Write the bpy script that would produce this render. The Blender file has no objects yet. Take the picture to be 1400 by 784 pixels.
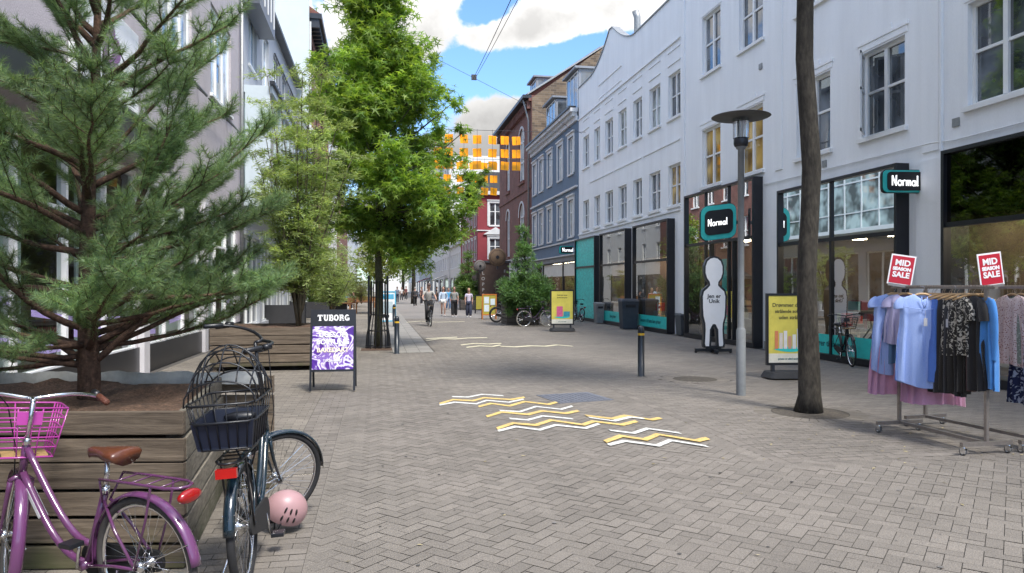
EXPO=1.15
import bpy, math, random
import numpy as np
from mathutils import Vector, Matrix, Euler
random.seed(7); RNG = np.random.default_rng(7)
SC = bpy.context.scene; COL = SC.collection
PI = math.pi
H = 1.75
TH = math.atan(.185); CT, ST = math.cos(TH), math.sin(TH)
# measured points of the place: image coordinate + known height or distance -> metres
def PD(u, v, D):
    a = (u-700)/1000.; return Vector((D*(a*CT+ST), D*(CT-a*ST), H-(v-392)/1000.*D))
def G(u, v, z=0.0): return PD(u, v, (H-z)/((v-392)/1000.))
def FY(u, X):                     # distance along the street of a facade point on the line x = X
    a = (u-700)/1000.; D = X/(a*CT+ST); return D*(CT-a*ST)

# ---------------------------------------------------------------- materials
MATS = {}
def nodes(name):
    m = bpy.data.materials.new(name); m.use_nodes = True
    nt = m.node_tree; nt.nodes.clear(); return m, nt, nt.nodes, nt.links
def mat(name, col, rough=.6, var=.12, scale=6, bump=0., bscale=60, metal=0., island=0., coat=0., fine=0., emit=None, spec=.5, stretch=None, sheen=0.):
    if name in MATS: return MATS[name]
    m, nt, N, L = nodes(name)
    out = N.new('ShaderNodeOutputMaterial'); p = N.new('ShaderNodeBsdfPrincipled'); L.new(p.outputs[0], out.inputs[0])
    p.inputs['Roughness'].default_value = rough; p.inputs['Metallic'].default_value = metal
    p.inputs['Coat Weight'].default_value = coat; p.inputs['Specular IOR Level'].default_value = spec
    p.inputs['Sheen Weight'].default_value = sheen
    tc = N.new('ShaderNodeTexCoord'); mp = N.new('ShaderNodeMapping'); L.new(tc.outputs['Object'], mp.inputs[0])
    if stretch: mp.inputs['Scale'].default_value = stretch
    ns = N.new('ShaderNodeTexNoise'); ns.inputs['Scale'].default_value = scale; ns.inputs['Detail'].default_value = 6
    ns.inputs['Roughness'].default_value = .65
    L.new(mp.outputs[0], ns.inputs['Vector'])
    mr = N.new('ShaderNodeMapRange'); L.new(ns.outputs[0], mr.inputs[0])
    mr.inputs[1].default_value = .3; mr.inputs[2].default_value = .7
    mr.inputs[3].default_value = 1-var; mr.inputs[4].default_value = 1+var
    fac = mr.outputs[0]
    if island:
        g = N.new('ShaderNodeNewGeometry'); r = N.new('ShaderNodeMapRange'); L.new(g.outputs['Random Per Island'], r.inputs[0])
        r.inputs[3].default_value = 1-island; r.inputs[4].default_value = 1+island
        k = N.new('ShaderNodeMath'); k.operation = 'MULTIPLY'; L.new(fac, k.inputs[0]); L.new(r.outputs[0], k.inputs[1]); fac = k.outputs[0]
    if fine:
        n2 = N.new('ShaderNodeTexNoise'); n2.inputs['Scale'].default_value = bscale; n2.inputs['Detail'].default_value = 3; L.new(mp.outputs[0], n2.inputs['Vector'])
        r = N.new('ShaderNodeMapRange'); L.new(n2.outputs[0], r.inputs[0]); r.inputs[1].default_value=.3; r.inputs[2].default_value=.7
        r.inputs[3].default_value = 1-fine; r.inputs[4].default_value = 1+fine
        k = N.new('ShaderNodeMath'); k.operation = 'MULTIPLY'; L.new(fac, k.inputs[0]); L.new(r.outputs[0], k.inputs[1]); fac = k.outputs[0]
    vm = N.new('ShaderNodeVectorMath'); vm.operation = 'SCALE'; vm.inputs[0].default_value = col[:3]; L.new(fac, vm.inputs['Scale'])
    L.new(vm.outputs[0], p.inputs['Base Color'])
    if bump:
        n3 = N.new('ShaderNodeTexNoise'); n3.inputs['Scale'].default_value = bscale; n3.inputs['Detail'].default_value = 4; L.new(mp.outputs[0], n3.inputs['Vector'])
        b = N.new('ShaderNodeBump'); b.inputs['Strength'].default_value = bump; b.inputs['Distance'].default_value = .01
        L.new(n3.outputs[0], b.inputs['Height']); L.new(b.outputs[0], p.inputs['Normal'])
    if emit:
        p.inputs['Emission Color'].default_value = (*col[:3], 1); p.inputs['Emission Strength'].default_value = emit
    MATS[name] = m; return m

def mat_leaf(name, c1, c2, trans=.35, rough=.5):
    m, nt, N, L = nodes(name)
    out = N.new('ShaderNodeOutputMaterial'); p = N.new('ShaderNodeBsdfPrincipled'); t = N.new('ShaderNodeBsdfTranslucent'); mx = N.new('ShaderNodeMixShader')
    g = N.new('ShaderNodeNewGeometry'); r = N.new('ShaderNodeValToRGB'); L.new(g.outputs['Random Per Island'], r.inputs[0])
    r.color_ramp.elements[0].color = (*c1, 1); r.color_ramp.elements[1].color = (*c2, 1)
    tc = N.new('ShaderNodeTexCoord'); ns = N.new('ShaderNodeTexNoise'); ns.inputs['Scale'].default_value = 1.3; L.new(tc.outputs['Object'], ns.inputs[0])
    mr = N.new('ShaderNodeMapRange'); L.new(ns.outputs[0], mr.inputs[0]); mr.inputs[1].default_value=.35; mr.inputs[2].default_value=.65; mr.inputs[3].default_value=.65; mr.inputs[4].default_value=1.3
    vm = N.new('ShaderNodeVectorMath'); vm.operation='SCALE'; L.new(r.outputs[0], vm.inputs[0]); L.new(mr.outputs[0], vm.inputs['Scale'])
    L.new(vm.outputs[0], p.inputs['Base Color']); 
    v2 = N.new('ShaderNodeVectorMath'); v2.operation='MULTIPLY'; L.new(vm.outputs[0], v2.inputs[0]); v2.inputs[1].default_value=(1.5,1.45,.7); L.new(v2.outputs[0], t.inputs[0])
    p.inputs['Roughness'].default_value = rough
    mx.inputs[0].default_value = trans; L.new(p.outputs[0], mx.inputs[1]); L.new(t.outputs[0], mx.inputs[2]); L.new(mx.outputs[0], out.inputs[0])
    MATS[name] = m; return m

def mat_glass(name, base=.10, gain=1.3, tint=(.86,.9,.9)):
    m, nt, N, L = nodes(name)
    out = N.new('ShaderNodeOutputMaterial'); t = N.new('ShaderNodeBsdfTransparent'); g = N.new('ShaderNodeBsdfGlossy'); mx = N.new('ShaderNodeMixShader')
    t.inputs[0].default_value = (*tint, 1); g.inputs['Roughness'].default_value = .01; g.inputs[0].default_value = (.9,.93,.95,1)
    lw = N.new('ShaderNodeLayerWeight'); lw.inputs[0].default_value = .4
    tc = N.new('ShaderNodeTexCoord'); ns = N.new('ShaderNodeTexNoise'); ns.inputs['Scale'].default_value = .8; L.new(tc.outputs['Object'], ns.inputs[0])
    b = N.new('ShaderNodeBump'); b.inputs['Strength'].default_value=.03; b.inputs['Distance'].default_value=.02; L.new(ns.outputs[0], b.inputs['Height']); L.new(b.outputs[0], g.inputs['Normal'])
    k = N.new('ShaderNodeMath'); k.operation='MULTIPLY_ADD'; k.use_clamp=True; L.new(lw.outputs['Fresnel'], k.inputs[0]); k.inputs[1].default_value=gain; k.inputs[2].default_value=base
    L.new(k.outputs[0], mx.inputs[0]); L.new(t.outputs[0], mx.inputs[1]); L.new(g.outputs[0], mx.inputs[2]); L.new(mx.outputs[0], out.inputs[0])
    MATS[name] = m; return m
def mat_pane(name, col=(.03,.035,.04), ior=2.1):
    m, nt, N, L = nodes(name)
    out = N.new('ShaderNodeOutputMaterial'); p = N.new('ShaderNodeBsdfPrincipled'); L.new(p.outputs[0], out.inputs[0])
    p.inputs['IOR'].default_value = ior; p.inputs['Roughness'].default_value = .02
    tc = N.new('ShaderNodeTexCoord'); ns = N.new('ShaderNodeTexNoise'); ns.inputs['Scale'].default_value = 1.1; L.new(tc.outputs['Object'], ns.inputs[0])
    mr = N.new('ShaderNodeMapRange'); L.new(ns.outputs[0], mr.inputs[0]); mr.inputs[1].default_value=.4; mr.inputs[2].default_value=.62; mr.inputs[3].default_value=.5; mr.inputs[4].default_value=2.2
    vm = N.new('ShaderNodeVectorMath'); vm.operation='SCALE'; vm.inputs[0].default_value=col; L.new(mr.outputs[0], vm.inputs['Scale']); L.new(vm.outputs[0], p.inputs['Base Color'])
    n2 = N.new('ShaderNodeTexNoise'); n2.inputs['Scale'].default_value = .7; L.new(tc.outputs['Object'], n2.inputs[0])
    b = N.new('ShaderNodeBump'); b.inputs['Strength'].default_value=.05; b.inputs['Distance'].default_value=.03; L.new(n2.outputs[0], b.inputs['Height']); L.new(b.outputs[0], p.inputs['Normal'])
    MATS[name] = m; return m
def mat_brick(name, c1, c2, mortar, axes='yz', bw=.24, bh=.075, rough=.85):
    m, nt, N, L = nodes(name)
    out = N.new('ShaderNodeOutputMaterial'); p = N.new('ShaderNodeBsdfPrincipled'); L.new(p.outputs[0], out.inputs[0]); p.inputs['Roughness'].default_value = rough
    tc = N.new('ShaderNodeTexCoord'); sp = N.new('ShaderNodeSeparateXYZ'); cb = N.new('ShaderNodeCombineXYZ'); L.new(tc.outputs['Object'], sp.inputs[0])
    ix = {'x':0,'y':1,'z':2}
    L.new(sp.outputs[ix[axes[0]]], cb.inputs[0]); L.new(sp.outputs[ix[axes[1]]], cb.inputs[1])
    br = N.new('ShaderNodeTexBrick'); L.new(cb.outputs[0], br.inputs['Vector']); br.inputs['Scale'].default_value = 1
    br.inputs['Brick Width'].default_value = bw; br.inputs['Row Height'].default_value = bh; br.inputs['Mortar Size'].default_value = .008
    br.inputs['Color1'].default_value=(*c1,1); br.inputs['Color2'].default_value=(*c2,1); br.inputs['Mortar'].default_value=(*mortar,1)
    ns = N.new('ShaderNodeTexNoise'); ns.inputs['Scale'].default_value = 1.2; ns.inputs['Detail'].default_value=8; L.new(tc.outputs['Object'], ns.inputs[0])
    mr = N.new('ShaderNodeMapRange'); L.new(ns.outputs[0], mr.inputs[0]); mr.inputs[1].default_value=.3; mr.inputs[2].default_value=.7; mr.inputs[3].default_value=.78; mr.inputs[4].default_value=1.22
    vm = N.new('ShaderNodeVectorMath'); vm.operation='SCALE'; L.new(br.outputs[0], vm.inputs[0]); L.new(mr.outputs[0], vm.inputs['Scale']); L.new(vm.outputs[0], p.inputs['Base Color'])
    MATS[name] = m; return m
def mat_wood(name, c1, c2, axis='x', rough=.8, moss=False):
    m, nt, N, L = nodes(name)
    out = N.new('ShaderNodeOutputMaterial'); p = N.new('ShaderNodeBsdfPrincipled'); L.new(p.outputs[0], out.inputs[0]); p.inputs['Roughness'].default_value = rough
    tc = N.new('ShaderNodeTexCoord'); mp = N.new('ShaderNodeMapping'); L.new(tc.outputs['Object'], mp.inputs[0])
    s = {'x':(1.2,22,22),'y':(22,1.2,22),'z':(22,22,1.2)}[axis]; mp.inputs['Scale'].default_value = s
    ns = N.new('ShaderNodeTexNoise'); ns.inputs['Scale'].default_value=1.6; ns.inputs['Detail'].default_value=9; ns.inputs['Roughness'].default_value=.7; ns.inputs['Distortion'].default_value=.6
    L.new(mp.outputs[0], ns.inputs[0])
    r = N.new('ShaderNodeValToRGB'); L.new(ns.outputs[0], r.inputs[0]); r.color_ramp.elements[0].position=.32; r.color_ramp.elements[1].position=.7
    r.color_ramp.elements[0].color=(*c1,1); r.color_ramp.elements[1].color=(*c2,1)
    g = N.new('ShaderNodeNewGeometry'); k = N.new('ShaderNodeMapRange'); L.new(g.outputs['Random Per Island'], k.inputs[0]); k.inputs[3].default_value=.75; k.inputs[4].default_value=1.2
    vm = N.new('ShaderNodeVectorMath'); vm.operation='SCALE'; L.new(r.outputs[0], vm.inputs[0]); L.new(k.outputs[0], vm.inputs['Scale'])
    src = vm.outputs[0]
    if moss:
        sp = N.new('ShaderNodeSeparateXYZ'); L.new(tc.outputs['Object'], sp.inputs[0])
        n2 = N.new('ShaderNodeTexNoise'); n2.inputs['Scale'].default_value=5; n2.inputs['Detail'].default_value=6; L.new(tc.outputs['Object'], n2.inputs[0])
        a = N.new('ShaderNodeMath'); a.operation='MULTIPLY_ADD'; L.new(sp.outputs[2], a.inputs[0]); a.inputs[1].default_value=-1.9; L.new(n2.outputs[0], a.inputs[2])
        q = N.new('ShaderNodeMapRange'); L.new(a.outputs[0], q.inputs[0]); q.inputs[1].default_value=.05; q.inputs[2].default_value=.6
        q.inputs[4].default_value=.75
        mx = N.new('ShaderNodeMix'); mx.data_type='RGBA'; L.new(q.outputs[0], mx.inputs[0]); L.new(src, mx.inputs[6]); mx.inputs[7].default_value=(.05,.065,.018,1); src = mx.outputs[2]
    L.new(src, p.inputs['Base Color'])
    b = N.new('ShaderNodeBump'); b.inputs['Strength'].default_value=.8; b.inputs['Distance'].default_value=.008; L.new(ns.outputs[0], b.inputs['Height']); L.new(b.outputs[0], p.inputs['Normal'])
    MATS[name] = m; return m

# ---------------------------------------------------------------- mesh builder
class MB:
    def __init__(s, world=False): s.v=[]; s.f=[]; s.world=world
    def add(s, vs, fs):
        b=len(s.v); s.v += [tuple(v) for v in vs]; s.f += [tuple(i+b for i in f) for f in fs]; return s
    def box(s, x0,x1,y0,y1,z0,z1):
        if x1<x0: x0,x1=x1,x0
        if y1<y0: y0,y1=y1,y0
        if z1<z0: z0,z1=z1,z0
        return s.add([(x0,y0,z0),(x1,y0,z0),(x1,y1,z0),(x0,y1,z0),(x0,y0,z1),(x1,y0,z1),(x1,y1,z1),(x0,y1,z1)],
            [(0,3,2,1),(4,5,6,7),(0,1,5,4),(1,2,6,5),(2,3,7,6),(3,0,4,7)])
    def hexa(s, bot, top):          # two quads
        return s.add(list(bot)+list(top), [(0,3,2,1),(4,5,6,7),(0,1,5,4),(1,2,6,5),(2,3,7,6),(3,0,4,7)])
    def prism(s, pts, fn0, fn1):    # polygon extruded between two mappings
        n=len(pts); a=[fn0(p) for p in pts]; b=[fn1(p) for p in pts]
        return s.add(a+b, [tuple(range(n)), tuple(range(2*n-1,n-1,-1))]+[(i,i+n,(i+1)%n+n,(i+1)%n) for i in range(n)])
    def tube(s, pts, r, n=8, cap=True, closed=False, flat=1.0, up=None):
        pts=[Vector(p) for p in pts]; k=len(pts); R = r if hasattr(r,'__len__') else [r]*k
        vs=[]; prev=None
        for i,p in enumerate(pts):
            if closed: t=pts[(i+1)%k]-pts[i-1]
            else: t=pts[min(i+1,k-1)]-pts[max(i-1,0)]
            if t.length<1e-9: t=Vector((0,0,1))
            t.normalize()
            if prev is None:
                a=Vector(up) if up else (Vector((0,0,1)) if abs(t.z)<.9 else Vector((1,0,0))); 
                u=(a-t*a.dot(t)); u.normalize()
            else:
                u=prev-t*prev.dot(t)
                if u.length<1e-6: u=t.orthogonal()
                u.normalize()
            prev=u; w=t.cross(u)
            for j in range(n):
                an=2*PI*j/n; vs.append(p+u*(math.cos(an)*R[i])+w*(math.sin(an)*R[i]*flat))
        fs=[]
        for i in range(k if closed else k-1):
            i2=(i+1)%k
            for j in range(n): fs.append((i*n+j,i*n+(j+1)%n,i2*n+(j+1)%n,i2*n+j))
        if cap and not closed: fs.append(tuple(range(n-1,-1,-1))); fs.append(tuple((k-1)*n+j for j in range(n)))
        return s.add(vs,fs)
    def ell(s, c, rx, ry, rz, nu=12, nv=8):
        vs=[(c[0],c[1],c[2]-rz)]
        for i in range(1,nv):
            ph=-PI/2+PI*i/nv
            for j in range(nu): th=2*PI*j/nu; vs.append((c[0]+rx*math.cos(ph)*math.cos(th), c[1]+ry*math.cos(ph)*math.sin(th), c[2]+rz*math.sin(ph)))
        vs.append((c[0],c[1],c[2]+rz)); fs=[]
        for j in range(nu): fs.append((0,1+(j+1)%nu,1+j)); fs.append((len(vs)-1,1+(nv-2)*nu+j,1+(nv-2)*nu+(j+1)%nu))
        for i in range(nv-2):
            for j in range(nu): a=1+i*nu+j; b=1+i*nu+(j+1)%nu; fs.append((a,b,b+nu,a+nu))
        return s.add(vs,fs)
    def lathe(s, prof, c=(0,0,0), n=16, axis='z'):
        vs=[]
        for r,z in prof:
            for j in range(n):
                a=2*PI*j/n; x,y=r*math.cos(a),r*math.sin(a)
                q={'z':(x,y,z),'y':(x,z,y),'x':(z,x,y)}[axis]; vs.append((c[0]+q[0],c[1]+q[1],c[2]+q[2]))
        fs=[]
        for i in range(len(prof)-1):
            for j in range(n): fs.append((i*n+j,i*n+(j+1)%n,(i+1)*n+(j+1)%n,(i+1)*n+j))
        return s.add(vs,fs)
    def xf(s, M, start=0):
        s.v[start:] = [tuple(M@Vector(v)) for v in s.v[start:]]; return s
    def mesh(s, name):
        me=bpy.data.meshes.new(name); me.from_pydata(s.v,[],s.f); me.update(); return me
    def obj(s, name, m, parent=None, smooth=False, bevel=0, fixn=False):
        vs=s.v
        if s.world and parent is not None:
            o=parent; off=Vector((0,0,0))
            while o: off+=o.location; o=o.parent
            vs=[(v[0]-off.x,v[1]-off.y,v[2]-off.z) for v in s.v]
        me=bpy.data.meshes.new(name); me.from_pydata([tuple(v) for v in vs],[],s.f)
        if bevel or fixn:
            import bmesh
            bm=bmesh.new(); bm.from_mesh(me)
            if fixn: bmesh.ops.recalc_face_normals(bm, faces=bm.faces)
            if bevel: bmesh.ops.bevel(bm, geom=[e for e in bm.edges if len(e.link_faces)==2 and e.calc_face_angle(0)>.6], offset=bevel, segments=2, affect='EDGES', profile=.6)
            bm.to_mesh(me); bm.free()
        me.update()
        return link(name, me, m, parent, smooth)
def link(name, me, m, parent=None, smooth=False):
    if smooth: me.shade_smooth()
    for q in (m if isinstance(m,(list,tuple)) else [m]): me.materials.append(q)
    o=bpy.data.objects.new(name, me); COL.objects.link(o)
    if parent: o.parent=parent
    return o
def tag(o, label=None, cat=None, group=None, kind=None):
    if label: o['label']=label
    if cat: o['category']=cat
    if group: o['group']=group
    if kind: o['kind']=kind
    return o
def thing(name, label, cat, loc=(0,0,0), rz=0, group=None, rot=None):
    o=bpy.data.objects.new(name,None); COL.objects.link(o); o.location=loc; o.rotation_euler = rot if rot else (0,0,rz)
    o.empty_display_size=.1
    return tag(o,label,cat,group)
def dup(r, loc, rz=None, label=None, group=None, scale=None, swap=None):
    def cp(o,par):
        c=o.copy(); COL.objects.link(c)
        if par is not None: c.parent=par
        for ch in list(o.children): cp(ch,c)
        return c
    c=cp(r,None); c.location=loc
    if rz is not None: c.rotation_euler=(0,0,rz)
    if label: c['label']=label
    if group: c['group']=group
    if scale: c.scale=(scale,)*3
    return c
def tri_mesh(name, V, T, m, parent=None, smooth=False):     # numpy arrays
    me=bpy.data.meshes.new(name); V=np.ascontiguousarray(V,dtype=np.float32).reshape(-1,3); T=np.ascontiguousarray(T,dtype=np.int32).reshape(-1,3)
    me.vertices.add(len(V)); me.vertices.foreach_set('co',V.ravel())
    me.loops.add(T.size); me.loops.foreach_set('vertex_index',T.ravel())
    me.polygons.add(len(T)); me.polygons.foreach_set('loop_start',np.arange(0,T.size,3,dtype=np.int32))
    me.update(calc_edges=True)
    return link(name,me,m,parent,smooth)
def text(s, name, size, m, parent, loc, rot=(PI/2,0,0), offset=0., extrude=.002, align='CENTER', sx=1.0, space=1.0, line=1.0, shear=0):
    cu=bpy.data.curves.new('t','FONT'); cu.body=s; cu.size=size; cu.offset=offset; cu.extrude=extrude; cu.align_x=align; cu.align_y='CENTER'; cu.resolution_u=3
    cu.space_character=space; cu.space_line=line; cu.shear=shear
    o=bpy.data.objects.new('t',cu); COL.objects.link(o); dg=bpy.context.evaluated_depsgraph_get(); dg.update()
    me=bpy.data.meshes.new_from_object(o.evaluated_get(dg)); bpy.data.objects.remove(o)
    M=Matrix.Translation(loc)@Euler(rot).to_matrix().to_4x4()@Matrix.Diagonal((sx,1,1,1)); me.transform(M)
    me.name=name
    return link(name,me,m,parent)
def rrect(w,h,r,n=5,cx=0,cy=0):
    p=[]
    for k,(sx,sy) in enumerate(((1,1),(-1,1),(-1,-1),(1,-1))):
        for i in range(n+1):
            a=PI/2*k+PI/2*i/n; p.append((cx+sx*(w/2-r)+r*math.cos(a), cy+sy*(h/2-r)+r*math.sin(a)))
    return p
def skin(name, V, E, R, m, parent=None, sub=1):
    me=bpy.data.meshes.new('s'); me.from_pydata([tuple(v) for v in V],E,[]); me.update()
    o=bpy.data.objects.new('s',me); COL.objects.link(o); md=o.modifiers.new('k','SKIN'); md.use_smooth_shade=True
    for i,r in enumerate(R):
        r=r if isinstance(r,tuple) else (r,r); me.skin_vertices[0].data[i].radius=r
    me.skin_vertices[0].data[0].use_root=True
    s=o.modifiers.new('q','SUBSURF'); s.levels=sub; s.render_levels=sub
    dg=bpy.context.evaluated_depsgraph_get(); dg.update(); nm=bpy.data.meshes.new_from_object(o.evaluated_get(dg))
    bpy.data.objects.remove(o); nm.name=name
    if m is None: return nm
    return link(name,nm,m,parent,True)

# common materials
WHITEP=mat('white_render',(.83,.85,.86),.85,.06,.9,.3,60,fine=.035,stretch=(2.2,2.2,.28))
FRAME=mat('white_window_paint',(.78,.79,.78),.4,.04,3)
PANE=mat_pane('window_pane',(.055,.065,.075),2.3); PANEY=mat_pane('warm_yellow_pane',(.30,.20,.05),1.9); PANE2=mat_pane('curtained_pane',(.22,.24,.22),1.9)  # the yellow panes have a warm yellow base colour
SHOPG=mat_glass('shop_glass',.03,.34,(.78,.84,.83))
BLACK=mat('black_powder_coat',(.012,.013,.017),.35,.2,4)
DARK=mat('dark_steel',(.035,.038,.045),.4,.2,6,metal=.3)
GALV=mat('galvanised_steel',(.30,.31,.31),.5,.15,12,metal=.6)
CHROME=mat('chrome',(.75,.76,.78),.18,.05,10,metal=1)
STEEL=mat('brushed_steel',(.33,.30,.28),.38,.15,20,metal=.7)
RUBBER=mat('tyre_rubber',(.018,.018,.02),.8,.25,30)
TEAL=mat('teal_film',(.035,.56,.52),.35,.12,5)
TEAL2=mat('teal_sign_face',(.05,.56,.50),.4,.05,3)
WHITE=mat('white_enamel',(.88,.88,.88),.4,.03,3)
INK=mat('black_ink',(.012,.012,.014),.5,.1,3)
TEALINK=mat('dark_teal_print',(.01,.12,.13),.5,.1,3)
# ---------------------------------------------------------------- camera, light, sky
cam=bpy.data.cameras.new('camera'); co=bpy.data.objects.new('camera',cam); COL.objects.link(co); SC.camera=co
cam.sensor_width=36; cam.lens=25.714; cam.clip_end=3000; cam.clip_start=.05
co.location=(0,0,H); co.rotation_euler=(PI/2,0,-TH)
SUN_DIR=Vector((.30,-.72,1.12)).normalized()          # towards the sun: high, over the right-hand roofs
sl=bpy.data.lights.new('sun','SUN'); sl.energy=2.4; sl.angle=math.radians(14); sl.color=(1,.95,.87)
so=bpy.data.objects.new('sun',sl); COL.objects.link(so); so.rotation_euler=SUN_DIR.to_track_quat('Z','Y').to_euler(); so.location=(20,-20,40)
w=bpy.data.worlds.new('World'); SC.world=w; w.use_nodes=True; nt=w.node_tree; N=nt.nodes; L=nt.links; N.clear()
out=N.new('ShaderNodeOutputWorld'); bg=N.new('ShaderNodeBackground'); L.new(bg.outputs[0],out.inputs[0]); bg.inputs[1].default_value=.10
sky=N.new('ShaderNodeTexSky'); sky.sky_type='NISHITA'; sky.sun_disc=False; sky.sun_elevation=math.asin(SUN_DIR.z); sky.sun_rotation=math.atan2(SUN_DIR.x,SUN_DIR.y)
sky.ozone_density=2.5; sky.air_density=1.0; sky.dust_density=.4
tc=N.new('ShaderNodeTexCoord'); sp=N.new('ShaderNodeSeparateXYZ'); L.new(tc.outputs['Generated'],sp.inputs[0])
def mth(op,a,b=None,c=None,clamp=False):
    k=N.new('ShaderNodeMath'); k.operation=op; k.use_clamp=clamp
    for i,q in enumerate((a,b,c)):
        if q is None: continue
        if isinstance(q,(int,float)): k.inputs[i].default_value=q
        else: L.new(q,k.inputs[i])
    return k.outputs[0]
x,y,z=sp.outputs[0],sp.outputs[1],sp.outputs[2]
az=mth('ARCTAN2',x,y); el=mth('ARCSINE',z)
zz=mth('ADD',mth('MAXIMUM',z,0.0),.22)
cb=N.new('ShaderNodeCombineXYZ'); L.new(mth('DIVIDE',x,zz),cb.inputs[0]); L.new(mth('DIVIDE',y,zz),cb.inputs[1]); L.new(mth('MULTIPLY',z,1.5),cb.inputs[2])
n1=N.new('ShaderNodeTexNoise'); n1.inputs['Scale'].default_value=1.0; n1.inputs['Detail'].default_value=12; n1.inputs['Roughness'].default_value=.6; L.new(cb.outputs[0],n1.inputs[0])
n2=N.new('ShaderNodeTexNoise'); n2.inputs['Scale'].default_value=11; n2.inputs['Detail'].default_value=10; n2.inputs['Roughness'].default_value=.6; L.new(tc.outputs['Generated'],n2.inputs[0])
base=mth('ADD',mth('MULTIPLY',n1.outputs[0],1.0),mth('MULTIPLY',mth('SUBTRACT',n2.outputs[0],.5),1.9))
def blob(u,v,ru,rv,tilt=0.):        # an opening or a bank in the cloud cover at a compass bearing and height
    d=Vector((0,0,0)); a=(u-700)/1000.; X=a*CT+ST; Y=CT-a*ST; a0=math.atan2(X,Y); e0=math.atan2((392-v)/1000.,math.hypot(X,Y))
    A=mth('SUBTRACT',az,a0); B=mth('SUBTRACT',el,e0); c,s=math.cos(tilt),math.sin(tilt)
    p=mth('DIVIDE',mth('ADD',mth('MULTIPLY',A,c),mth('MULTIPLY',B,s)),ru/1000.); q=mth('DIVIDE',mth('SUBTRACT',mth('MULTIPLY',B,c),mth('MULTIPLY',A,s)),rv/1000.)
    return mth('EXPONENT',mth('MULTIPLY',mth('ADD',mth('MULTIPLY',p,p),mth('MULTIPLY',q,q)),-1.0))
cov=base
for (u,v,ru,rv,t,k) in [(740,110,100,44,.15,-.85),(800,85,60,30,.3,-.5),(640,98,34,28,-.5,-.5),(660,10,38,18,.2,-.6),(775,10,14,7,0,-.3),(868,62,50,26,.5,-.3),
                        (560,30,90,55,0,.35),(725,42,85,26,.1,.55),(860,15,80,26,-.1,.32),(695,160,80,34,0,.85),(690,215,120,40,0,.3),(640,130,30,14,0,.15)]:
    cov=mth('ADD',cov,mth('MULTIPLY',blob(u,v,ru,rv,t),k))
mk=N.new('ShaderNodeMapRange'); mk.interpolation_type='SMOOTHERSTEP'; L.new(cov,mk.inputs[0]); mk.inputs[1].default_value=.38; mk.inputs[2].default_value=.66
# cloud tone: thin edges bright, thick middles a little greyer
n3=N.new('ShaderNodeTexNoise'); n3.inputs['Scale'].default_value=9; n3.inputs['Detail'].default_value=8; L.new(tc.outputs['Generated'],n3.inputs[0])
tone=N.new('ShaderNodeMapRange'); L.new(mth('ADD',mth('MULTIPLY',cov,.5),mth('MULTIPLY',n3.outputs[0],.7)),tone.inputs[0]); tone.inputs[1].default_value=.5; tone.inputs[2].default_value=.95; tone.inputs[3].default_value=8.8; tone.inputs[4].default_value=4.9
cc=N.new('ShaderNodeVectorMath'); cc.operation='SCALE'; cc.inputs[0].default_value=(1.0,.985,.965); L.new(mth('MULTIPLY',tone.outputs[0],mth('MULTIPLY_ADD',mth('POWER',mth('MAXIMUM',z,0.001),1.5),2.7,.22)),cc.inputs['Scale'])   # cloud cover is brighter overhead than near the roofs
sk=N.new('ShaderNodeVectorMath'); sk.operation='MULTIPLY'; L.new(sky.outputs[0],sk.inputs[0]); sk.inputs[1].default_value=(.95,1.18,1.45)
mx=N.new('ShaderNodeMix'); mx.data_type='RGBA'; L.new(mk.outputs[0],mx.inputs[0]); L.new(sk.outputs[0],mx.inputs[6]); L.new(cc.outputs[0],mx.inputs[7]); L.new(mx.outputs[2],bg.inputs[0])
vs=SC.view_settings; vs.view_transform='Standard'; vs.look='None'; vs.gamma=1; vs.exposure=EXPO; vs.use_curve_mapping=False
SC.cycles.use_denoising=True; SC.cycles.max_bounces=8; SC.cycles.transparent_max_bounces=12

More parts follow.
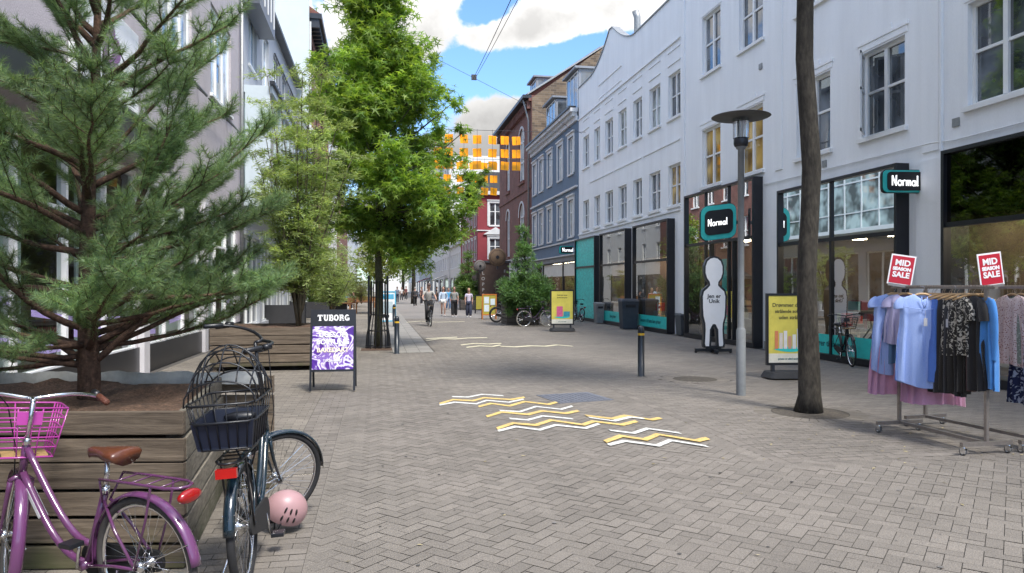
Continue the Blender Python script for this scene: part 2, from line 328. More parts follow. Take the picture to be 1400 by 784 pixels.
# ---------------------------------------------------------------- ground
MORTAR=mat('joint_sand',(.075,.068,.06),.95,.2,20)
PAV=mat('grey_paver',(.186,.166,.143),.9,.17,.45,.5,130,island=.11,fine=.30)
PAV2=mat('beige_paver',(.19,.168,.14),.9,.2,.7,.4,130,island=.17,fine=.28)
SLAB=mat('pale_slab',(.24,.228,.208),.85,.12,1.2,.3,120,island=.1,fine=.1)
GUT=mat('gutter_stone',(.18,.16,.138),.9,.2,2,.35,120,island=.14,fine=.14)
FARG=mat('far_paving',(.21,.195,.18),.9,.12,.6,.2,30,fine=.12)
g=MB().add([(-600,-300,0),(600,-300,0),(600,1500,0),(-600,1500,0)],[(0,1,2,3)]).obj('ground',MORTAR); tag(g,kind='structure')
XL=-.45; XR=3.9; YH=62
def inset(px, py, q, e=.0035):
    return q
def bricks_herring(name, inside, m, x0,x1,y0,y1, w=.105, z=.006):
    # herringbone laid at 45 degrees to the street; every paver a face of its own with a slight tilt
    c=math.cos(PI/4); V=[];T=[]; e=.0028
    n=int(((x1-x0)+(y1-y0))/w/1.2)+8; cx,cy=(x0+x1)/2,(y0+y1)/2
    for i in range(-n,n):
        for j in range(-n,n):
            k=(i-j)%4
            if k==0: a0,a1,b0,b1=i*w,(i+2)*w,j*w,(j+1)*w
            elif k==3: a0,a1,b0,b1=i*w,(i+1)*w,j*w,(j+2)*w
            else: continue
            ma,mb=(a0+a1)/2,(b0+b1)/2; X=cx+(ma*c-mb*c); Y=cy+(ma*c+mb*c)
            if not (x0<X<x1 and y0<Y<y1) or not inside(X,Y): continue
            a0+=e;b0+=e;a1-=e;b1-=e; dz=random.uniform(-.0012,.0012); t1=random.uniform(-.0009,.0009)
            for (a,b,s) in ((a0,b0,1),(a1,b0,-1),(a1,b1,-1),(a0,b1,1)):
                V.append((min(max(cx+(a-b)*c,x0),x1),cy+(a+b)*c,z+dz+s*t1))
            q=len(V)-4; T.append((q,q+1,q+2)); T.append((q,q+2,q+3))
    return tag(tri_mesh(name,np.array(V),np.array(T),m),kind='structure')
def bricks_run(name, inside, m, x0,x1,y0,y1, bl, bw, along='x', z=.006, e=.003):
    V=[];T=[]; r=0
    if along=='x':
        Y=y0
        while Y<y1-.001:
            X=x0-(bl/2 if r%2 else 0)
            while X<x1:
                a,b=max(X,x0),min(X+bl,x1)
                if b-a>.02 and inside((a+b)/2,Y+bw/2):
                    dz=random.uniform(-.0012,.0012); V+= [(a+e,Y+e,z+dz),(b-e,Y+e,z+dz),(b-e,Y+bw-e,z+dz),(a+e,Y+bw-e,z+dz)]; q=len(V)-4; T+=[(q,q+1,q+2),(q,q+2,q+3)]
                X+=bl
            Y+=bw; r+=1
    else:
        X=x0
        while X<x1-.001:
            Y=y0-(bl/2 if r%2 else 0)
            while Y<y1:
                a,b=max(Y,y0),min(Y+bl,y1)
                if b-a>.02 and inside(X+bw/2,(a+b)/2):
                    dz=random.uniform(-.0012,.0012); V+= [(X+e,a+e,z+dz),(X+bw-e,a+e,z+dz),(X+bw-e,b-e,z+dz),(X+e,b-e,z+dz)]; q=len(V)-4; T+=[(q,q+1,q+2),(q,q+2,q+3)]
                Y+=bl
            X+=bw; r+=1
    return tag(tri_mesh(name,np.array(V),np.array(T),m),kind='structure')
YC=6.6
PIT=G(1107,565); PIT.z=0                      # tree on the right
PIT2=G(950,519); PIT2.z=0
inpit=lambda X,Y: (X-PIT.x)**2+(Y-PIT.y)**2<.68**2 or (X-PIT2.x)**2+(Y-PIT2.y)**2<.62**2
bricks_herring('street_paving', lambda X,Y: (X<XR or Y<YC) and not(X>.42 and X<1.5 and Y>19.5 and X<1.5) and not (X<.42 and Y>19.5), PAV, XL,10.4,2.2,40)
bricks_run('pavement_right', lambda X,Y: not inpit(X,Y), PAV, XR+.13,10.4,YC+.13,40,.21,.105,'x')
bricks_run('kerb_line', lambda X,Y: True, GUT, XR,XR+.13,YC,40,.28,.13,'y')
bricks_run('kerb_line', lambda X,Y: True, GUT, XR+.13,10.4,YC,YC+.13,.28,.13,'x')
bricks_run('gutter', lambda X,Y: True, GUT, XL-.42,XL,2.0,19.4,.21,.105,'x')
bricks_run('pavement_left', lambda X,Y: True, PAV2, -4.4,XL-.42,2.0,19.4,.21,.105,'x')
bricks_run('pavement_left', lambda X,Y: True, PAV2, -4.4,.42,19.4,40,.28,.14,'x')
bricks_run('slab_strip', lambda X,Y: True, SLAB, .42,1.5,19.5,40,.54,.36,'y',e=.005)
tag(MB().add([(XL,2.2,.0035),(XL+.3,2.2,.0035),(XL+.3,40,.0035),(XL,40,.0035)],[(0,1,2,3)]).add([(XR-.25,YC,.0035),(XR,YC,.0035),(XR,40,.0035),(XR-.25,40,.0035)],[(0,1,2,3)]).add([(XR,YC-.25,.0035),(10.4,YC-.25,.0035),(10.4,YC,.0035),(XR,YC,.0035)],[(0,1,2,3)]).obj('edge_mortar',PAV),kind='structure')
def sheet(name,x0,x1,y0,y1,z,m): return tag(MB().add([(x0,y0,z),(x1,y0,z),(x1,y1,z),(x0,y1,z)],[(0,1,2,3)]).obj(name,m),kind='structure')
sheet('street_paving',1.5,10.4,40,400,.006,FARG); sheet('pavement_left',-4.4,.42,40,400,.006,PAV2); sheet('slab_strip',.42,1.5,40,400,.006,SLAB)
# tree pits: rings of radial setts round sunken earth
SOIL=mat('bark_mulch',(.085,.05,.032),.95,.45,18,.9,60,fine=.4)
GRIT=mat('pit_grit',(.085,.072,.056),.95,.35,14,.8,60,fine=.35)
def pit(c,r0,r1,z=.008):
    V=[];T=[]; n=int(2*PI*r1/.12)
    for i in range(n):
        a,b=2*PI*i/n+.008,2*PI*(i+1)/n-.008
        for (r,t) in ((r0,a),(r1,a),(r1,b),(r0,b)): V.append((c.x+r*math.cos(t),c.y+r*math.sin(t),z))
        q=len(V)-4; T+=[(q,q+1,q+2),(q,q+2,q+3)]
    return tag(tri_mesh('pit_edging',np.array(V),np.array(T),PAV2),kind='structure')
for c,r in ((PIT,.5),(PIT2,.40)):
    pit(c,r+.01,r+.24)
    mb=MB(); n=28; mb.add([(c.x,c.y,.03)]+[(c.x+r*math.cos(2*PI*i/n),c.y+r*math.sin(2*PI*i/n),.007) for i in range(n)],[(0,i+1,(i+1)%n+1) for i in range(n)])
    tag(mb.obj('tree_pit_earth',GRIT,smooth=True),kind='structure')
mb=MB().add([(-.42,20.2,.012),(.42,20.2,.012),(.42,21.0,.012),(-.42,21.0,.012)],[(0,1,2,3)]); tag(mb.obj('tree_pit_earth',SOIL),kind='structure')
# painted zigzags, worn through to the pavers in places
def worn(name,col):
    m,nt,N,L=nodes(name); out=N.new('ShaderNodeOutputMaterial'); p=N.new('ShaderNodeBsdfPrincipled'); L.new(p.outputs[0],out.inputs[0]); p.inputs['Roughness'].default_value=.75
    tc=N.new('ShaderNodeTexCoord'); n=N.new('ShaderNodeTexNoise'); n.inputs['Scale'].default_value=26; n.inputs['Detail'].default_value=8; n.inputs['Roughness'].default_value=.75; L.new(tc.outputs['Object'],n.inputs[0])
    r=N.new('ShaderNodeMapRange'); L.new(n.outputs[0],r.inputs[0]); r.inputs[1].default_value=.54; r.inputs[2].default_value=.60; r.inputs[4].default_value=.7
    # the joints of the herringbone show through
    mp=N.new('ShaderNodeMapping'); mp.inputs['Rotation'].default_value=(0,0,PI/4); L.new(tc.outputs['Object'],mp.inputs[0]); b=N.new('ShaderNodeTexBrick'); L.new(mp.outputs[0],b.inputs[0]); b.inputs['Scale'].default_value=1; b.inputs['Brick Width'].default_value=.28; b.inputs['Row Height'].default_value=.14; b.inputs['Mortar Size'].default_value=.005
    a=N.new('ShaderNodeMath'); a.operation='MAXIMUM'; L.new(r.outputs[0],a.inputs[0]); 
    k=N.new('ShaderNodeMath'); k.operation='MULTIPLY'; L.new(b.outputs['Fac'],k.inputs[0]); k.inputs[1].default_value=.75; L.new(k.outputs[0],a.inputs[1])
    n2=N.new('ShaderNodeTexNoise'); n2.inputs['Scale'].default_value=3; L.new(tc.outputs['Object'],n2.inputs[0]); r2=N.new('ShaderNodeMapRange'); L.new(n2.outputs[0],r2.inputs[0]); r2.inputs[3].default_value=.7; r2.inputs[4].default_value=1.25
    v=N.new('ShaderNodeVectorMath'); v.operation='SCALE'; v.inputs[0].default_value=col; L.new(r2.outputs[0],v.inputs['Scale'])
    mx=N.new('ShaderNodeMix'); mx.data_type='RGBA'; L.new(a.outputs[0],mx.inputs[0]); L.new(v.outputs[0],mx.inputs[6]); mx.inputs[7].default_value=(.22,.2,.18,1); L.new(mx.outputs[2],p.inputs['Base Color']); return m
YEL=worn('yellow_road_paint',(.70,.49,.15)); WRP=worn('white_road_paint',(.68,.68,.64))
CREAM=mat('cream_road_paint',(.62,.57,.40),.8,.15,6,.3,140,fine=.22)
def zig(pts, m, sc, ox, oy, wd=.055, z=.0105):
    P=[G(ox+p[0]/sc,oy+p[1]/sc) for p in pts]; mb=MB()
    vs=[]
    for p in P: vs += [(p.x,p.y-wd*(1 if m is not WRP else .9),z),(p.x,p.y+wd,z)]
    mb.add(vs,[(2*i,2*i+2,2*i+3,2*i+1) for i in range(len(P)-1)])
    return tag(mb.obj('zigzag_marking',m),kind='structure')
Zs=[(WRP,[(185,138),(255,140),(315,128),(408,134)]),(YEL,[(130,169),(190,151),(275,156),(325,143),(440,151),(500,141)]),
(WRP,[(130,175),(195,163),(290,170),(335,155),(432,163),(497,149)]),(YEL,[(300,182),(355,168),(435,179),(500,160),(605,172),(662,156)]),
(WRP,[(392,199),(480,205),(550,182),(660,194),(708,180)]),(YEL,[(335,226),(400,206),(515,217),(575,201),(680,212),(735,200)]),
(WRP,[(435,235),(515,241),(580,224),(710,236)]),(YEL,[(380,279),(450,255),(550,264),(615,242),(755,262),(800,247),(925,262),(988,246)]),
(WRP,[(385,290),(460,271),(565,285),(635,264),(765,278),(825,258)]),(YEL,[(766,222),(885,236),(940,222),(1050,240),(1092,233)]),
(WRP,[(780,231),(890,246),(960,229),(1020,236)]),(WRP,[(870,287),(975,300),(1035,280),(1178,300)]),
(YEL,[(850,337),(920,312),(1025,328),(1080,305),(1250,333),(1297,322)]),(WRP,[(865,352),(935,335),(1080,355),(1135,332),(1295,358)])]
for i,(m,p) in enumerate(Zs): zig(p,m,3.182,560,500,.070 if m is YEL else .060,.0105+.0006*i)
for i,p in enumerate([[(165,132),(240,127),(330,123)],[(165,142),(235,132),(320,133),(380,128),(490,126)],[(350,165),(420,157),(500,160),(565,156)],
  [(380,178),(450,170),(520,173),(560,165)],[(560,172),(640,176),(720,170),(800,172),(860,165),(945,172)],[(60,44),(130,38),(230,43),(370,40)]]):
    zig(p,CREAM,3.889,540,430,.13,.0115+.0007*i)
# dark stains and drains
mb=MB()
MET=mat('cast_iron',(.17,.18,.21),.55,.25,30,.5,90,metal=.4)
c=G(785,544.5); mh=thing('manhole_cover','blue grey square iron cover let into the paving beyond the painted zigzags','drain cover',(c.x,c.y,0),.2)
MB().box(-.46,.46,-.44,.44,.002,.0125).obj('rim',MET,mh)
mb=MB()
for i in range(9):
    for j in range(8): mb.box(-.42+i*.094,-.42+i*.094+.08,-.40+j*.1,-.40+j*.1+.08,.0127,.018)
mb.obj('grip_plate',MET,mh)

# litter: dry leaves and pale scraps blown over the paving
V=[];T=[]; rg0=random.Random(9)
for i in range(150):
    if i<60: x,y=rg0.gauss(5.4,1.2),rg0.gauss(7.2,.9)
    else: x,y=rg0.uniform(-3,9),rg0.uniform(3,24)
    a=rg0.uniform(0,6.28); l=rg0.uniform(.012,.032); w_=l*.45; q=len(V)
    for (p,s) in ((-l,0),(0,w_),(l,0),(0,-w_)): V.append((x+p*math.cos(a)-s*math.sin(a),y+p*math.sin(a)+s*math.cos(a),.0115+rg0.uniform(0,.006)))
    T+=[(q,q+1,q+2),(q,q+2,q+3)]
tag(tri_mesh('fallen_leaves',np.array(V),np.array(T),mat('dry_leaf',(.30,.25,.13),.8,.2,5,island=.6)),kind='stuff')

V=[];T=[]
for i in range(420):
    x,y=rg0.uniform(-3.5,9.5),rg0.uniform(2.8,26); r=rg0.uniform(.007,.02); q=len(V); V.append((x,y,.0125))
    for k in range(7): V.append((x+r*math.cos(k*.8976)*rg0.uniform(.8,1.2),y+r*math.sin(k*.8976),.0122))
    T+=[(q,q+1+k,q+1+(k+1)%7) for k in range(7)]
tag(tri_mesh('gum_spots',np.array(V),np.array(T),mat('trodden_gum',(.10,.095,.09),.8,.2,5,island=.75)),kind='stuff')
# ---------------------------------------------------------------- facades
class Fac:                                   # s along the wall, z up, d out of the wall
    def __init__(s,o,u,n): s.o=Vector(o); s.u=Vector(u); s.n=Vector(n)
    def p(s,a,z,d=0): q=s.o+s.u*a+s.n*d; return (q.x,q.y,q.z+z)
    def box(s,mb,a0,a1,z0,z1,d0,d1):
        return mb.hexa([s.p(a0,z0,d0),s.p(a1,z0,d0),s.p(a1,z0,d1),s.p(a0,z0,d1)],[s.p(a0,z1,d0),s.p(a1,z1,d0),s.p(a1,z1,d1),s.p(a0,z1,d1)])
    def quad(s,mb,a0,a1,z0,z1,d): return mb.add([s.p(a0,z0,d),s.p(a1,z0,d),s.p(a1,z1,d),s.p(a0,z1,d)],[(0,1,2,3)])
def wall(fac,a0,a1,z0,z1,holes,m,parent,depth=.28,name='wall',top=None,thick=8.):
    mb=MB(world=True); A=sorted({a0,a1,*[h[0] for h in holes],*[h[1] for h in holes]}); Z=sorted({z0,z1,*[h[2] for h in holes],*[h[3] for h in holes]})
    A=[a for a in A if a0<=a<=a1]; Z=[z for z in Z if z0<=z<=z1]
    for i in range(len(A)-1):
        for j in range(len(Z)-1):
            ca,cz=(A[i]+A[i+1])/2,(Z[j]+Z[j+1])/2
            if any(h[0]<ca<h[1] and h[2]<cz<h[3] for h in holes): continue
            fac.quad(mb,A[i],A[i+1],Z[j],Z[j+1],0)
    for h in holes:
        b,t,l,r=h[2],h[3],h[0],h[1]
        mb.add([fac.p(l,b,0),fac.p(l,t,0),fac.p(l,t,-depth),fac.p(l,b,-depth)],[(0,1,2,3)]); mb.add([fac.p(r,b,0),fac.p(r,t,0),fac.p(r,t,-depth),fac.p(r,b,-depth)],[(0,1,2,3)])
        mb.add([fac.p(l,t,0),fac.p(r,t,0),fac.p(r,t,-depth),fac.p(l,t,-depth)],[(0,1,2,3)])
        if b>z0+.01: mb.add([fac.p(l,b,0),fac.p(r,b,0),fac.p(r,b,-depth),fac.p(l,b,-depth)],[(0,1,2,3)])
    # ends, top and back so that the house is a solid
    for a in (a0,a1): mb.add([fac.p(a,z0,0),fac.p(a,z1,0),fac.p(a,z1,-thick),fac.p(a,z0,-thick)],[(0,1,2,3)])
    mb.add([fac.p(a0,z1,0),fac.p(a1,z1,0),fac.p(a1,z1,-thick),fac.p(a0,z1,-thick)],[(0,1,2,3)])
    mb.add([fac.p(a0,z0,-thick),fac.p(a1,z0,-thick),fac.p(a1,z1,-thick),fac.p(a0,z1,-thick)],[(0,1,2,3)])
    return mb.obj(name,m,parent)
def window(fac,a0,a1,z0,z1,parent,cols=2,rows=2,fm=None,pm=None,rec=.10,fw=.075,mw=.05,sill=True,surround=None,rowz=None,sm=None,thin=False):
    fm=fm or FRAME; pm=pm or PANE; mb=MB(world=True); d0,d1=-rec-.07,-rec
    B=fac.box
    B(mb,a0,a0+fw,z0,z1,d0,d1);B(mb,a1-fw,a1,z0,z1,d0,d1);B(mb,a0+fw,a1-fw,z1-fw,z1,d0,d1);B(mb,a0+fw,a1-fw,z0,z0+fw,d0,d1)
    for i in range(1,cols):
        c=a0+(a1-a0)*i/cols; B(mb,c-mw,c+mw,z0+fw,z1-fw,d0,d1+.012)
    zs=rowz or [z0+(z1-z0)*j/rows for j in range(1,rows)]
    cs=[a0+fw]+[a0+(a1-a0)*i/cols for i in range(1,cols)]+[a1-fw]
    for zc in zs:
        for i in range(cols): B(mb,cs[i]+(mw if i else 0),cs[i+1]-(mw if i<cols-1 else 0),zc-mw*.55,zc+mw*.55,d0,d1-.004)
    if thin:
        for i in range(cols):
            l=cs[i]+(mw if i else 0); r=cs[i+1]-(mw if i<cols-1 else 0); c=(l+r)/2
            B(mb,c-.012,c+.012,z0+fw,z1-fw,d0+.02,d1-.02)
    f=mb.obj('window',fm,parent)
    p=MB(world=True); fac.quad(p,a0+fw*.5,a1-fw*.5,z0+fw*.5,z1-fw*.5,d0+.025); p.obj('pane',pm,f)
    if sill:
        s=MB(world=True); B(s,a0-.09,a1+.09,z0-.09,z0-.002,-rec,.075); s.obj('sill',sm or fm,f)
    if surround:
        s=MB(world=True); t=surround; B(s,a0-t,a0-.002,z0,z1+t,-.02,.045);B(s,a1+.002,a1+t,z0,z1+t,-.02,.045);B(s,a0-.002,a1+.002,z1+.002,z1+t,-.02,.045);B(s,a0-t-.05,a1+t+.05,z1+t,z1+t+.09,-.02,.11); s.obj('surround',sm or fm,f)
    return f
def bar(fac,parent,name,m,*boxes):
    mb=MB(world=True)
    for b in boxes: fac.box(mb,*b)
    return mb.obj(name,m,parent)
RX=10.7
R_=Fac((RX,0,0),(0,1,0),(-1,0,0))
# rooms behind the shop windows
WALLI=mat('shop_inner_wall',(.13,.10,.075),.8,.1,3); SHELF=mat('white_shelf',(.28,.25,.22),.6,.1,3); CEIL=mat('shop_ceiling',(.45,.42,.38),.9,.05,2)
def mat_goods():
    m,nt,N,L=nodes('shelf_goods'); out=N.new('ShaderNodeOutputMaterial'); p=N.new('ShaderNodeBsdfPrincipled'); L.new(p.outputs[0],out.inputs[0])
    g=N.new('ShaderNodeNewGeometry'); r=N.new('ShaderNodeValToRGB'); r.color_ramp.interpolation='CONSTANT'; L.new(g.outputs['Random Per Island'],r.inputs[0])
    cs=[(.5,.05,.04),(.55,.45,.3),(.6,.58,.5),(.05,.25,.25),(.5,.25,.05),(.25,.03,.05),(.65,.6,.2),(.1,.1,.12)]
    e=r.color_ramp.elements; e[0].color=(*cs[0],1); e[1].position=.13; e[1].color=(*cs[1],1)
    for i,c in enumerate(cs[2:]): q=e.new(.26+.125*i); q.color=(*c,1)
    L.new(r.outputs[0],p.inputs['Base Color']); return m
GOODS=mat_goods()
LAMP=mat('shop_lamp_panel',(1.,.80,.55),.5,0,1,emit=14.)
def room(fac,a0,a1,z1,parent,depth=4.,lit=True,shelves=True):
    mb=MB(world=True); z0=.05
    mb.add([fac.p(a0,z0,-.3),fac.p(a1,z0,-.3),fac.p(a1,z0,-depth),fac.p(a0,z0,-depth)],[(0,1,2,3)])
    for a in (a0,a1): mb.add([fac.p(a,z0,-.3),fac.p(a,z1,-.3),fac.p(a,z1,-depth),fac.p(a,z0,-depth)],[(0,1,2,3)])
    fac.quad(mb,a0,a1,z0,z1,-depth)
    mb.add([fac.p(a0,z1,-.3),fac.p(a1,z1,-.3),fac.p(a1,z1,-depth),fac.p(a0,z1,-depth)],[(0,1,2,3)])
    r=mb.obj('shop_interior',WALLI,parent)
    if shelves:
        s=MB(world=True); g=MB(world=True)
        for z in (.5,.95,1.4,1.85):
            fac.box(s,a0+.1,a1-.1,z,z+.04,-depth+.02,-depth+.45)
            a=a0+.15
            while a<a1-.4:
                w_=random.uniform(.08,.28); fac.box(g,a,a+w_,z+.041,z+.04+random.uniform(.15,.34),-depth+.1,-depth+.4); a+=w_+.02
        k=(a0+a1)/2
        while k-a0>.8: k-=1.6
        while k<a1-.4:
            for z in (.35,.75,1.1):
                fac.box(s,k,k+.5,z,z+.03,-2.6,-1.5); d=-2.55
                while d<-1.7:
                    w_=random.uniform(.08,.2); fac.box(g,k+.05,k+.45,z+.031,z+.03+random.uniform(.12,.26),d,d+w_); d+=w_+.02
            k+=1.6
        k=a0+.35
        while k<a1-.8:
            fac.box(s,k,k+.9,.30,.34,-1.05,-.45); fac.box(s,k+.15,k+.75,.341,.75,-.95,-.6); d=k+.02
            while d<k+.8:
                w_=random.uniform(.07,.16); fac.box(g,d,d+w_,.751 if k+.15<d<k+.6 else .342,(.751 if k+.15<d<k+.6 else .342)+random.uniform(.14,.36),-.9,-.65); d+=w_+.015
            k+=1.25
        s.obj('shelf_unit',SHELF,r); g.obj('shelf_goods',GOODS,r)['kind']='stuff'
    if lit:
        l=MB(world=True); k=a0+.6
        while k<a1-.3:
            for d in (-1.2,-2.4,-3.4): fac.box(l,k-.12,k+.12,z1-.13,z1-.03,d-.12,d+.12)
            k+=1.3
        l.obj('ceiling_lamps',LAMP,r)['kind']='stuff'
    return r
def shopfront(fac,a0,a1,ztop,parent,transom=2.85,proj=.30,band=True,cols=1,film=None,door=None,bandtxt=None,rm=True,fw=.09,topm=None):
    # projecting black steel box frame, glass near its front
    mb=MB(world=True); B=fac.box
    for (x0,x1) in ((a0,a0+.07),(a1-.07,a1)): B(mb,x0,x1,.02,ztop,-.25,proj)
    B(mb,a0+.07,a1-.07,ztop-.07,ztop,-.25,proj); B(mb,a0+.07,a1-.07,.02,.16,-.25,proj)
    B(mb,a0+.07,a1-.07,transom-.045,transom+.045,proj-.14,proj-.03)
    for i in range(1,cols):
        c=a0+(a1-a0)*i/cols; B(mb,c-.035,c+.035,.16,transom-.045,proj-.14,proj-.035); 
        B(mb,c-.03,c+.03,transom+.045,ztop-.07,proj-.14,proj-.035)
    f=mb.obj('shop_window',BLACK,parent)
    p=MB(world=True); fac.quad(p,a0+.07,a1-.07,.16,transom-.045,proj-.08); p.obj('glass',film or SHOPG,f)
    p=MB(world=True); fac.quad(p,a0+.07,a1-.07,transom+.045,ztop-.07,proj-.08); p.obj('upper_glass',topm or (film or SHOPG2),f)
    if band:
        p=MB(world=True); B(p,a0+.08,a1-.08,.17,.62,proj-.075,proj-.07); b=p.obj('window_band',TEAL,f)
        if bandtxt:
            t=text(bandtxt,'lettering',.2,TEALINK,b,(0,0,0),offset=.004); 
            place_text(t,fac,(a0+a1)/2,.40,proj-.066,b)
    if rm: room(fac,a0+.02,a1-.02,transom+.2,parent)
    return f
SHOPG2=mat_glass('upper_shop_glass',.42,1.0,(.12,.13,.15))
def place_text(t,fac,a,z,d,parent):
    # text reads left-to-right as seen from the street: on the right-hand side that is against s
    s=-1 if fac.n.x<0 else 1
    if abs(fac.n.y)>.5: s=1
    me=t.data
    off=Vector((0,0,0)); o=parent
    while o: off+=o.location; o=o.parent
    for v in me.vertices:
        x,y,zz=v.co; q=Vector(fac.p(a+s*x, z+zz, d-y))-off; v.co=q
    me.update()

# ---- A: near white building
bA=thing('white_shop_building','tall white rendered building with black framed shop windows, nearest on the right','building',(RX,12,0))
A0,A1=-8.0,FY(932,RX)
wins=[(5.0,6.33),(8.0,9.33),(10.25,FY(1323,RX)+.0),(FY(1237,RX),FY(1178,RX)),(FY(1135,RX),FY(1089,RX)),(FY(1043,RX),FY(1010.5,RX)),(FY(985,RX),FY(960,RX))]
holes=[]
for a,b in wins: holes+= [(a,b,5.05,6.95),(a,b,8.77,10.7)]
shops=[(FY(1043,RX)+.0,FY(946,RX),4.85),(FY(1243,RX),FY(1076,RX),4.27),(6.9,FY(1305,RX),4.29),(1.2,6.0,4.29)]
holes+=[(a,b,.02,t) for a,b,t in shops]
wall(R_,A0,A1,0,13.6,holes,WHITEP,bA)
for i,(a,b) in enumerate(wins):
    if i==3:      # left leaf stands open
        f=window(R_,a,b,5.05,6.95,bA,cols=2,rows=2,rowz=[6.05],pm=PANE)
        s=MB(world=True); c=b-.08; 
        def lf(t,z,th=0): return Vector(R_.p(c-t*math.cos(.75),z,-.03+t*math.sin(.75)+th))
        for z0,z1 in ((5.13,5.19),(6.02,6.08),(6.81,6.87)): s.hexa([lf(0,z0),lf(.58,z0),lf(.58,z0,.04),lf(0,z0,.04)],[lf(0,z1),lf(.58,z1),lf(.58,z1,.04),lf(0,z1,.04)])
        for t0,t1 in ((0,.06),(.52,.58)): s.hexa([lf(t0,5.13,.001),lf(t1,5.13,.001),lf(t1,5.13,.042),lf(t0,5.13,.042)],[lf(t0,6.87,.001),lf(t1,6.87,.001),lf(t1,6.87,.042),lf(t0,6.87,.042)])
        o=s.obj('open_sash',FRAME,f)
        s=MB(world=True); s.add([lf(.05,5.16,.02),lf(.54,5.16,.02),lf(.54,6.84,.02),lf(.05,6.84,.02)],[(0,1,2,3)]); s.obj('sash_pane',PANE,f)
    else: window(R_,a,b,5.05,6.95,bA,cols=2,rows=2,rowz=[6.05],pm=(PANEY if i in (5,6) else PANE))
    window(R_,a,b,8.77,10.7,bA,cols=2,rows=2,rowz=[9.75],pm=PANE)
mbx=[]
for a,b in wins[1:]:
    c=(a+b)/2
    mbx+=[(a-.12,b+.12,7.13,7.2,-.0,.035),(a-.08,b+.08,6.99,7.128,0,.018),(c-.3,c+.3,7.202,7.32,0,.022),(a-.08,b+.08,10.74,10.88,0,.018)]
[bar(R_,bA,'lintel_moulding',WHITEP,q) for q in mbx]
bar(R_,bA,'pilaster',WHITEP,(FY(1285,RX),FY(1262,RX),4.4,13.55,0,.03)); bar(R_,bA,'pilaster',WHITEP,(FY(1070,RX),FY(1060,RX),4.9,13.55,0,.03)); bar(R_,bA,'pilaster',WHITEP,(A1-.30,A1-.002,0,13.55,0,.04))
bar(R_,bA,'downpipe',WHITEP,(FY(1287,RX)-.06,FY(1287,RX)-.01,.1,13.5,.0,.06))
for (s_,z_) in ((7.2,4.7),(11.9,4.75),(16.0,4.65),(19.0,7.9)): bar(R_,bA,'wall_vent',GALV,(s_,s_+.16,z_,z_+.16,.001,.03))
mb=MB(world=True); mb.tube([R_.p(7,4.52,.03),R_.p(12.0,4.50,.03),R_.p(12.6,4.56,.03),R_.p(18.9,4.60,.03)],.012,5); mb.obj('wall_cable',FRAME,bA,True)
bar(R_,bA,'wall_plinth',mat('grimy_plinth',(.36,.36,.35),.9,.3,3),(12.36,12.99,.01,.22,.031,.045),(FY(1074,RX),FY(1045,RX),.01,.22,.001,.02),(FY(944,RX),FY(935,RX),.01,.22,.001,.02))
bar(R_,bA,'pilaster',WHITEP,(12.35,13.0,0,4.25,0,.03))
# entrance: door leaves open to a lit hall, window beside it
f=shopfront(R_,shops[0][0],shops[0][1],4.85,bA,transom=3.15,band=False,cols=3,topm=SHOPG2)
for k in (0,1):
    a=shops[0][0]+.5+k*1.0
bar(R_,f,'door_frame',BLACK,(shops[0][0]+1.2,shops[0][0]+1.27,.16,3.1,.1,.29),(shops[0][0]+2.7,shops[0][0]+2.77,.16,3.1,.1,.29))
bar(R_,f,'poster_film',TEAL2,(shops[0][0]+1.85,shops[0][0]+2.15,.3,2.6,.155,.165))
shopfront(R_,shops[1][0],shops[1][1],4.27,bA,transom=2.85,cols=2,bandtxt='bevarer til lave priser',topm=mat_glass('blind_glass',.55,1.0,(.2,.22,.25)))
shopfront(R_,shops[2][0],shops[2][1],4.29,bA,transom=2.9,band=False,cols=2,topm=mat_glass('black_panel_glass',.01,.07,(.03,.03,.035)))
shopfront(R_,shops[3][0],shops[3][1],4.29,bA,transom=2.9,band=False,cols=2,topm=SHOPG2)

# ---- B: middle white building with curved parapet
bB=thing('white_gabled_building','lower white rendered building with a curved parapet peak and seven windows per floor','building',(RX,32,0))
B0,B1=A1,FY(790,RX); BX=RX+.05; RB=Fac((BX,0,0),(0,1,0),(-1,0,0))
cx=[(796,804),(811,819),(826,836.5),(844,855),(864,876),(886,901),(912,928.5)]
bw=[(FY(b,RX),FY(a,RX)) for a,b in cx]
bs=[(FY(819,RX),FY(791.5,RX)),(FY(862,RX),FY(826,RX)),(FY(921,RX),FY(872,RX))]
holes=[]
for a,b in bw: holes+=[(a,b,4.72,6.25),(a,b,7.98,9.62)]
holes+=[(a,b,.02,4.25) for a,b in bs]
wall(RB,B0+.002,B1,0,10.72,holes,WHITEP,bB)
for i,(a,b) in enumerate(bw):
    window(RB,a,b,4.72,6.25,bB,cols=2,rows=2,pm=(PANEY if i==6 else PANE),mw=.04); window(RB,a,b,7.98,9.62,bB,cols=2,rows=2,pm=(PANE2 if i%2 else PANE),mw=.04)
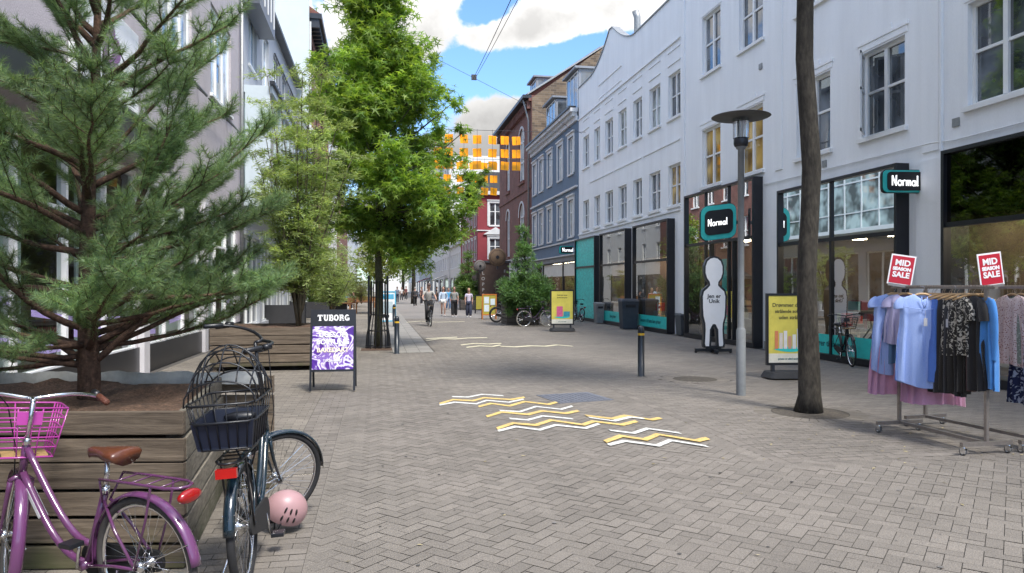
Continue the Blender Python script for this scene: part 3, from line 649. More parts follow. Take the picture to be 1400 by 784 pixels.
# parapet with the curved peak
pts=[(B0+.002,10.72),(B0+.002,12.45)]
for t in range(11):
    k=t/10; pts.append((29.9-.35+k*2.9, 12.45+ (1.3)*(k**1.6)))
pts.append((32.9,13.78))
for t in range(1,11):
    k=t/10; pts.append((32.9+k*3.3, 12.45+1.33*((1-k)**1.8)))
pts+=[(B1,12.45),(B1,10.72)]
mb=MB(world=True); mb.prism(pts,lambda p:RB.p(p[0],p[1],.0),lambda p:RB.p(p[0],p[1],-.3)); mb.obj('parapet',WHITEP,bB)
mb=MB(world=True)
for i in range(1,len(pts)-2):
    p,q=pts[i],pts[i+1]; mb.hexa([RB.p(p[0],p[1]+.003,-.34),RB.p(q[0],q[1]+.003,-.34),RB.p(q[0],q[1]+.003,.05),RB.p(p[0],p[1]+.003,.05)],[RB.p(p[0],p[1]+.05,-.34),RB.p(q[0],q[1]+.05,-.34),RB.p(q[0],q[1]+.05,.05),RB.p(p[0],p[1]+.05,.05)])
mb.obj('coping',GALV,bB)
bx=[(B0+.02,B1,10.70,10.76,0.001,.06),(B0+.02,B1,4.5,4.56,.001,.05)]
for i,(a,b) in enumerate(bw):
    bx+=[(a-.03,b+.03,9.95,9.99,.001,.035),(a-.03,b+.03,10.45,10.48,.001,.03)]
for (i,j) in ((4,6),(2,4),(0,2)): bx.append((bw[j][0],bw[i][0]-.2,7.05,7.10,.001,.035))
bx.append((31.2,34.6,11.6,11.65,.001,.04)); bx.append((31.2,34.6,10.95,10.98,.001,.03))
bar(RB,bB,'string_course',WHITEP,*bx)
WHITEF=TEAL
shopfront(RB,bs[0][0],bs[0][1],4.25,bB,transom=2.75,band=False,film=mat('teal_printed_film',(.035,.58,.53),.35,.28,9,fine=.3,bscale=25),rm=False)
shopfront(RB,bs[1][0],bs[1][1],4.25,bB,transom=2.75,topm=SHOPG,bandtxt='lave priser')
shopfront(RB,bs[2][0],bs[2][1],4.25,bB,transom=2.75,topm=SHOPG,bandtxt='bevarer til faste lave priser')
mb=MB(world=True); c=RB.p(FY(838,RX)+.2,0,-1.2); mb.tube([(c[0],c[1],11.5),(c[0],c[1],14.3),(c[0]-.1,c[1],14.6)],.16,10); mb.obj('roof_vent',GALV,bB,True)

# ---- C: blue building
BLUE=mat('blue_render',(.125,.18,.25),.8,.08,2,.15,80,fine=.04); GREYF=mat('grey_fascia',(.24,.25,.26),.7,.08,2); CREAMP=mat('cream_stucco',(.62,.63,.63),.75,.08,3); ZINC=mat('zinc_roof',(.22,.235,.26),.5,.15,2,metal=.3); ROOFD=mat('dark_slate',(.06,.062,.068),.7,.2,4)
bC=thing('blue_building','slate blue rendered building with white window surrounds, a white cornice and zinc dormers','building',(RX,45,0))
C0,C1=B1+.002,FY(727,RX)
cw=[(FY(b,RX),FY(a,RX)) for a,b in ((729,733.6),(737,743.3),(748,756),(761.5,770.5),(776,786))]
# even the widths
cw=[((a+b)/2-.55,(a+b)/2+.55) for a,b in cw]
holes=[(a,b,8.05,10.1) for a,b in cw]+[(a,b,4.55,6.6) for a,b in cw]+[(C0+.3,C1-3.6,.02,3.2),(C1-3.2,C1-1.9,.02,3.0)]
wall(R_,C0,C1,3.55,11.0,[h for h in holes if h[2]>3],BLUE,bC,name='wall')
wall(R_,C0,C1,0,3.549,[h for h in holes if h[2]<3],GREYF,bC,name='ground_floor_wall')
for a,b in cw:
    window(R_,a,b,8.05,10.1,bC,cols=2,rows=2,rowz=[9.4],surround=.2,sm=CREAMP,mw=.06,pm=PANE2,rec=.06); window(R_,a,b,4.55,6.6,bC,cols=2,rows=2,rowz=[5.9],surround=.2,sm=CREAMP,mw=.06,pm=PANE2,rec=.06)
bar(R_,bC,'string_course',CREAMP,(C0,C1,7.15,7.25,0,.12),(C0,C1,4.25,4.33,0,.08),(C0,C1,3.5,3.56,0,.1))
bx=[(C0,C1,10.75,11.0,0.001,.12),(C0,C1,11.22,11.42,.001,.42)]; a=C0+.1
while a<C1-.1: bx.append((a,a+.13,11.0,11.22,.001,.30)); a+=.28
bar(R_,bC,'cornice',CREAMP,*bx); bar(R_,bC,'gutter',DARK,(C0,C1,11.42,11.52,.1,.50))
mb=MB(world=True); mb.prism([(0,11.4),(-4.6,15.2),(-9,11.4)],lambda p:R_.p(C0,p[1],p[0]),lambda p:R_.p(C1,p[1],p[0])); mb.obj('roof',ROOFD,bC)
def dormer(fac,c,w_,z0,h_,parent,d0=-.5,dep=2.4):
    mb=MB(world=True); fac.box(mb,c-w_/2,c+w_/2,z0,z0+h_,-dep,d0); f=mb.obj('dormer',ZINC,parent)
    mb=MB(world=True); fac.box(mb,c-w_/2-.15,c+w_/2+.15,z0+h_,z0+h_+.12,-dep-.1,d0+.25); mb.obj('dormer_roof',ZINC,f)
    mb=MB(world=True); n=3; g=w_-.24
    for i in range(n+1): x0=c-g/2+g*i/n; fac.box(mb,x0-.035,x0+.035,z0+.45,z0+h_-.12,d0,d0+.03)
    fac.box(mb,c-g/2,c+g/2,z0+.40,z0+.47,d0,d0+.034); fac.box(mb,c-g/2,c+g/2,z0+h_-.15,z0+h_-.08,d0,d0+.034); mb.obj('dormer_window',FRAME,f)
    mb=MB(world=True); fac.quad(mb,c-g/2,c+g/2,z0+.45,z0+h_-.1,d0+.012)
    fac2=c-w_/2-.004; mb.add([fac.p(fac2,z0+.5,d0-.15),fac.p(fac2,z0+.5,d0-1.3),fac.p(fac2,z0+h_-.15,d0-1.3),fac.p(fac2,z0+h_-.15,d0-.15)],[(0,1,2,3)]); mb.obj('dormer_pane',PANE,f)
dormer(R_,FY(775,RX)+.6,2.6,11.45,2.6,bC); dormer(R_,FY(744,RX)+.2,2.6,11.45,2.3,bC)
f=bar(R_,bC,'shop_window',BLACK,(C0+.3,C0+.36,.05,3.2,-.1,.03),(C1-3.66,C1-3.6,.05,3.2,-.1,.03),(C0+.36,C1-3.66,3.12,3.2,-.1,.03),(C0+.36,C1-3.66,.05,.2,-.1,.03),(C0+3.2,C0+3.26,.2,3.12,-.1,.03))
mb=MB(world=True); R_.quad(mb,C0+.36,C1-3.66,.2,3.12,-.05); mb.obj('glass',SHOPG,f)
bar(R_,f,'white_film',mat('white_film',(.7,.68,.62),.5,.1,2),(C0+.4,C1-3.7,2.35,3.1,-.044,-.040)); bar(R_,f,'yellow_curtain',mat('yellow_cloth',(.5,.38,.05),.8,.2,7),(C0+1.1,C0+2.6,.3,2.35,-.6,-.5))
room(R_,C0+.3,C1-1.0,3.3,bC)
f=bar(R_,bC,'doorway',BLACK,(C1-3.2,C1-3.12,.02,3.0,-.2,.02),(C1-1.98,C1-1.9,.02,3.0,-.2,.02),(C1-3.12,C1-1.98,2.9,3.0,-.2,.02)); mb=MB(world=True); R_.quad(mb,C1-3.12,C1-1.98,.02,2.9,-.26); mb.obj('door_opening',mat('dark_red_door_fill',(.16,.02,.02),.6,.5,4),f)  # doorway closed by a flat sheet of uneven dark red

# ---- D: brick building with arched windows
BRK=mat_brick('red_brick',(.20,.072,.055),(.15,.055,.045),(.2,.15,.12)); BRKX=mat_brick('brown_gable_brick',(.21,.15,.095),(.09,.065,.045),(.24,.20,.16),'xz',.45,.16); 
bD=thing('arched_brick_building','dark red brick building with tall white arched windows and a deep bracketed eave','building',(RX,58,0))
D0,D1=C1+.05,FY(683,RX)
dw=[(FY(c,RX)-1.0,FY(c,RX)+1.0) for c in (713,)]+[(FY(c,RX)-.75,FY(c,RX)+.75) for c in (694.5,)]
holes=[(a,b,4.2,8.0) for a,b in dw]+[(a,b,9.6,13.6) for a,b in dw]
wall(R_,D0,D1,3.9,15.2,holes,BRK,bD)
wall(R_,D0,D1,0,3.899,[(D0+1,D0+5.5,.1,3.1),(D0+7,D1-1.2,.1,3.1)],CREAMP,bD,name='ground_floor_wall')
for k in ((D0+1,D0+5.5),(D0+7,D1-1.2)):
    f=bar(R_,bD,'shop_window',DARK,(k[0],k[0]+.1,.1,3.1,-.1,.02),(k[1]-.1,k[1],.1,3.1,-.1,.02),(k[0]+.1,k[1]-.1,3.0,3.1,-.1,.02)); mb=MB(world=True); R_.quad(mb,k[0]+.1,k[1]-.1,.1,3.0,-.06); mb.obj('glass',PANE,f)
def archwin(fac,a,b,z0,z1,parent):
    c=(a+b)/2; r=(b-a)/2; zs=z1-r
    # brick spandrels that round off the opening
    mb=MB(world=True)
    for s in (1,-1):
        P=[(c+s*r,z1),(c+s*r,zs)]+[(c+s*r*math.cos(t*PI/20),zs+r*math.sin(t*PI/20)) for t in range(1,11)]
        mb.prism(P,lambda p:fac.p(p[0],p[1],.0),lambda p:fac.p(p[0],p[1],-.27))
    mb.obj('arch_spandrel',BRK,parent)
    mb=MB(world=True); n=14
    def ring(r0,r1,d0,d1):
        for t in range(n):
            A,Bq=PI*t/n,PI*(t+1)/n
            q=[(c+r0*math.cos(A),zs+r0*math.sin(A)),(c+r1*math.cos(A),zs+r1*math.sin(A)),(c+r1*math.cos(Bq),zs+r1*math.sin(Bq)),(c+r0*math.cos(Bq),zs+r0*math.sin(Bq))]
            mb.prism(q,lambda p:fac.p(p[0],p[1],d1),lambda p:fac.p(p[0],p[1],d0))
    ring(r-.12,r,-.2,-.1)
    fac.box(mb,a,a+.12,z0,zs,-.2,-.1);fac.box(mb,b-.12,b,z0,zs,-.2,-.1);fac.box(mb,a+.12,b-.12,z0,z0+.12,-.2,-.1)
    fac.box(mb,c-.05,c+.05,z0+.12,z1-.14,-.2,-.09)
    for z in (z0+(zs-z0)*.5,zs): fac.box(mb,a+.12,b-.12,z-.05,z+.05,-.2,-.105)
    f=mb.obj('arched_window',FRAME,parent); mb=MB(world=True); fac.quad(mb,a+.03,b-.03,z0+.03,z1-.02,-.17); mb.obj('pane',PANE2,f)
    mb=MB(world=True); ring(r+.01,r+.17,-.02,.04); mb.obj('arch_trim',CREAMP,f)
    mb=MB(world=True); fac.box(mb,a-.15,b+.15,z0-.22,z0-.004,-.1,.12); mb.obj('sill',BRK,f)
for a,b in dw: archwin(R_,a,b,4.2,8.0,bD); archwin(R_,a,b,9.6,13.6,bD)
bx=[(D0,D1,14.8,15.0,.001,.2),(D0,D1,8.7,8.9,.001,.08)]; a=D0+.2
while a<D1-.2: bx.append((a,a+.18,14.3,14.8,.001,.28)); a+=.5
bar(R_,bD,'eave_brackets',BRK,*bx); bar(R_,bD,'eave',DARK,(D0,D1,15.0,15.22,.001,.62)); bar(R_,bD,'ledge',CREAMP,(D0,D1,3.75,3.92,0.001,.15))
mb=MB(world=True); mb.prism([(.5,15.21),(-5.1,19.0),(-10.5,15.21)],lambda p:R_.p(D0+.25,p[1],p[0]),lambda p:R_.p(D1,p[1],p[0])); mb.obj('roof',mat('red_tile',(.16,.06,.045),.8,.25,5),bD)
mb=MB(world=True); mb.prism([(-.03,11),(-.03,15.0),(-.35,15.25),(-5.4,18.95),(-10.5,15.2),(-10.5,11)],lambda p:R_.p(D0-.03,p[1],p[0]),lambda p:R_.p(D0+.246,p[1],p[0])); mb.obj('gable_wall',BRKX,bD)
mb=MB(world=True); mb.prism([(.3,15.2),(-5.4,19.0),(-5.4,19.12),(.3,15.34)],lambda p:R_.p(D0-.06,p[1],p[0]),lambda p:R_.p(D0+.3,p[1],p[0])); mb.obj('verge',GALV,bD)
dormer(R_,D0+3.6,2.2,15.3,1.9,bD,d0=-.9,dep=3)
mb=MB(world=True); mb.tube([R_.p(D0+.5,15,.5),R_.p(D0+.5,14.2,.3),R_.p(D0+.5,13.5,.12),R_.p(D0+.5,.3,.12)],.07,8); mb.obj('downpipe',GALV,bD,True)

# ---- E: red corner house beyond the side street, its end wall facing us
REDR=mat('crimson_render',(.24,.035,.045),.8,.08,2,.1,60); BROWN=mat('brown_stone',(.085,.055,.042),.85,.2,3)
EX=10.0; EY=73.
RE=Fac((EX,0,0),(0,1,0),(-1,0,0)); EE=Fac((EX,EY,0),(1,0,0),(0,-1,0))
bE=thing('red_corner_building','crimson corner house with white pedimented windows above a brown stone ground floor','building',(EX,EY,0))
hol=[(1.05,2.55,4.5,6.6),(1.05,2.55,7.9,10.2)]
wall(EE,0,8,3.3,11.0,hol,REDR,bE,thick=.4,name='end_wall'); wall(EE,-.02,8.02,0,3.298,[(1.0,2.6,.1,2.6)],BROWN,bE,thick=14,name='ground_floor_wall')
f=bar(EE,bE,'doorway',BLACK,(1.0,1.1,.1,2.6,-.1,.02),(2.5,2.6,.1,2.6,-.1,.02),(1.1,2.5,2.5,2.6,-.1,.02)); mb=MB(world=True); EE.quad(mb,1.1,2.5,.1,2.5,-.06); mb.obj('glass',PANE,f)
for a,b,c,d in hol: window(EE,a+.15,b-.15,c,d,bE,cols=2,rows=2,rowz=[c+(d-c)*.62],surround=.22,sm=CREAMP,mw=.06)
mb=MB(world=True)
for z in (7.0,):
    mb.prism([(.55,z),(3.05,z),(1.8,z+.75)],lambda p:EE.p(p[0],p[1],.18),lambda p:EE.p(p[0],p[1],0))
mb.obj('pediment',CREAMP,bE)
st=[(EY+1.2+i*2.6,EY+2.3+i*2.6) for i in range(5)]
hol=[(a,b,4.5,6.6) for a,b in st]+[(a,b,7.9,10.0) for a,b in st]
wall(RE,EY+.403,EY+15,3.301,10.99,hol,REDR,bE,name='side_wall',thick=7.9)
for a,b in st:
    window(RE,a,b,4.5,6.6,bE,surround=.2,sm=CREAMP); window(RE,a,b,7.9,10.0,bE,surround=.2,sm=CREAMP)
bar(EE,bE,'cornice',CREAMP,(-.3,8.2,11.0,11.35,-9,.35)); bar(EE,bE,'string_course',CREAMP,(-.1,8.1,3.2,3.4,0.001,.15),(-.1,8.1,7.35,7.45,.001,.1))
mb=MB(world=True); EE.box(mb,.3,8,11.35,13.4,-9,-.5); mb.obj('mansard_roof',ROOFD,bE)

# ---- F G H and further right-hand houses
def simple_house(name,label,X,y0,y1,h,m,parent_side=1,cols=4,floors=2,z0=4.2,fh=3.2,ww=1.0,wh=1.7,roof=None,blank_end=True,gf=None,thick=9,pm=None,door=True):
    n=(-1,0,0) if parent_side>0 else (1,0,0); F=Fac((X,0,0),(0,1,0),n); b=thing(name,label,'building',(X,(y0+y1)/2,0)); L_=y1-y0; hs=[]
    for fl in range(floors):
        for c in range(cols):
            s=y0+L_*(c+.5)/cols; hs.append((s-ww/2,s+ww/2,z0+fl*fh,z0+fl*fh+wh))
    sh=[(y0+L_*(c+.15)/max(1,cols//2),y0+L_*(c+.85)/max(1,cols//2),.1,2.9) for c in range(max(1,cols//2))]
    wall(F,y0,y1,0,h,hs+sh,m,b,thick=thick)
    for q in hs: window(F,*q,b,surround=None,pm=pm)
    for q in sh:
        f=bar(F,b,'shop_window',DARK,(q[0],q[0]+.08,.1,2.9,-.1,.02),(q[1]-.08,q[1],.1,2.9,-.1,.02),(q[0]+.08,q[1]-.08,2.8,2.9,-.1,.02)); mb=MB(world=True); F.quad(mb,q[0]+.08,q[1]-.08,.1,2.8,-.05); mb.obj('glass',PANE,f)
    bar(F,b,'cornice',CREAMP,(y0,y1,h-.35,h-.05,.001,.28))
    if roof:
        mb=MB(world=True); mb.prism([(.3,h+.002),(-thick/2,h+roof),(-thick,h+.002)],lambda p:F.p(y0,p[1],p[0]),lambda p:F.p(y1,p[1],p[0])); mb.obj('roof',ROOFD,b)
    return b,F
GREYW=mat('pale_grey_render',(.58,.60,.62),.85,.06,2); WARMW=mat('warm_white_render',(.66,.65,.62),.85,.06,2); GREYD=mat('mid_grey_cladding',(.30,.33,.36),.6,.1,2)
simple_house('low_white_house','low white house with a sloping grey roof just past the crimson corner house',10.0,88.2,101,7.3,WARMW,cols=6,floors=1,roof=2.2)
bG,FG=simple_house('tall_white_block','tall pale block whose blank end wall rises over the low white house',9.9,101.2,135,20,WARMW,cols=9,floors=5,ww=1.6)
simple_house('grey_clad_house','grey clad shop house with awnings in the far right distance',9.8,135.3,172,10,GREYD,cols=8,floors=2,roof=1.5)
simple_house('distant_white_terrace','white terrace at the far end of the right side',9.8,172.3,230,11,GREYW,cols=12,floors=2,roof=2)
for i,(y,m,c) in enumerate(((139,(.30,.02,.03),'dark red'),(146,(.02,.02,.025),'black'),(106,(.55,.52,.45),'cream'))):
    aw=thing('shop_awning',c+' shop awning sloping over the far right pavement','awning',(9.7,y,2.9)); mm=mat('awning_'+c.replace(' ','_'),m,.8)
    MB().add([(0,-2.4,.5),(0,2.4,.5),(-1.8,2.4,-.2),(-1.8,-2.4,-.2),(-1.8,2.4,-.4),(-1.8,-2.4,-.4)],[(0,1,2,3),(3,2,4,5)]).obj('cloth',mm,aw); MB().tube([(0,-2.35,.45),(-1.78,-2.35,-.22)],.03).tube([(0,2.35,.45),(-1.78,2.35,-.22)],.03).obj('arm',DARK,aw)

# ---------------------------------------------------------------- left side
LX=-4.6
L_=Fac((LX,0,0),(0,1,0),(1,0,0))
LILAC=mat('lilac_grey_roughcast',(.47,.43,.45),.95,.07,2,.9,45,fine=.12)
b1=thing('lilac_grey_building','lilac grey roughcast building behind the big pine, with a black fascia over its shop glass','building',(LX,12,0))
y1=26.3
lw=[(FY(222,LX),FY(262,LX)),(FY(288,LX),FY(318,LX)-.3),(9.0,11.8),(3,6)]
def fixs(a,b): return (min(a,b),max(a,b))
lw=[fixs(*q) for q in lw]
holes=[(a,b,7.2,9.8) for a,b in lw]+[(-2,8.5,.5,4.0),(8.9,15.4,.5,4.0),(15.8,20.6,.5,4.0),(21.0,25.6,.5,4.0)]
wall(L_,-8,y1,0,14.5,holes,LILAC,b1)
LPANE=mat_pane('left_window_pane',(.25,.33,.42),1.9)
for a,b in lw: window(L_,a,b,7.2,9.8,b1,cols=3,rows=1,pm=LPANE,fw=.1,mw=.06,rec=.06)
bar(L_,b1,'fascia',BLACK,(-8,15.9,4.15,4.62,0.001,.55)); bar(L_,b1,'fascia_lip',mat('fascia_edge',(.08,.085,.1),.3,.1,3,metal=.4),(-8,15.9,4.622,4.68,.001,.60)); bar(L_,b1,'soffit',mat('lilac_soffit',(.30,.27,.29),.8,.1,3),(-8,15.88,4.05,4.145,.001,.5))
for k,(a,b) in enumerate(((-2,8.5),(8.9,15.4),(15.8,20.6),(21.0,25.6))):
    n=max(2,int((b-a)/1.5)); bx=[]
    for i in range(n+1): x0=a+(b-a-.08)*i/n; bx.append((x0,x0+.08,.5,4.0,-.15,-.02))
    for i in range(n): xa=a+(b-a-.08)*i/n+.08; xb=a+(b-a-.08)*(i+1)/n; bx+=[(xa,xb,3.9,4.0,-.15,-.03),(xa,xb,.5,.58,-.15,-.03),(xa,xb,2.9,2.96,-.15,-.035)]
    f=bar(L_,b1,'shop_window',WHITE,*bx); mb=MB(world=True); L_.quad(mb,a+.05,b-.05,.5,3.95,-.09); mb.obj('glass',SHOPG,f)
    lil=mat('lilac_window_film',(.45,.36,.72),.4,.1,3); mb=MB(world=True)
    r=random.Random(k)
    for i in range(int((b-a)*1.2)):
        c=a+.4+r.random()*(b-a-.9); z=.75+r.random()*.9; w_=.3+r.random()*.5; h_=.08+.14*r.random(); sk=r.uniform(-.15,.15)
        mb.prism([(c-w_,z),(c+w_,z+sk),(c+w_,z+sk+h_),(c-w_,z+h_)],lambda p:L_.p(min(max(p[0],a+.1),b-.1),p[1],-.082),lambda p:L_.p(min(max(p[0],a+.1),b-.1),p[1],-.085+.0003*i))
    mb.obj('window_film',lil,f)
    room(L_,a,b,3.9,b1,depth=3.2,lit=False)
    bar(L_,f,'roller_blind',mat('pale_green_blind',(.55,.62,.58),.7,.08,3),*[(a+.15+i*1.5,a+1.2+i*1.5,.65,3.8,-.45,-.42) for i in range(int((b-a)/1.5)) if (i+k)%2==0])
bar(L_,b1,'pillar',mat('white_pillar',(.62,.60,.62),.7,.06,3),(8.52,8.88,0,4.04,.0,.12),(15.42,15.78,0,4.04,0,.12),(20.62,20.98,0,4.1,0,.12))
bar(L_,b1,'plinth',BLACK,(-8,8.5,0.01,.56,.001,.04),(8.9,15.4,.01,.56,.001,.04),(15.8,20.6,.01,.56,.001,.04),(21,26.2,.01,.56,.001,.04))
# cable tray and blade sign
mb=MB(world=True); mb.tube([L_.p(12,6.75,.22),L_.p(20.3,6.75,.22)],.035,6); mb.tube([L_.p(20.6,6.75,.22),L_.p(26,6.75,.22)],.03,6)
for s in (12.5,14.5,16.5,18.5,20.2,22,24,25.8): mb.tube([L_.p(s,6.75,.22),L_.p(s,6.95,.0)],.03,6)
mb.obj('lighting_rail',DARK,b1,True)
mb=MB(world=True); mb.tube([L_.p(26.1,.1,.1),L_.p(26.1,14.3,.1)],.06,8); mb.obj('downpipe',GALV,b1,True)
s=thing('flower_logo_sign','white sign panel with purple petals fixed high on the lilac grey wall','sign',L_.p(13.6,4.95,.06))
MB().box(-.05,.05,-1.5,1.5,0,1.6).obj('panel',WHITE,s,bevel=.01)
mb=MB()
for i in range(5):
    a=2*PI*i/5+.3; P=[(.3*math.cos(a)+.22*math.cos(t*PI/6),.3*math.sin(a)+.22*math.sin(t*PI/6)) for t in range(12)]
    mb.prism(P,lambda p:(.054+.0006*i,p[0],.85+p[1]),lambda p:(.05,p[0],.85+p[1]))
mb.obj('emblem',mat('plum_print',(.25,.10,.28),.5),s)
# L2 with the glazed oriel
PALEG=mat('pale_grey_panel',(.42,.44,.47),.6,.06,2)
b2=thing('glazed_bay_building','pale grey building with a long glazed bay and a dark gutter on the left side','building',(LX,35,0))
y2=44.2
uw=[(28+i*3.2,29.9+i*3.2,9.9,12.3) for i in range(5)]
gw=[(27+i*4.2,30.6+i*4.2,.3,3.6) for i in range(4)]
wall(L_,y1+.003,y2,0,13.3,uw+gw,PALEG,b2)
for q in uw: window(L_,*q,b2,cols=2,rows=1,pm=LPANE)
for q in gw: window(L_,*q,b2,cols=3,rows=1,pm=PANE,sill=False)
mb=MB(world=True); L_.box(mb,27,y2-.5,4.6,4.8,.001,.9); L_.box(mb,27,y2-.5,8.6,8.85,.001,.98); 
for i in range(13):
    s_=27+(y2-.5-27-.08)*i/12; L_.box(mb,s_,s_+.08,4.8,8.6,.82,.9)
    if i<12: 
        t_=27+(y2-.5-27-.08)*(i+1)/12; L_.box(mb,s_+.08,t_,7.2,7.28,.83,.89); L_.box(mb,s_+.08,t_,5.6,5.66,.83,.89)
L_.box(mb,27,27.08,4.8,8.6,.05,.82); L_.box(mb,27.0,27.07,7.2,7.28,.05,.82)
f=mb.obj('glazed_bay',mat('pale_blue_frame',(.55,.62,.66),.4,.05,3),b2)
mb=MB(world=True); L_.quad(mb,27.04,y2-.54,4.8,8.6,.86); mb.add([L_.p(27.04,4.8,.02),L_.p(27.04,4.8,.86),L_.p(27.04,8.6,.86),L_.p(27.04,8.6,.02)],[(0,1,2,3)]); mb.obj('pane',mat_pane('bay_pane',(.20,.27,.28),1.8),f)
bar(L_,b2,'bay_gutter',DARK,(26.8,y2-.3,8.86,8.98,.90,1.08)); bar(L_,b2,'gutter',DARK,(y1+.1,y2,13.3,13.45,.001,.35))
mb=MB(world=True)
for i in range(40): mb.tube([L_.p(27+i*.42,9.05,1.05),L_.p(27+i*.42,10.0,1.05)],.012,4)
mb.tube([L_.p(27,10.0,1.05),L_.p(43.6,10.0,1.05)],.03,6); mb.obj('balcony_rail',DARK,b2)
# upper oriel box, near
mb=MB(world=True); L_.box(mb,26.6,30.5,11.6,14.8,.001,.6); f=mb.obj('upper_bay',mat('anthracite_panel',(.10,.11,.13),.4,.1,2),b2); mb=MB(world=True)
for i in range(5): L_.box(mb,26.9+i*.8,26.98+i*.8,11.9,14.4,.6,.63)
mb.obj('bay_frame',FRAME,f)
# L3 brick with white rendered end wall facing us
GW=mat('pale_green_white_render',(.52,.57,.56),.85,.05,.8,.1,30)
b3=thing('brick_building_with_pale_gable','tall brick building with a blank pale end wall facing the camera and dark bracketed eaves','building',(-3.9,44.3,0))
G3=Fac((-3.9,44.3,0),(-1,0,0),(0,-1,0)); L3=Fac((-3.9,0,0),(0,1,0),(1,0,0))
mb=MB(world=True); G3.box(mb,.0,9.5,0,21.5,-.28,0); mb.obj('end_wall',GW,b3)
hs=[(46+i*2.6,47.2+i*2.6,z,z+2.0) for i in range(6) for z in (4.6,8.0,11.4,14.6)]
wall(L3,44.6,62,0,17.6,hs,BRK,b3,thick=9)
for q in hs: window(L3,*q,b3)
bx=[(44.6,62,17.6,17.9,.001,.7)]; a=44.7
while a<61.8: bx.append((a,a+.2,17.1,17.6,.001,.55)); a+=.7
bar(L3,b3,'eave_brackets',DARK,*bx)
bar(L3,b3,'downpipe',CREAMP,(44.62,44.75,.2,17.4,.001,.1))
mb=MB(world=True); mb.prism([(.6,17.9),(-4.5,21.3),(-9,17.9)],lambda p:L3.p(44.6,p[1],p[0]),lambda p:L3.p(62,p[1],p[0])); mb.obj('roof',mat('red_tile',(.16,.06,.045)),b3)
mb=MB(world=True); L3.box(mb,47,48.4,19,20.6,-3.2,-2.2); mb.obj('chimney',GALV,b3)
simple_house('cream_terrace_house','cream terrace house on the left beyond the brick building',-4.6,62.3,88,13,WARMW,parent_side=-1,cols=7,floors=3,roof=3)
simple_house('far_left_brick_house','red brick house far down the left side',-4.6,88.3,120,14,BRK,parent_side=-1,cols=8,floors=3,roof=3)
simple_house('far_left_grey_house','grey house furthest down the left side',-4.6,120.3,180,12,GREYW,parent_side=-1,cols=12,floors=3,roof=2)
simple_house('street_end_block','pale block closing the view at the end of the street',-1.0,240,246,14,WARMW,cols=2,floors=3,thick=40)
# ---------------------------------------------------------------- vegetation
BARK=mat('grey_brown_bark',(.036,.031,.024),.95,.5,7,1.,28,fine=.35,stretch=(1,1,.35)); BARKR=mat('reddish_pine_bark',(.085,.048,.032),.95,.5,22,1.,40,fine=.4); BARKG=mat('mossy_bark',(.075,.075,.045),.95,.3,9,.8,35,fine=.3)
TWIG=mat('twig_bark',(.10,.085,.055),.9,.3,20)
LF_MAPLE=mat_leaf('fresh_green_leaf',(.10,.21,.035),(.30,.42,.08),.5)
LF_DARK=mat_leaf('dark_green_leaf',(.08,.16,.03),(.17,.28,.05),.45)
LF_WIL=mat_leaf('olive_willow_leaf',(.20,.30,.09),(.42,.50,.22),.45)
LF_PINE=mat_leaf('pine_needle',(.07,.15,.085),(.28,.39,.15),.3,.45)
LF_FIR=mat_leaf('conifer_needle',(.075,.17,.06),(.17,.29,.09),.35,.5)
LF_YG=mat_leaf('yellow_green_leaf',(.12,.17,.03),(.24,.28,.05),.4)
def unit(v): return v/np.maximum(np.linalg.norm(v,axis=-1,keepdims=True),1e-9)
def star_leaves(P,size,rng,kind='star',droop=.35,outward=None):
    n=len(P); 
    if kind=='star':
        tv=[(0,0)]; tt=[]
        for i,(a,l) in enumerate(((-2.2,.55),(-1.1,.85),(0,1.),(1.1,.85),(2.2,.55))):
            b=len(tv); w_=.17; 
            tv+= [(.20*math.sin(a-.5),.20*math.cos(a-.5)),(l*math.sin(a),l*math.cos(a)),(.20*math.sin(a+.5),.20*math.cos(a+.5))]; tt+=[(0,b,b+1),(0,b+1,b+2)]
    elif kind=='thin': tv=[(0,0),(.085,.45),(0,1),(-.085,.45)]; tt=[(0,1,2),(0,2,3)]
    else: tv=[(0,0),(.32,.35),(.22,.75),(0,1),(-.22,.75),(-.32,.35)]; tt=[(0,1,2),(0,2,3),(0,3,4),(0,4,5)]
    tv=np.array(tv); tt=np.array(tt)
    Yv=rng.normal(size=(n,3)); Yv[:,2]=Yv[:,2]*.5-droop
    if outward is not None: Yv=Yv*.75+outward
    Yv=unit(Yv); Nn=unit(rng.normal(size=(n,3))*.55+np.array([0,0,1.])); Xv=unit(np.cross(Yv,Nn)); Zv=np.cross(Xv,Yv)
    S=size*rng.uniform(.65,1.2,n)
    V=P[:,None,:]+S[:,None,None]*(tv[None,:,0,None]*Xv[:,None,:]+tv[None,:,1,None]*Yv[:,None,:]- (np.abs(tv[None,:,0,None])*.35)*Zv[:,None,:])
    T=(tt[None]+ (np.arange(n)*len(tv))[:,None,None]).reshape(-1,3)
    return V.reshape(-1,3),T
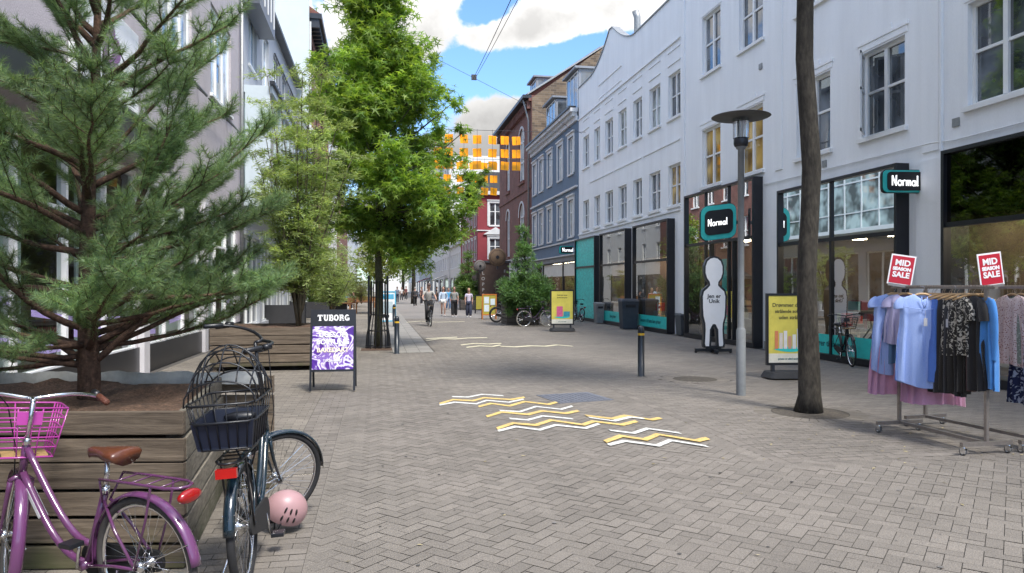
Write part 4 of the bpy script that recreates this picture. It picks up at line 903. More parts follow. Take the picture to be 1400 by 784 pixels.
def broadleaf(name,label,loc,trunk_pts,trunk_r,clumps,nleaf,lsize,leafm,bark,kind='star',group=None,seed=1,cat='tree',limb_r=.05,spread=1.,droop=.35,twigs=True):
    rng=np.random.default_rng(seed); r=thing(name,label,cat,loc,group=group)
    MB().tube(trunk_pts,trunk_r,12).obj('trunk',bark,r,True)
    mb=MB(); tp=[Vector(p) for p in trunk_pts]; P=[];O=[]
    tot=sum(c[3]**2.4 for c in clumps)
    for c in clumps:
        q=Vector(c[:3]); rad=c[3]
        # a limb leaves the trunk below the clump and bends up into it
        zs=max(tp[0].z+.35*(tp[-1].z-tp[0].z), min(tp[-1].z-.1, q.z-.55*math.hypot(q.x,q.y)-.2))
        for i in range(len(tp)-1):
            if tp[i].z<=zs<=tp[i+1].z+1e-6: f=(zs-tp[i].z)/max(1e-6,tp[i+1].z-tp[i].z); s=tp[i].lerp(tp[i+1],f); break
        else: s=tp[-1]
        m=s.lerp(q,.5)+Vector((0,0,-.08*(q-s).length)); lr=min(limb_r,.012+.012*(q-s).length)
        mb.tube([s,s.lerp(m,.5),m,m.lerp(q,.5)+Vector((rng.normal()*.05,rng.normal()*.05,.02)),q],[lr,lr*.8,lr*.6,lr*.45,lr*.25],5)
        k=int(nleaf*rad**2.4/tot)
        if twigs:
            ns=max(4,int(rad*14)); tips=[]
            for _ in range(ns):
                d=unit(rng.normal(size=3)); d[2]*=.7; e=np.array(q)+d*rad*rng.uniform(.7,1.15); tips.append(e)
                mb.tube([tuple(np.array(q)+d*rad*.1),tuple(np.array(q)*.5+e*.5+np.array([0,0,.05])),tuple(e)],[lr*.3,lr*.2,.003],3,cap=False)
            tips=np.array(tips); which=rng.integers(0,len(tips),k); t=rng.uniform(.25,1.08,k)[:,None]
            base=np.array(q)+ (tips[which]-np.array(q))*t; base=base+rng.normal(size=(k,3))*rad*.14
        else: base=np.array(q)+unit(rng.normal(size=(k,3)))*(rad*rng.uniform(.5,1.05,k)**.5)[:,None]
        P.append(base); O.append(unit(base-np.array(q))*.55)
    P=np.concatenate(P); O=np.concatenate(O)
    V,T=star_leaves(P,lsize,rng,kind,droop,O)
    tri_mesh('crown',V,T,leafm,r); mb.obj('limbs',bark,r,True)
    return r
def crown_clumps(rng,profile,n,rad,cx=0,cy=0,lump=.25):
    C=[]; zs=[p[0] for p in profile]
    for i in range(n):
        z=rng.uniform(zs[0],zs[-1]); R=np.interp(z,zs,[p[1] for p in profile]); ox=np.interp(z,zs,[p[2] for p in profile]) if len(profile[0])>2 else 0
        a=rng.uniform(0,2*PI); k=math.sqrt(rng.uniform(.05,1)); rr=max(.1,(R-rad*.55)*k*(1+rng.normal()*lump*.3))
        C.append((cx+ox+rr*math.cos(a),cy+rr*math.sin(a),z,rad*rng.uniform(.65,1.3)))
    return C
# street tree in its cage, mid left
tl=G(517,476.5); tl.z=0; rng=np.random.default_rng(3)
prof=[(2.75,.8,.6),(3.3,2.0,.65),(4.0,2.4,.5),(4.8,2.65,.6),(5.6,2.45,.5),(6.4,2.15,.3),(7.2,2.1,.15),(8.0,1.55,.05),(9.0,1.15,.0),(10,.95,.0),(11,.7,.1),(11.8,.3,.1)]
cl=crown_clumps(rng,prof,135,.74,lump=.12)
cl+=[(2.3,-.3,3.7,.6),(1.7,-.6,3.2,.55),(2.7,.2,4.4,.5),(-1.6,-.4,4.6,.6),(2.5,-.3,4.75,.55),(2.95,.1,5.0,.4),(2.1,.3,5.6,.6),(2.1,-.2,7.0,.45),(1.6,.1,8.2,.35),(2.5,.2,6.3,.35),(-1.9,.2,8.1,.5),(-1.7,0,7.0,.55),(-1.3,-.3,6.0,.6),(1.9,-.4,3.6,.5),(2.6,-.2,4.1,.35)]
broadleaf('street_tree','tall star-leaved street tree with bright green crown, growing inside an iron cage',tl,[(0,0,0),(.02,0,1.5),(0,.02,3),(.05,0,5),(0,0,7),(.05,0,9),(.05,0,11)],[.125,.10,.09,.08,.065,.045,.02],cl,44000,.195,LF_MAPLE,BARKG,seed=4,limb_r=.05)
# cage
cg=thing('tree_cage','black iron cage of upright bars round the mossy trunk of the tall street tree','tree guard',tl)
mb=MB()
for i in range(14):
    a=2*PI*i/14; c,s=math.cos(a),math.sin(a); mb.tube([(.34*c,.34*s,0),(.32*c,.32*s,.35),(.21*c,.21*s,.95),(.20*c,.20*s,1.9)],.016,5)
mb.obj('bars',BLACK,cg)
for s_ in (-1,1): MB().box(s_*.26-.03,s_*.26+.03,-.03,.03,0,2.05).obj('side_post',BLACK,cg)
mb=MB()
for z,r_ in ((.06,.345),(.5,.285),(.95,.215),(1.45,.205),(1.88,.205)): mb.tube([(r_*math.cos(2*PI*i/20),r_*math.sin(2*PI*i/20),z) for i in range(20)],.012,5,closed=True)
mb.obj('hoops',BLACK,cg)
# near right street tree: bare trunk in view, crown above the picture
tr=PIT
pts=[(-.02,0,0),(0,0,.25),(-.02,0,1.0),(-.05,0,1.9),(0.0,0,2.7),(.03,0,3.4),(-.02,0,4.1),(-.08,0,4.9),(-.07,0,5.6),(-.05,0,6.6),(.05,.1,7.8),(.05,.1,9)]
rs=[.20,.15,.135,.128,.122,.126,.122,.115,.11,.10,.07,.04]
rng=np.random.default_rng(11); cl=crown_clumps(rng,[(6.9,1.2),(7.6,2.2),(8.8,2.6),(9.8,2.0),(10.6,.8)],30,.8)
broadleaf('street_tree','slender dark spotted trunk of the nearest right-hand street tree, rising past the top edge',tr,pts,rs,cl,6500,.21,LF_MAPLE,BARK,seed=12)
# trees further down the street
far=[(3.6,74,'full green street tree standing in the carriageway edge, far down the street',1.25,LF_DARK),(.2,47,'street tree directly behind the caged tree, yellower leaves',1.0,LF_YG),(.3,96,'distant yellow green tree left of the far crowd',1.1,LF_YG),(4.5,128,'distant broad tree near the end of the street',1.3,LF_DARK),(-1.5,160,'round green tree closing the left end of the street',1.4,LF_DARK),(6.5,190,'pale green tree at the very end of the street',1.4,LF_YG),(1.5,215,'last dark tree in the centre of the vista',1.5,LF_DARK)]
for i,(x,y,lab,sc,lm) in enumerate(far):
    rng=np.random.default_rng(40+i); P=[(2.6,.8),(3.3,1.9),(4.6,2.4),(6,2.1),(7.4,1.2),(8.2,.4)]; P=[(a*sc,b*sc) for a,b in P]
    if i==1: P=[(2.5,.8),(3.1,1.3),(4,1.4),(5,1.2),(6,.6)]
    broadleaf('street_tree',lab,(x,y,0),[(0,0,0),(.05,0,2*sc),(0,0,5*sc),(0,0,P[-1][0]*.95)],[.2*sc,.15*sc,.1*sc,.03],crown_clumps(rng,P,18,.75*sc),[1800,2500,1500,1200,1200,1200,1200][i],.32 if i!=1 else .22,lm,BARK,kind='oval',seed=50+i,twigs=False,group='trees down the street')
# ------- pines: every needle a sliver of its own
def conifer(name,label,loc,Ht,whorls,seed,m,bark,trunk_r,nlen,nw,dens,trunk_fork=None,lat=.30,sub=True,group=None,cat='pine tree',extra=(),curve=.15,rotz=0):
    rng=np.random.default_rng(seed); r=thing(name,label,cat,loc,group=group); wood=MB(); S=[]  # S: shoot polylines (p0,p1)
    tp=[(0,0,0)]+[(rng.normal()*.012*Ht,rng.normal()*.012*Ht,Ht*k) for k in (.25,.5,.75,1)]
    tp=trunk_fork or tp; k=len(tp); wood.tube(tp,[trunk_r*(1-.9*i/(k-1))+.004 for i in range(k)],10)
    tv=[Vector(p) for p in tp]
    def at(z):
        for i in range(k-1):
            if tv[i].z<=z<=tv[i+1].z: return tv[i].lerp(tv[i+1],(z-tv[i].z)/(tv[i+1].z-tv[i].z))
        return tv[-1]
    def shoots(p,q): S.append((np.array(p),np.array(q)))
    def branch(p,az,el,Lb,rad,bare=.3):
        p=Vector(p); d=Vector((math.cos(az)*math.cos(el),math.sin(az)*math.cos(el),math.sin(el))); n=max(5,int(Lb/.14)); P=[p]; 
        for i in range(n):
            d=(d+Vector((rng.normal()*.10,rng.normal()*.10,curve/n+rng.normal()*.08))).normalized(); P.append(P[-1]+d*(Lb/n))
        wood.tube(P,[rad*(1-.85*i/n)+.002 for i in range(n+1)],6)
        side=1
        for i in range(1,n+1):
            t=i/n
            if t<bare: continue
            shoots(P[i-1],P[i]); a=P[i]-P[i-1]; a.normalize(); hor=Vector((-a.y,a.x,0)); 
            if hor.length<.01: hor=Vector((1,0,0))
            hor.normalize()
            for sgn in (1,-1):
                if rng.random()<.15: continue
                ll=Lb*lat*(1-.62*t)*rng.uniform(.6,1.25)+.06; dd=(a*rng.uniform(.7,1.1)+hor*sgn*rng.uniform(.5,1.0)+Vector((0,0,rng.uniform(-.1,.45)))).normalized(); q0=P[i]
                m_=3; Q=[q0]
                for j in range(m_): dd=(dd+Vector((rng.normal()*.06,rng.normal()*.06,.10))).normalized(); Q.append(Q[-1]+dd*(ll/m_))
                wood.tube(Q,[.005,.004,.003,.002],4,cap=False)
                for j in range(m_): 
                    if j>0 or ll<.3: shoots(Q[j],Q[j+1])
                if sub and ll>.16:
                    for j in range(1,m_+1):
                        for s2 in (1,-1):
                            if rng.random()<.3: continue
                            h2=Vector((-dd.y,dd.x,0)).normalized() if abs(dd.z)<.98 else Vector((1,0,0)); d2=(dd*.9+h2*s2*.7+Vector((0,0,rng.uniform(-.1,.4)))).normalized(); l2=rng.uniform(.06,.13)*(Ht/3.3)**.5
                            e=Q[j]+d2*l2; wood.tube([Q[j],e],[.003,.0015],3,cap=False); shoots(Q[j],e)
        for _ in range(3):
            d2=(d+Vector((rng.normal()*.35,rng.normal()*.35,rng.uniform(0,.4)))).normalized(); e=P[-1]+d2*rng.uniform(.08,.16); shoots(P[-1],e)
    for (z,n,Lb,el,ph) in whorls:
        for i in range(n):
            az=ph+2*PI*i/n+rng.normal()*.3; branch(at(min(Ht,max(.1,z+rng.normal()*.08))),az,el+rng.normal()*.16,Lb*rng.uniform(.7,1.2),trunk_r*.30)
    for (z,az,el,Lb,rad,bare) in extra: branch(at(z),az,el,Lb,rad,bare)
    for _ in range(4):
        d=Vector((rng.normal()*.3,rng.normal()*.3,1)).normalized(); shoots(tv[-1],tv[-1]+d*.25)
    A=np.array([s[0] for s in S]); B=np.array([s[1] for s in S]); Ls=np.linalg.norm(B-A,axis=1); cnt=np.maximum(6,(Ls*dens)).astype(int)
    idx=np.repeat(np.arange(len(S)),cnt); t=rng.uniform(-.02,1.02,len(idx))[:,None]; D=unit(B-A)[idx]; P=A[idx]+(B-A)[idx]*t
    Rn=rng.normal(size=(len(idx),3)); Rn-=D*np.sum(Rn*D,axis=1,keepdims=True); Rn=unit(Rn); ang=rng.uniform(.5,1.15,len(idx))[:,None]
    nd=unit(D*np.cos(ang)+Rn*np.sin(ang)+np.array([0,0,-.05])); ln=nlen*rng.uniform(.7,1.1,len(idx))[:,None]; wv=unit(np.cross(nd,rng.normal(size=(len(idx),3))))*nw/2
    V=np.stack([P-wv,P+wv,P+nd*ln],1).reshape(-1,3); T=np.arange(len(V)).reshape(-1,3)
    tri_mesh('needles',V,T,m,r); wood.obj('trunk',bark,r,True)
    print(name,len(S),'shoots',len(idx),'needles')
    return r
pb=PD(122,540,5.35); PINE_BASE=Vector((pb.x,pb.y,.97))
pt=[(0,0,-.35),(0,0,.15),(-.01,0,.5),(-.02,.02,1.0),(-.01,.03,1.6),(.03,.03,2.2),(.06,0,2.9),(.05,0,3.5)]
# azimuth 0 = to the right across the street, pi/2 = away
wh=[(.28,5,1.25,.16,.3),(.5,6,1.3,.25,.75),(.78,5,1.3,.28,1.3),(1.05,6,1.25,.34,.1),(1.3,5,1.2,.45,.5),(1.58,6,1.15,.55,.7),(2.15,5,1.0,.5,.2),(2.6,5,.8,.7,.9),(3.0,5,.6,.8,.4)]
pine=conifer('pine_tree','large dark green pine with long needles growing from the weathered timber planter',PINE_BASE,3.5,wh,21,LF_PINE,BARKR,.085,.070,.0030,800,trunk_fork=pt,
  extra=[(RNG.uniform(.25,3.0),RNG.uniform(0,6.28),RNG.uniform(-.1,.7),RNG.uniform(.7,1.35),.014,.25) for _ in range(12)]+[(.22,2.9,-.02,1.5,.02,.35),(.28,3.4,.0,1.4,.02,.35),(.35,-1.9,.1,1.1,.018,.3),(.5,-.05,.10,1.25,.02,.4),(.34,.25,.15,1.3,.02,.4),(.20,-.05,.5,1.25,.026,.45),(.22,2.75,.45,1.45,.028,.45),(.3,.6,.3,1.3,.022,.4),(1.1,.05,.40,1.5,.018,.35),(.9,-.2,.30,1.4,.018,.35),(1.6,1.95,1.0,1.5,.016,.3),(.75,-.15,.12,1.4,.018,.4),(1.6,.1,.75,1.5,.016,.4)])
# cones
cone=MB()
for i in range(7): cone.lathe([(.001,-.035),(.016,-.028),(.022,-.005),(.015,.02),(.001,.032)],(random.uniform(-1.1,1.1),random.uniform(-.8,.3),random.uniform(.5,2.4)),8)
# conifer in the far slatted crate
fb=PD(717,415,33.0); FIRB=Vector((fb.x,fb.y,1.0))
whf=[(z,10,1.35-.36*z+ (0 if z>.3 else -.1),.1+.2*z,z*2.1) for z in (-.3,.0,.3,.6,.9,1.2,1.55,1.9,2.3,2.7)]
wb=G(640,423)
def fluffy(label,base,prof,n,rad,nl,ls,m,seed):
    rng=np.random.default_rng(seed); zc=prof[0][0]+.42*(prof[-1][0]-prof[0][0]); lo=[p for p in prof if p[0]<=zc+.2]; hi=[p for p in prof if p[0]>=zc-.2]; cl=crown_clumps(rng,lo,int(n*.8),rad)+[(c[0]*1.3,c[1]*1.3,c[2],c[3]*.7) for c in crown_clumps(rng,hi,int(n*.65),rad*.8)]
    r=broadleaf('conifer',label,base,[(0,0,-.3),(0,0,1),(.02,0,2),(0,0,prof[-1][0])],[.06,.05,.035,.008],cl,int(nl*1.15),ls,m,BARK,kind='thin',seed=seed,cat='conifer',limb_r=.02,droop=-.25); return r
fluffy('bushy blue green conifer growing from the slatted crate on the far right side',FIRB,[(-.35,.85),(.0,1.15),(.5,1.25),(1.0,1.05),(1.5,.7),(2.2,.42),(2.8,.28),(3.3,.10)],80,.40,26000,.19,LF_FIR,31)
fluffy('smaller loose conifer standing left of the round wooden signs, far right side',Vector((wb.x,wb.y,.5)),[(0,.9),(.8,1.2),(1.8,1.0),(2.8,.6),(3.9,.2)],45,.5,8000,.30,mat_leaf('light_conifer',(.10,.19,.05),(.18,.28,.08),.35),33)
# the willow-leaved bush in the second planter
def bush(name,label,loc,stems,Hh,spread,nleaf,seed,m,lsize=.10,lean=(0,0),zmin=.25):
    rng=np.random.default_rng(seed); r=thing(name,label,'bush',loc); mb=MB(); P=[];D=[]
    for i in range(stems):
        a=2*PI*i/stems+rng.normal()*.3; sp=spread*rng.uniform(.15,1); h=Hh*rng.uniform(.6,1.05)*(1-.25*(sp/spread)**2); n=8; q=[]
        for j in range(n+1):
            t=j/n; q.append((math.cos(a)*sp*t**1.2+lean[0]*t+rng.normal()*.02, math.sin(a)*sp*t**1.2+lean[1]*t+rng.normal()*.02, h*t))
        mb.tube(q,[.028*(1-.85*j/n)+.003 for j in range(n+1)],5)
        for j in range(2,n+1):
            for _ in range(5):
                b=rng.uniform(0,2*PI); l=rng.uniform(.3,.85)*(1.15-.5*j/n); s0=np.array(q[j]); e=s0+np.array([math.cos(b)*l,math.sin(b)*l,rng.uniform(-.05,.45)*l]); mid=(s0+e)/2+np.array([0,0,.08])
                mb.tube([tuple(s0),tuple(mid),tuple(e)],[.006,.004,.002],3,cap=False); k=int(nleaf/(stems*(n-1)*5))
                t=rng.uniform(.15,1.05,k)[:,None]; base=s0*(1-t)**2+2*mid*t*(1-t)+e*t*t+rng.normal(size=(k,3))*.035
                keep=base[:,2]>zmin; base=base[keep]; P.append(base); D.append(np.repeat(unit((e-s0)[None])*.9,len(base),0))
    P=np.concatenate(P);D=np.concatenate(D); V,T=star_leaves(P,lsize,rng,'thin',.15,D); tri_mesh('leaves',V,T,m,r); mb.obj('stems',TWIG,r,True); return r
B2=PD(408,452,16.6)
bush('willow_leaved_bush','airy olive green bush with long thin leaves rising from the second timber planter',(B2.x,B2.y,.85),24,5.6,1.6,40000,61,LF_WIL,.13)
b=G(455,445); bush('willow_leaved_bush','second airy bush of thin pale leaves behind the one in the second planter',(b.x,b.y,.4),14,3.6,1.3,12000,62,LF_WIL,.15)
b=G(500,424); bush('potted_shrub','small rounded green shrub in a pot by the wooden cafe table',(b.x-.3,b.y-1,.5),10,1.6,.6,2600,63,LF_YG,.12,zmin=.1)

for i,(u,v,x,lab) in enumerate([(440,437,-.8,'dense green shrub behind the thin-leaved bushes, nearest of the terrace greenery'),(470,428,-1.5,'leafy shrub on the cafe terrace, middle of the terrace greenery'),(492,420,-.6,'low leafy shrub furthest back on the cafe terrace')]):
    b=G(u,v); bush('terrace_shrub',lab,(b.x+x*.4,b.y+1.5,.2),12,2.6+.2*i,1.5,9000,70+i,[LF_DARK,LF_WIL,LF_YG][i],.20,zmin=.1)
# ---------------------------------------------------------------- bicycles (x forward, z up, rear axle above the origin)
def wheel(parent,cx,R,rimm,hubm,M=None,simple=False,tw=.021,name='wheel',tyrem=None):
    def fin(mb): return mb.xf(M) if M else mb
    mb=MB(); mb.lathe([(.012,-.055),(.03,-.045),(.03,-.03),(.017,-.02),(.017,.02),(.03,.03),(.03,.045),(.012,.055)],(cx,0,R),12,'y'); h=fin(mb).obj(name,hubm,parent,True)
    n=48 if not simple else 28
    mb=MB(); mb.tube([(cx+(R-tw)*math.cos(2*PI*i/n),0,R+(R-tw)*math.sin(2*PI*i/n)) for i in range(n)],tw,8 if not simple else 6,closed=True); fin(mb).obj('tyre',tyrem or RUBBER,h,True)
    mb=MB(); mb.tube([(cx+(R-.045)*math.cos(2*PI*i/n),0,R+(R-.045)*math.sin(2*PI*i/n)) for i in range(n)],.013,6,closed=True,flat=.8); fin(mb).obj('rim',rimm,h,True)
    mb=MB(); k=32 if not simple else 16
    for i in range(k):
        a=2*PI*i/k; b=a+(.9 if i%4<2 else -.9); s=.03 if i%2 else -.03
        mb.tube([(cx+.028*math.cos(b),s,R+.028*math.sin(b)),(cx+(R-.05)*math.cos(a),0,R+(R-.05)*math.sin(a))],.0014 if not simple else .003,3,cap=False)
    fin(mb).obj('spokes',CHROME,h); return h
def fender_mb(cx,R,a0,a1,w=.032,off=.022,n=26):
    mb=MB(); vs=[]; m=6
    for i in range(n+1):
        a=math.radians(a0+(a1-a0)*i/n); 
        for j in range(m+1):
            t=-1+2*j/m; rr=R+off-.016*t*t; vs.append((cx+rr*math.cos(a),w*t,R+rr*math.sin(a)))
    N_=len(vs)
    for i in range(n+1):
        a=math.radians(a0+(a1-a0)*i/n)
        for j in range(m+1):
            t=-1+2*j/m; rr=R+off-.016*t*t-.002; vs.append((cx+rr*math.cos(a),w*t*.96,R+rr*math.sin(a)))
    fs=[]
    for i in range(n):
        for j in range(m):
            q=i*(m+1)+j; fs.append((q,q+1,q+m+2,q+m+1)); fs.append((N_+q,N_+q+m+1,N_+q+m+2,N_+q+1))
        for j in (0,m): q=i*(m+1)+j; fs.append((q,q+m+1,N_+q+m+1,N_+q))
    for i in (0,n):
        for j in range(m): q=i*(m+1)+j; fs.append((q,q+1,N_+q+1,N_+q))
    return mb.add(vs,fs)
def bez(P,n=10):
    P=[Vector(p) for p in P]; out=[]
    for i in range(n+1):
        t=i/n; Q=P[:]
        while len(Q)>1: Q=[Q[k].lerp(Q[k+1],t) for k in range(len(Q)-1)]
        out.append(Q[0])
    return out
def bicycle(label,loc,rz,paint,fendm,steer=0.,lean=0.,R=.345,wb=1.08,bar_z=1.10,seat_z=.90,saddlem=None,rimm=None,step=True,basket=None,basketm=None,rear=None,rearm=None,simple=False,group=None,gripm=None,fw=.021,pitch=0,frontfend=True,barw=.31,sweep=.16,rack=True,lightm=None,tube=.017,chaincase=True,tyrem=None,stand=True,barm=None,boxlight=False,ffa=40):
    r=thing('bicycle',label,'bicycle',loc,group=group,rot=(lean,pitch,rz)); rimm=rimm or CHROME; saddlem=saddlem or BLACK; gripm=gripm or BLACK; lightm=lightm or mat('red_reflector',(.30,.006,.006),.15,.1,20,coat=.6)
    bb=Vector((.44,0,.285)); st=Vector((.27,0,.70)); hb=Vector((wb-.15,0,.70)); ht=hb+Vector((-.062,0,.20)); ax=(ht-hb).normalized()
    M=Matrix.Translation(hb)@Matrix.Rotation(steer,4,ax)@Matrix.Translation(-hb)
    n=10 if not simple else 6
    mb=MB()
    mb.tube([hb-ax*.0,ht],tube*1.15,n); mb.tube([bb,st],tube,n)
    if step:
        mb.tube(bez([hb+ax*.03,hb+Vector((-.22,0,-.30)),bb+Vector((.20,0,.02)),bb]),tube*1.05,n); mb.tube(bez([ht-ax*.03,ht+Vector((-.20,0,-.32)),bb+Vector((.12,0,.10)),bb.lerp(st,.28)]),tube,n)
        mb.tube([bb+Vector((.13,0,.015)),bb+Vector((.12,0,.09))],.009,6)
    else:
        mb.tube([hb,bb],tube*1.15,n); mb.tube([ht-ax*.03,st+Vector((.01,0,-.04))],tube,n)
    for s in (1,-1):
        mb.tube([(0,s*.062,R),(.18,s*.045,R-.02),bb+Vector((-.03,s*.02,0))],.009,6); mb.tube([(0,s*.062,R),(.15,s*.05,.52),st+Vector((-.01,s*.018,-.05))],.0085,6)
    mb.tube([bb+Vector((0,-.04,0)),bb+Vector((0,.04,0))],.026,10)
    mb.obj('frame',paint,r,True)
    # fork, stem, bars turn together
    mb=MB(); cr=hb-ax*.03; ff=Vector((wb,0,R))
    for s in (1,-1): mb.tube(bez([cr+Vector((0,s*.05,0)),cr-ax*.18+Vector((0,s*.055,0)),ff+Vector((-.05,s*.058,.1)),ff+Vector((0,s*.058,0))],8),[.014,.014,.013,.012,.011,.010,.009,.009,.009],8)
    mb.tube([cr+Vector((0,.055,0)),cr+Vector((0,.03,.02)),cr+Vector((0,-.03,.02)),cr+Vector((0,-.055,0))],.015,8)
    mb.xf(M).obj('fork',paint,r,True)
    top=ht+ax*((bar_z-.03-ht.z)/ax.z)
    mb=MB(); mb.tube([ht,top],.0125,8); mb.lathe([(.012,-.02),(.022,-.02),(.022,.012),(.015,.02)],ht,12); mb.tube([top,top+Vector((.05,0,.015))],.013,8)
    c=top+Vector((.05,0,.015)); bar=[]
    for s in (1,-1): pass
    P=[]; 
    for s in (-1,1):
        q=[c,c+Vector((.03,s*.09,.01)),c+Vector((.02,s*barw*.6,.045)),c+Vector((-sweep*.5,s*barw*.95,.035)),c+Vector((-sweep,s*barw*1.0,.02))]
        mb.tube(bez(q,8),.011,8)
    stem=mb.xf(M).obj('handlebar',barm or (CHROME if not simple else BLACK),r,True)
    for s in (-1,1):
        e=c+Vector((-sweep,s*barw,.02)); a=c+Vector((-sweep*.5,s*barw*.95,.035)); d=(e-a).normalized()
        g=MB(); g.tube([e-d*.05,e-d*.04,e+d*.08,e+d*.085],[.013,.0175,.0175,.012],10); g.xf(M).obj('grip',gripm,stem,True)
        g=MB(); g.tube([e-d*.08+Vector((0,0,0)),e-d*.075+Vector((.01,0,-.005)),e-d*.05+Vector((.045,0,-.01)),e+d*.05+Vector((.05,0,-.015))],[.016,.008,.006,.006],6); g.tube([e-d*.115,e-d*.06],.021,8); g.xf(M).obj('brake_lever',BLACK,stem,True)
    g=MB(); g.tube([tuple(c+Vector((.01,.16,.03))),tuple(c+Vector((.10,.10,-.05))),tuple(hb+Vector((.05,.04,.15))),tuple(hb+Vector((.05,.03,-.02)))],.0035,5); g.xf(M).obj('brake_cable',BLACK,r,True)
    wheel(r,0,R,rimm,CHROME,None,simple,fw,tyrem=tyrem); wheel(r,wb,R,rimm,CHROME,M,simple,fw,tyrem=tyrem)
    f=fender_mb(0,R,-8,172).obj('fender',fendm,r,True,fixn=True)
    g=MB(); 
    for s in (1,-1): g.tube([(0,s*.055,R),((R+.02)*math.cos(.45)*-1,s*.03,R+(R+.02)*math.sin(.45))],.003,5)
    g.obj('fender_stay',CHROME,f)
    if frontfend:
        f=fender_mb(wb,R,ffa,205).xf(M).obj('fender',fendm,r,True,fixn=True)
        g=MB()
        for s in (1,-1): g.tube([(wb,s*.055,R),(wb-(R+.02)*.94,s*.036,R-(R+.02)*.06+.02)],.003,5)
        g.tube([(wb-(R+.015)*.94,-.037,R+.0),(wb-(R+.03)*.94,0,R+.0),(wb-(R+.015)*.94,.037,R+.0)],.004,5); g.xf(M).obj('fender_stay',CHROME,f)
    # saddle
    mb=MB(); sc=Vector((.235,0,seat_z)); prof=[(-.14,.085,-.008),(-.12,.095,0),(-.06,.085,.0),(0,.055,-.004),(.06,.030,-.010),(.12,.022,-.012),(.145,.012,-.02)]; vs=[];m_=10
    for (x_,w_,z_) in prof:
        for j in range(m_):
            a=2*PI*j/m_; vs.append((sc.x+x_,w_*math.cos(a),sc.z+z_+( .022*math.sin(a) if math.sin(a)>0 else .055*math.sin(a)*(1 if x_<.05 else .6))))
    fs=[(i*m_+j,i*m_+(j+1)%m_,(i+1)*m_+(j+1)%m_,(i+1)*m_+j) for i in range(len(prof)-1) for j in range(m_)]+[tuple(range(m_-1,-1,-1)),tuple((len(prof)-1)*m_+j for j in range(m_))]
    mb.add(vs,fs); sd=mb.obj('saddle',saddlem,r,True)
    mb=MB(); mb.tube([st-Vector((0,0,.01)),Vector((.245,0,seat_z-.05))],.0125,8); mb.lathe([(.014,-.02),(.021,-.02),(.021,.02),(.014,.02)],st,10)
    for s in (1,-1): mb.tube([(sc.x-.12,s*.03,sc.z-.03),(sc.x-.03,s*.02,sc.z-.055),(sc.x+.1,s*.008,sc.z-.03)],.0035,5)
    mb.obj('seat_post',CHROME,r,True)
    # cranks, pedals, chain case
    mb=MB(); mb.tube([bb+Vector((0,-.055,0)),bb+Vector((.05,-.07,-.155))],.009,6); mb.tube([bb+Vector((0,.055,0)),bb+Vector((-.05,.07,.155))],.009,6); mb.lathe([(.02,-.056),(.08,-.054),(.08,-.050),(.02,-.048)],bb,20,'y'); k=mb.obj('crankset',CHROME,r,True)
    for s,p in ((-1,bb+Vector((.05,-.115,-.155))),(1,bb+Vector((-.05,.115,.155)))): g=MB(); g.box(p.x-.045,p.x+.045,p.y-.04,p.y+.04,p.z-.012,p.z+.012); g.obj('pedal',BLACK,k,bevel=.004)
    if chaincase:
        mb=MB(); P=[(bb.x+.11*math.cos(a),bb.z+.10*math.sin(a)) for a in [PI/2-PI*i/10 for i in range(11)]]+[(-.02+.05*math.cos(a),R+.055*math.sin(a)) for a in [-PI/2-PI*i/6 for i in range(7)]]
        mb.prism(P,lambda p:(p[0],-.062,p[1]),lambda p:(p[0],-.045,p[1])); mb.obj('chain_case',mat('matt_black',(.012,.012,.013),.85),r)
    if stand: mb=MB(); mb.tube([(.14,.05,R-.03),(.10,.16,.02),(.09,.18,.01)],.008,6); mb.obj('kickstand',CHROME if not simple else BLACK,r,True)
    if rack:
        z=R*2+.085; mb=MB(); w_=.068
        mb.tube([(.22,w_,z-.005),(.0,w_,z),(-.24,w_,z),(-.30,w_*.6,z),(-.32,0,z),(-.30,-w_*.6,z),(-.24,-w_,z),(.0,-w_,z),(.22,-w_,z-.005)],.0075,7)
        for x_ in (-.20,-.10,.0,.10): mb.tube([(x_,-w_,z),(x_-.0,w_,z)],.004,5)
        for s in (1,-1):
            mb.tube([(0,s*.068,R),(-.10,s*w_,z-.17),(-.14,s*w_,z-.02),(-.14,s*w_,z)],.0065,6); mb.tube([(.22,s*w_,z-.005),st+Vector((0,s*.02,-.06))],.006,5)
        k=mb.obj('luggage_rack',paint if rack!='black' else BLACK,r,True)
        mb=MB(); mb.lathe([(.001,-.012),(.052,-.012),(.056,0),(.05,.014),(.03,.022),(.001,.024)],(0,0,0),18); mb.xf(Matrix.Translation((-.325,0,z-.045))@Matrix.Rotation(-PI/2,4,'Y')@Matrix.Diagonal((.62,1.25,1,1))); mb=mb if not boxlight else MB().box(-.335,-.30,-.055,.055,z-.075,z-.025); mb.obj('rear_light',lightm,r,not boxlight)
    if basket:        # wire basket ahead of the bars, turning with them
        bx,bw_,bd,bh,off=basket; mb=MB(); zt=top.z-.02+off; x0=top.x+.07
        def ringp(z,k): w2=bw_/2*k; d=bd*k; return [(x0+(1-k)*.02+px,py,z) for px,py in ([(.0,-w2),(.0,w2)]+[(d*math.sin(t*PI/2/4)*1.0 if False else d*(1-(1-t/4)**2)**.5*1.0, w2*(1-0.18*(t/4)**2)) for t in range(1,5)]+[(d*(1-(1-t/4)**2)**.5, -w2*(1-.18*(t/4)**2)) for t in range(4,0,-1)])]
        Zs_=[zt-bh*i/5 for i in range(6)]
        for i,z in enumerate(Zs_): mb.tube(ringp(z,1-.28*i/5),.0055 if i in (0,5) else .0045,5,closed=True)
        a=ringp(Zs_[0],1); b=ringp(Zs_[-1],.72)
        for k in range(len(a)): mb.tube([a[k],b[k]],.004,5)
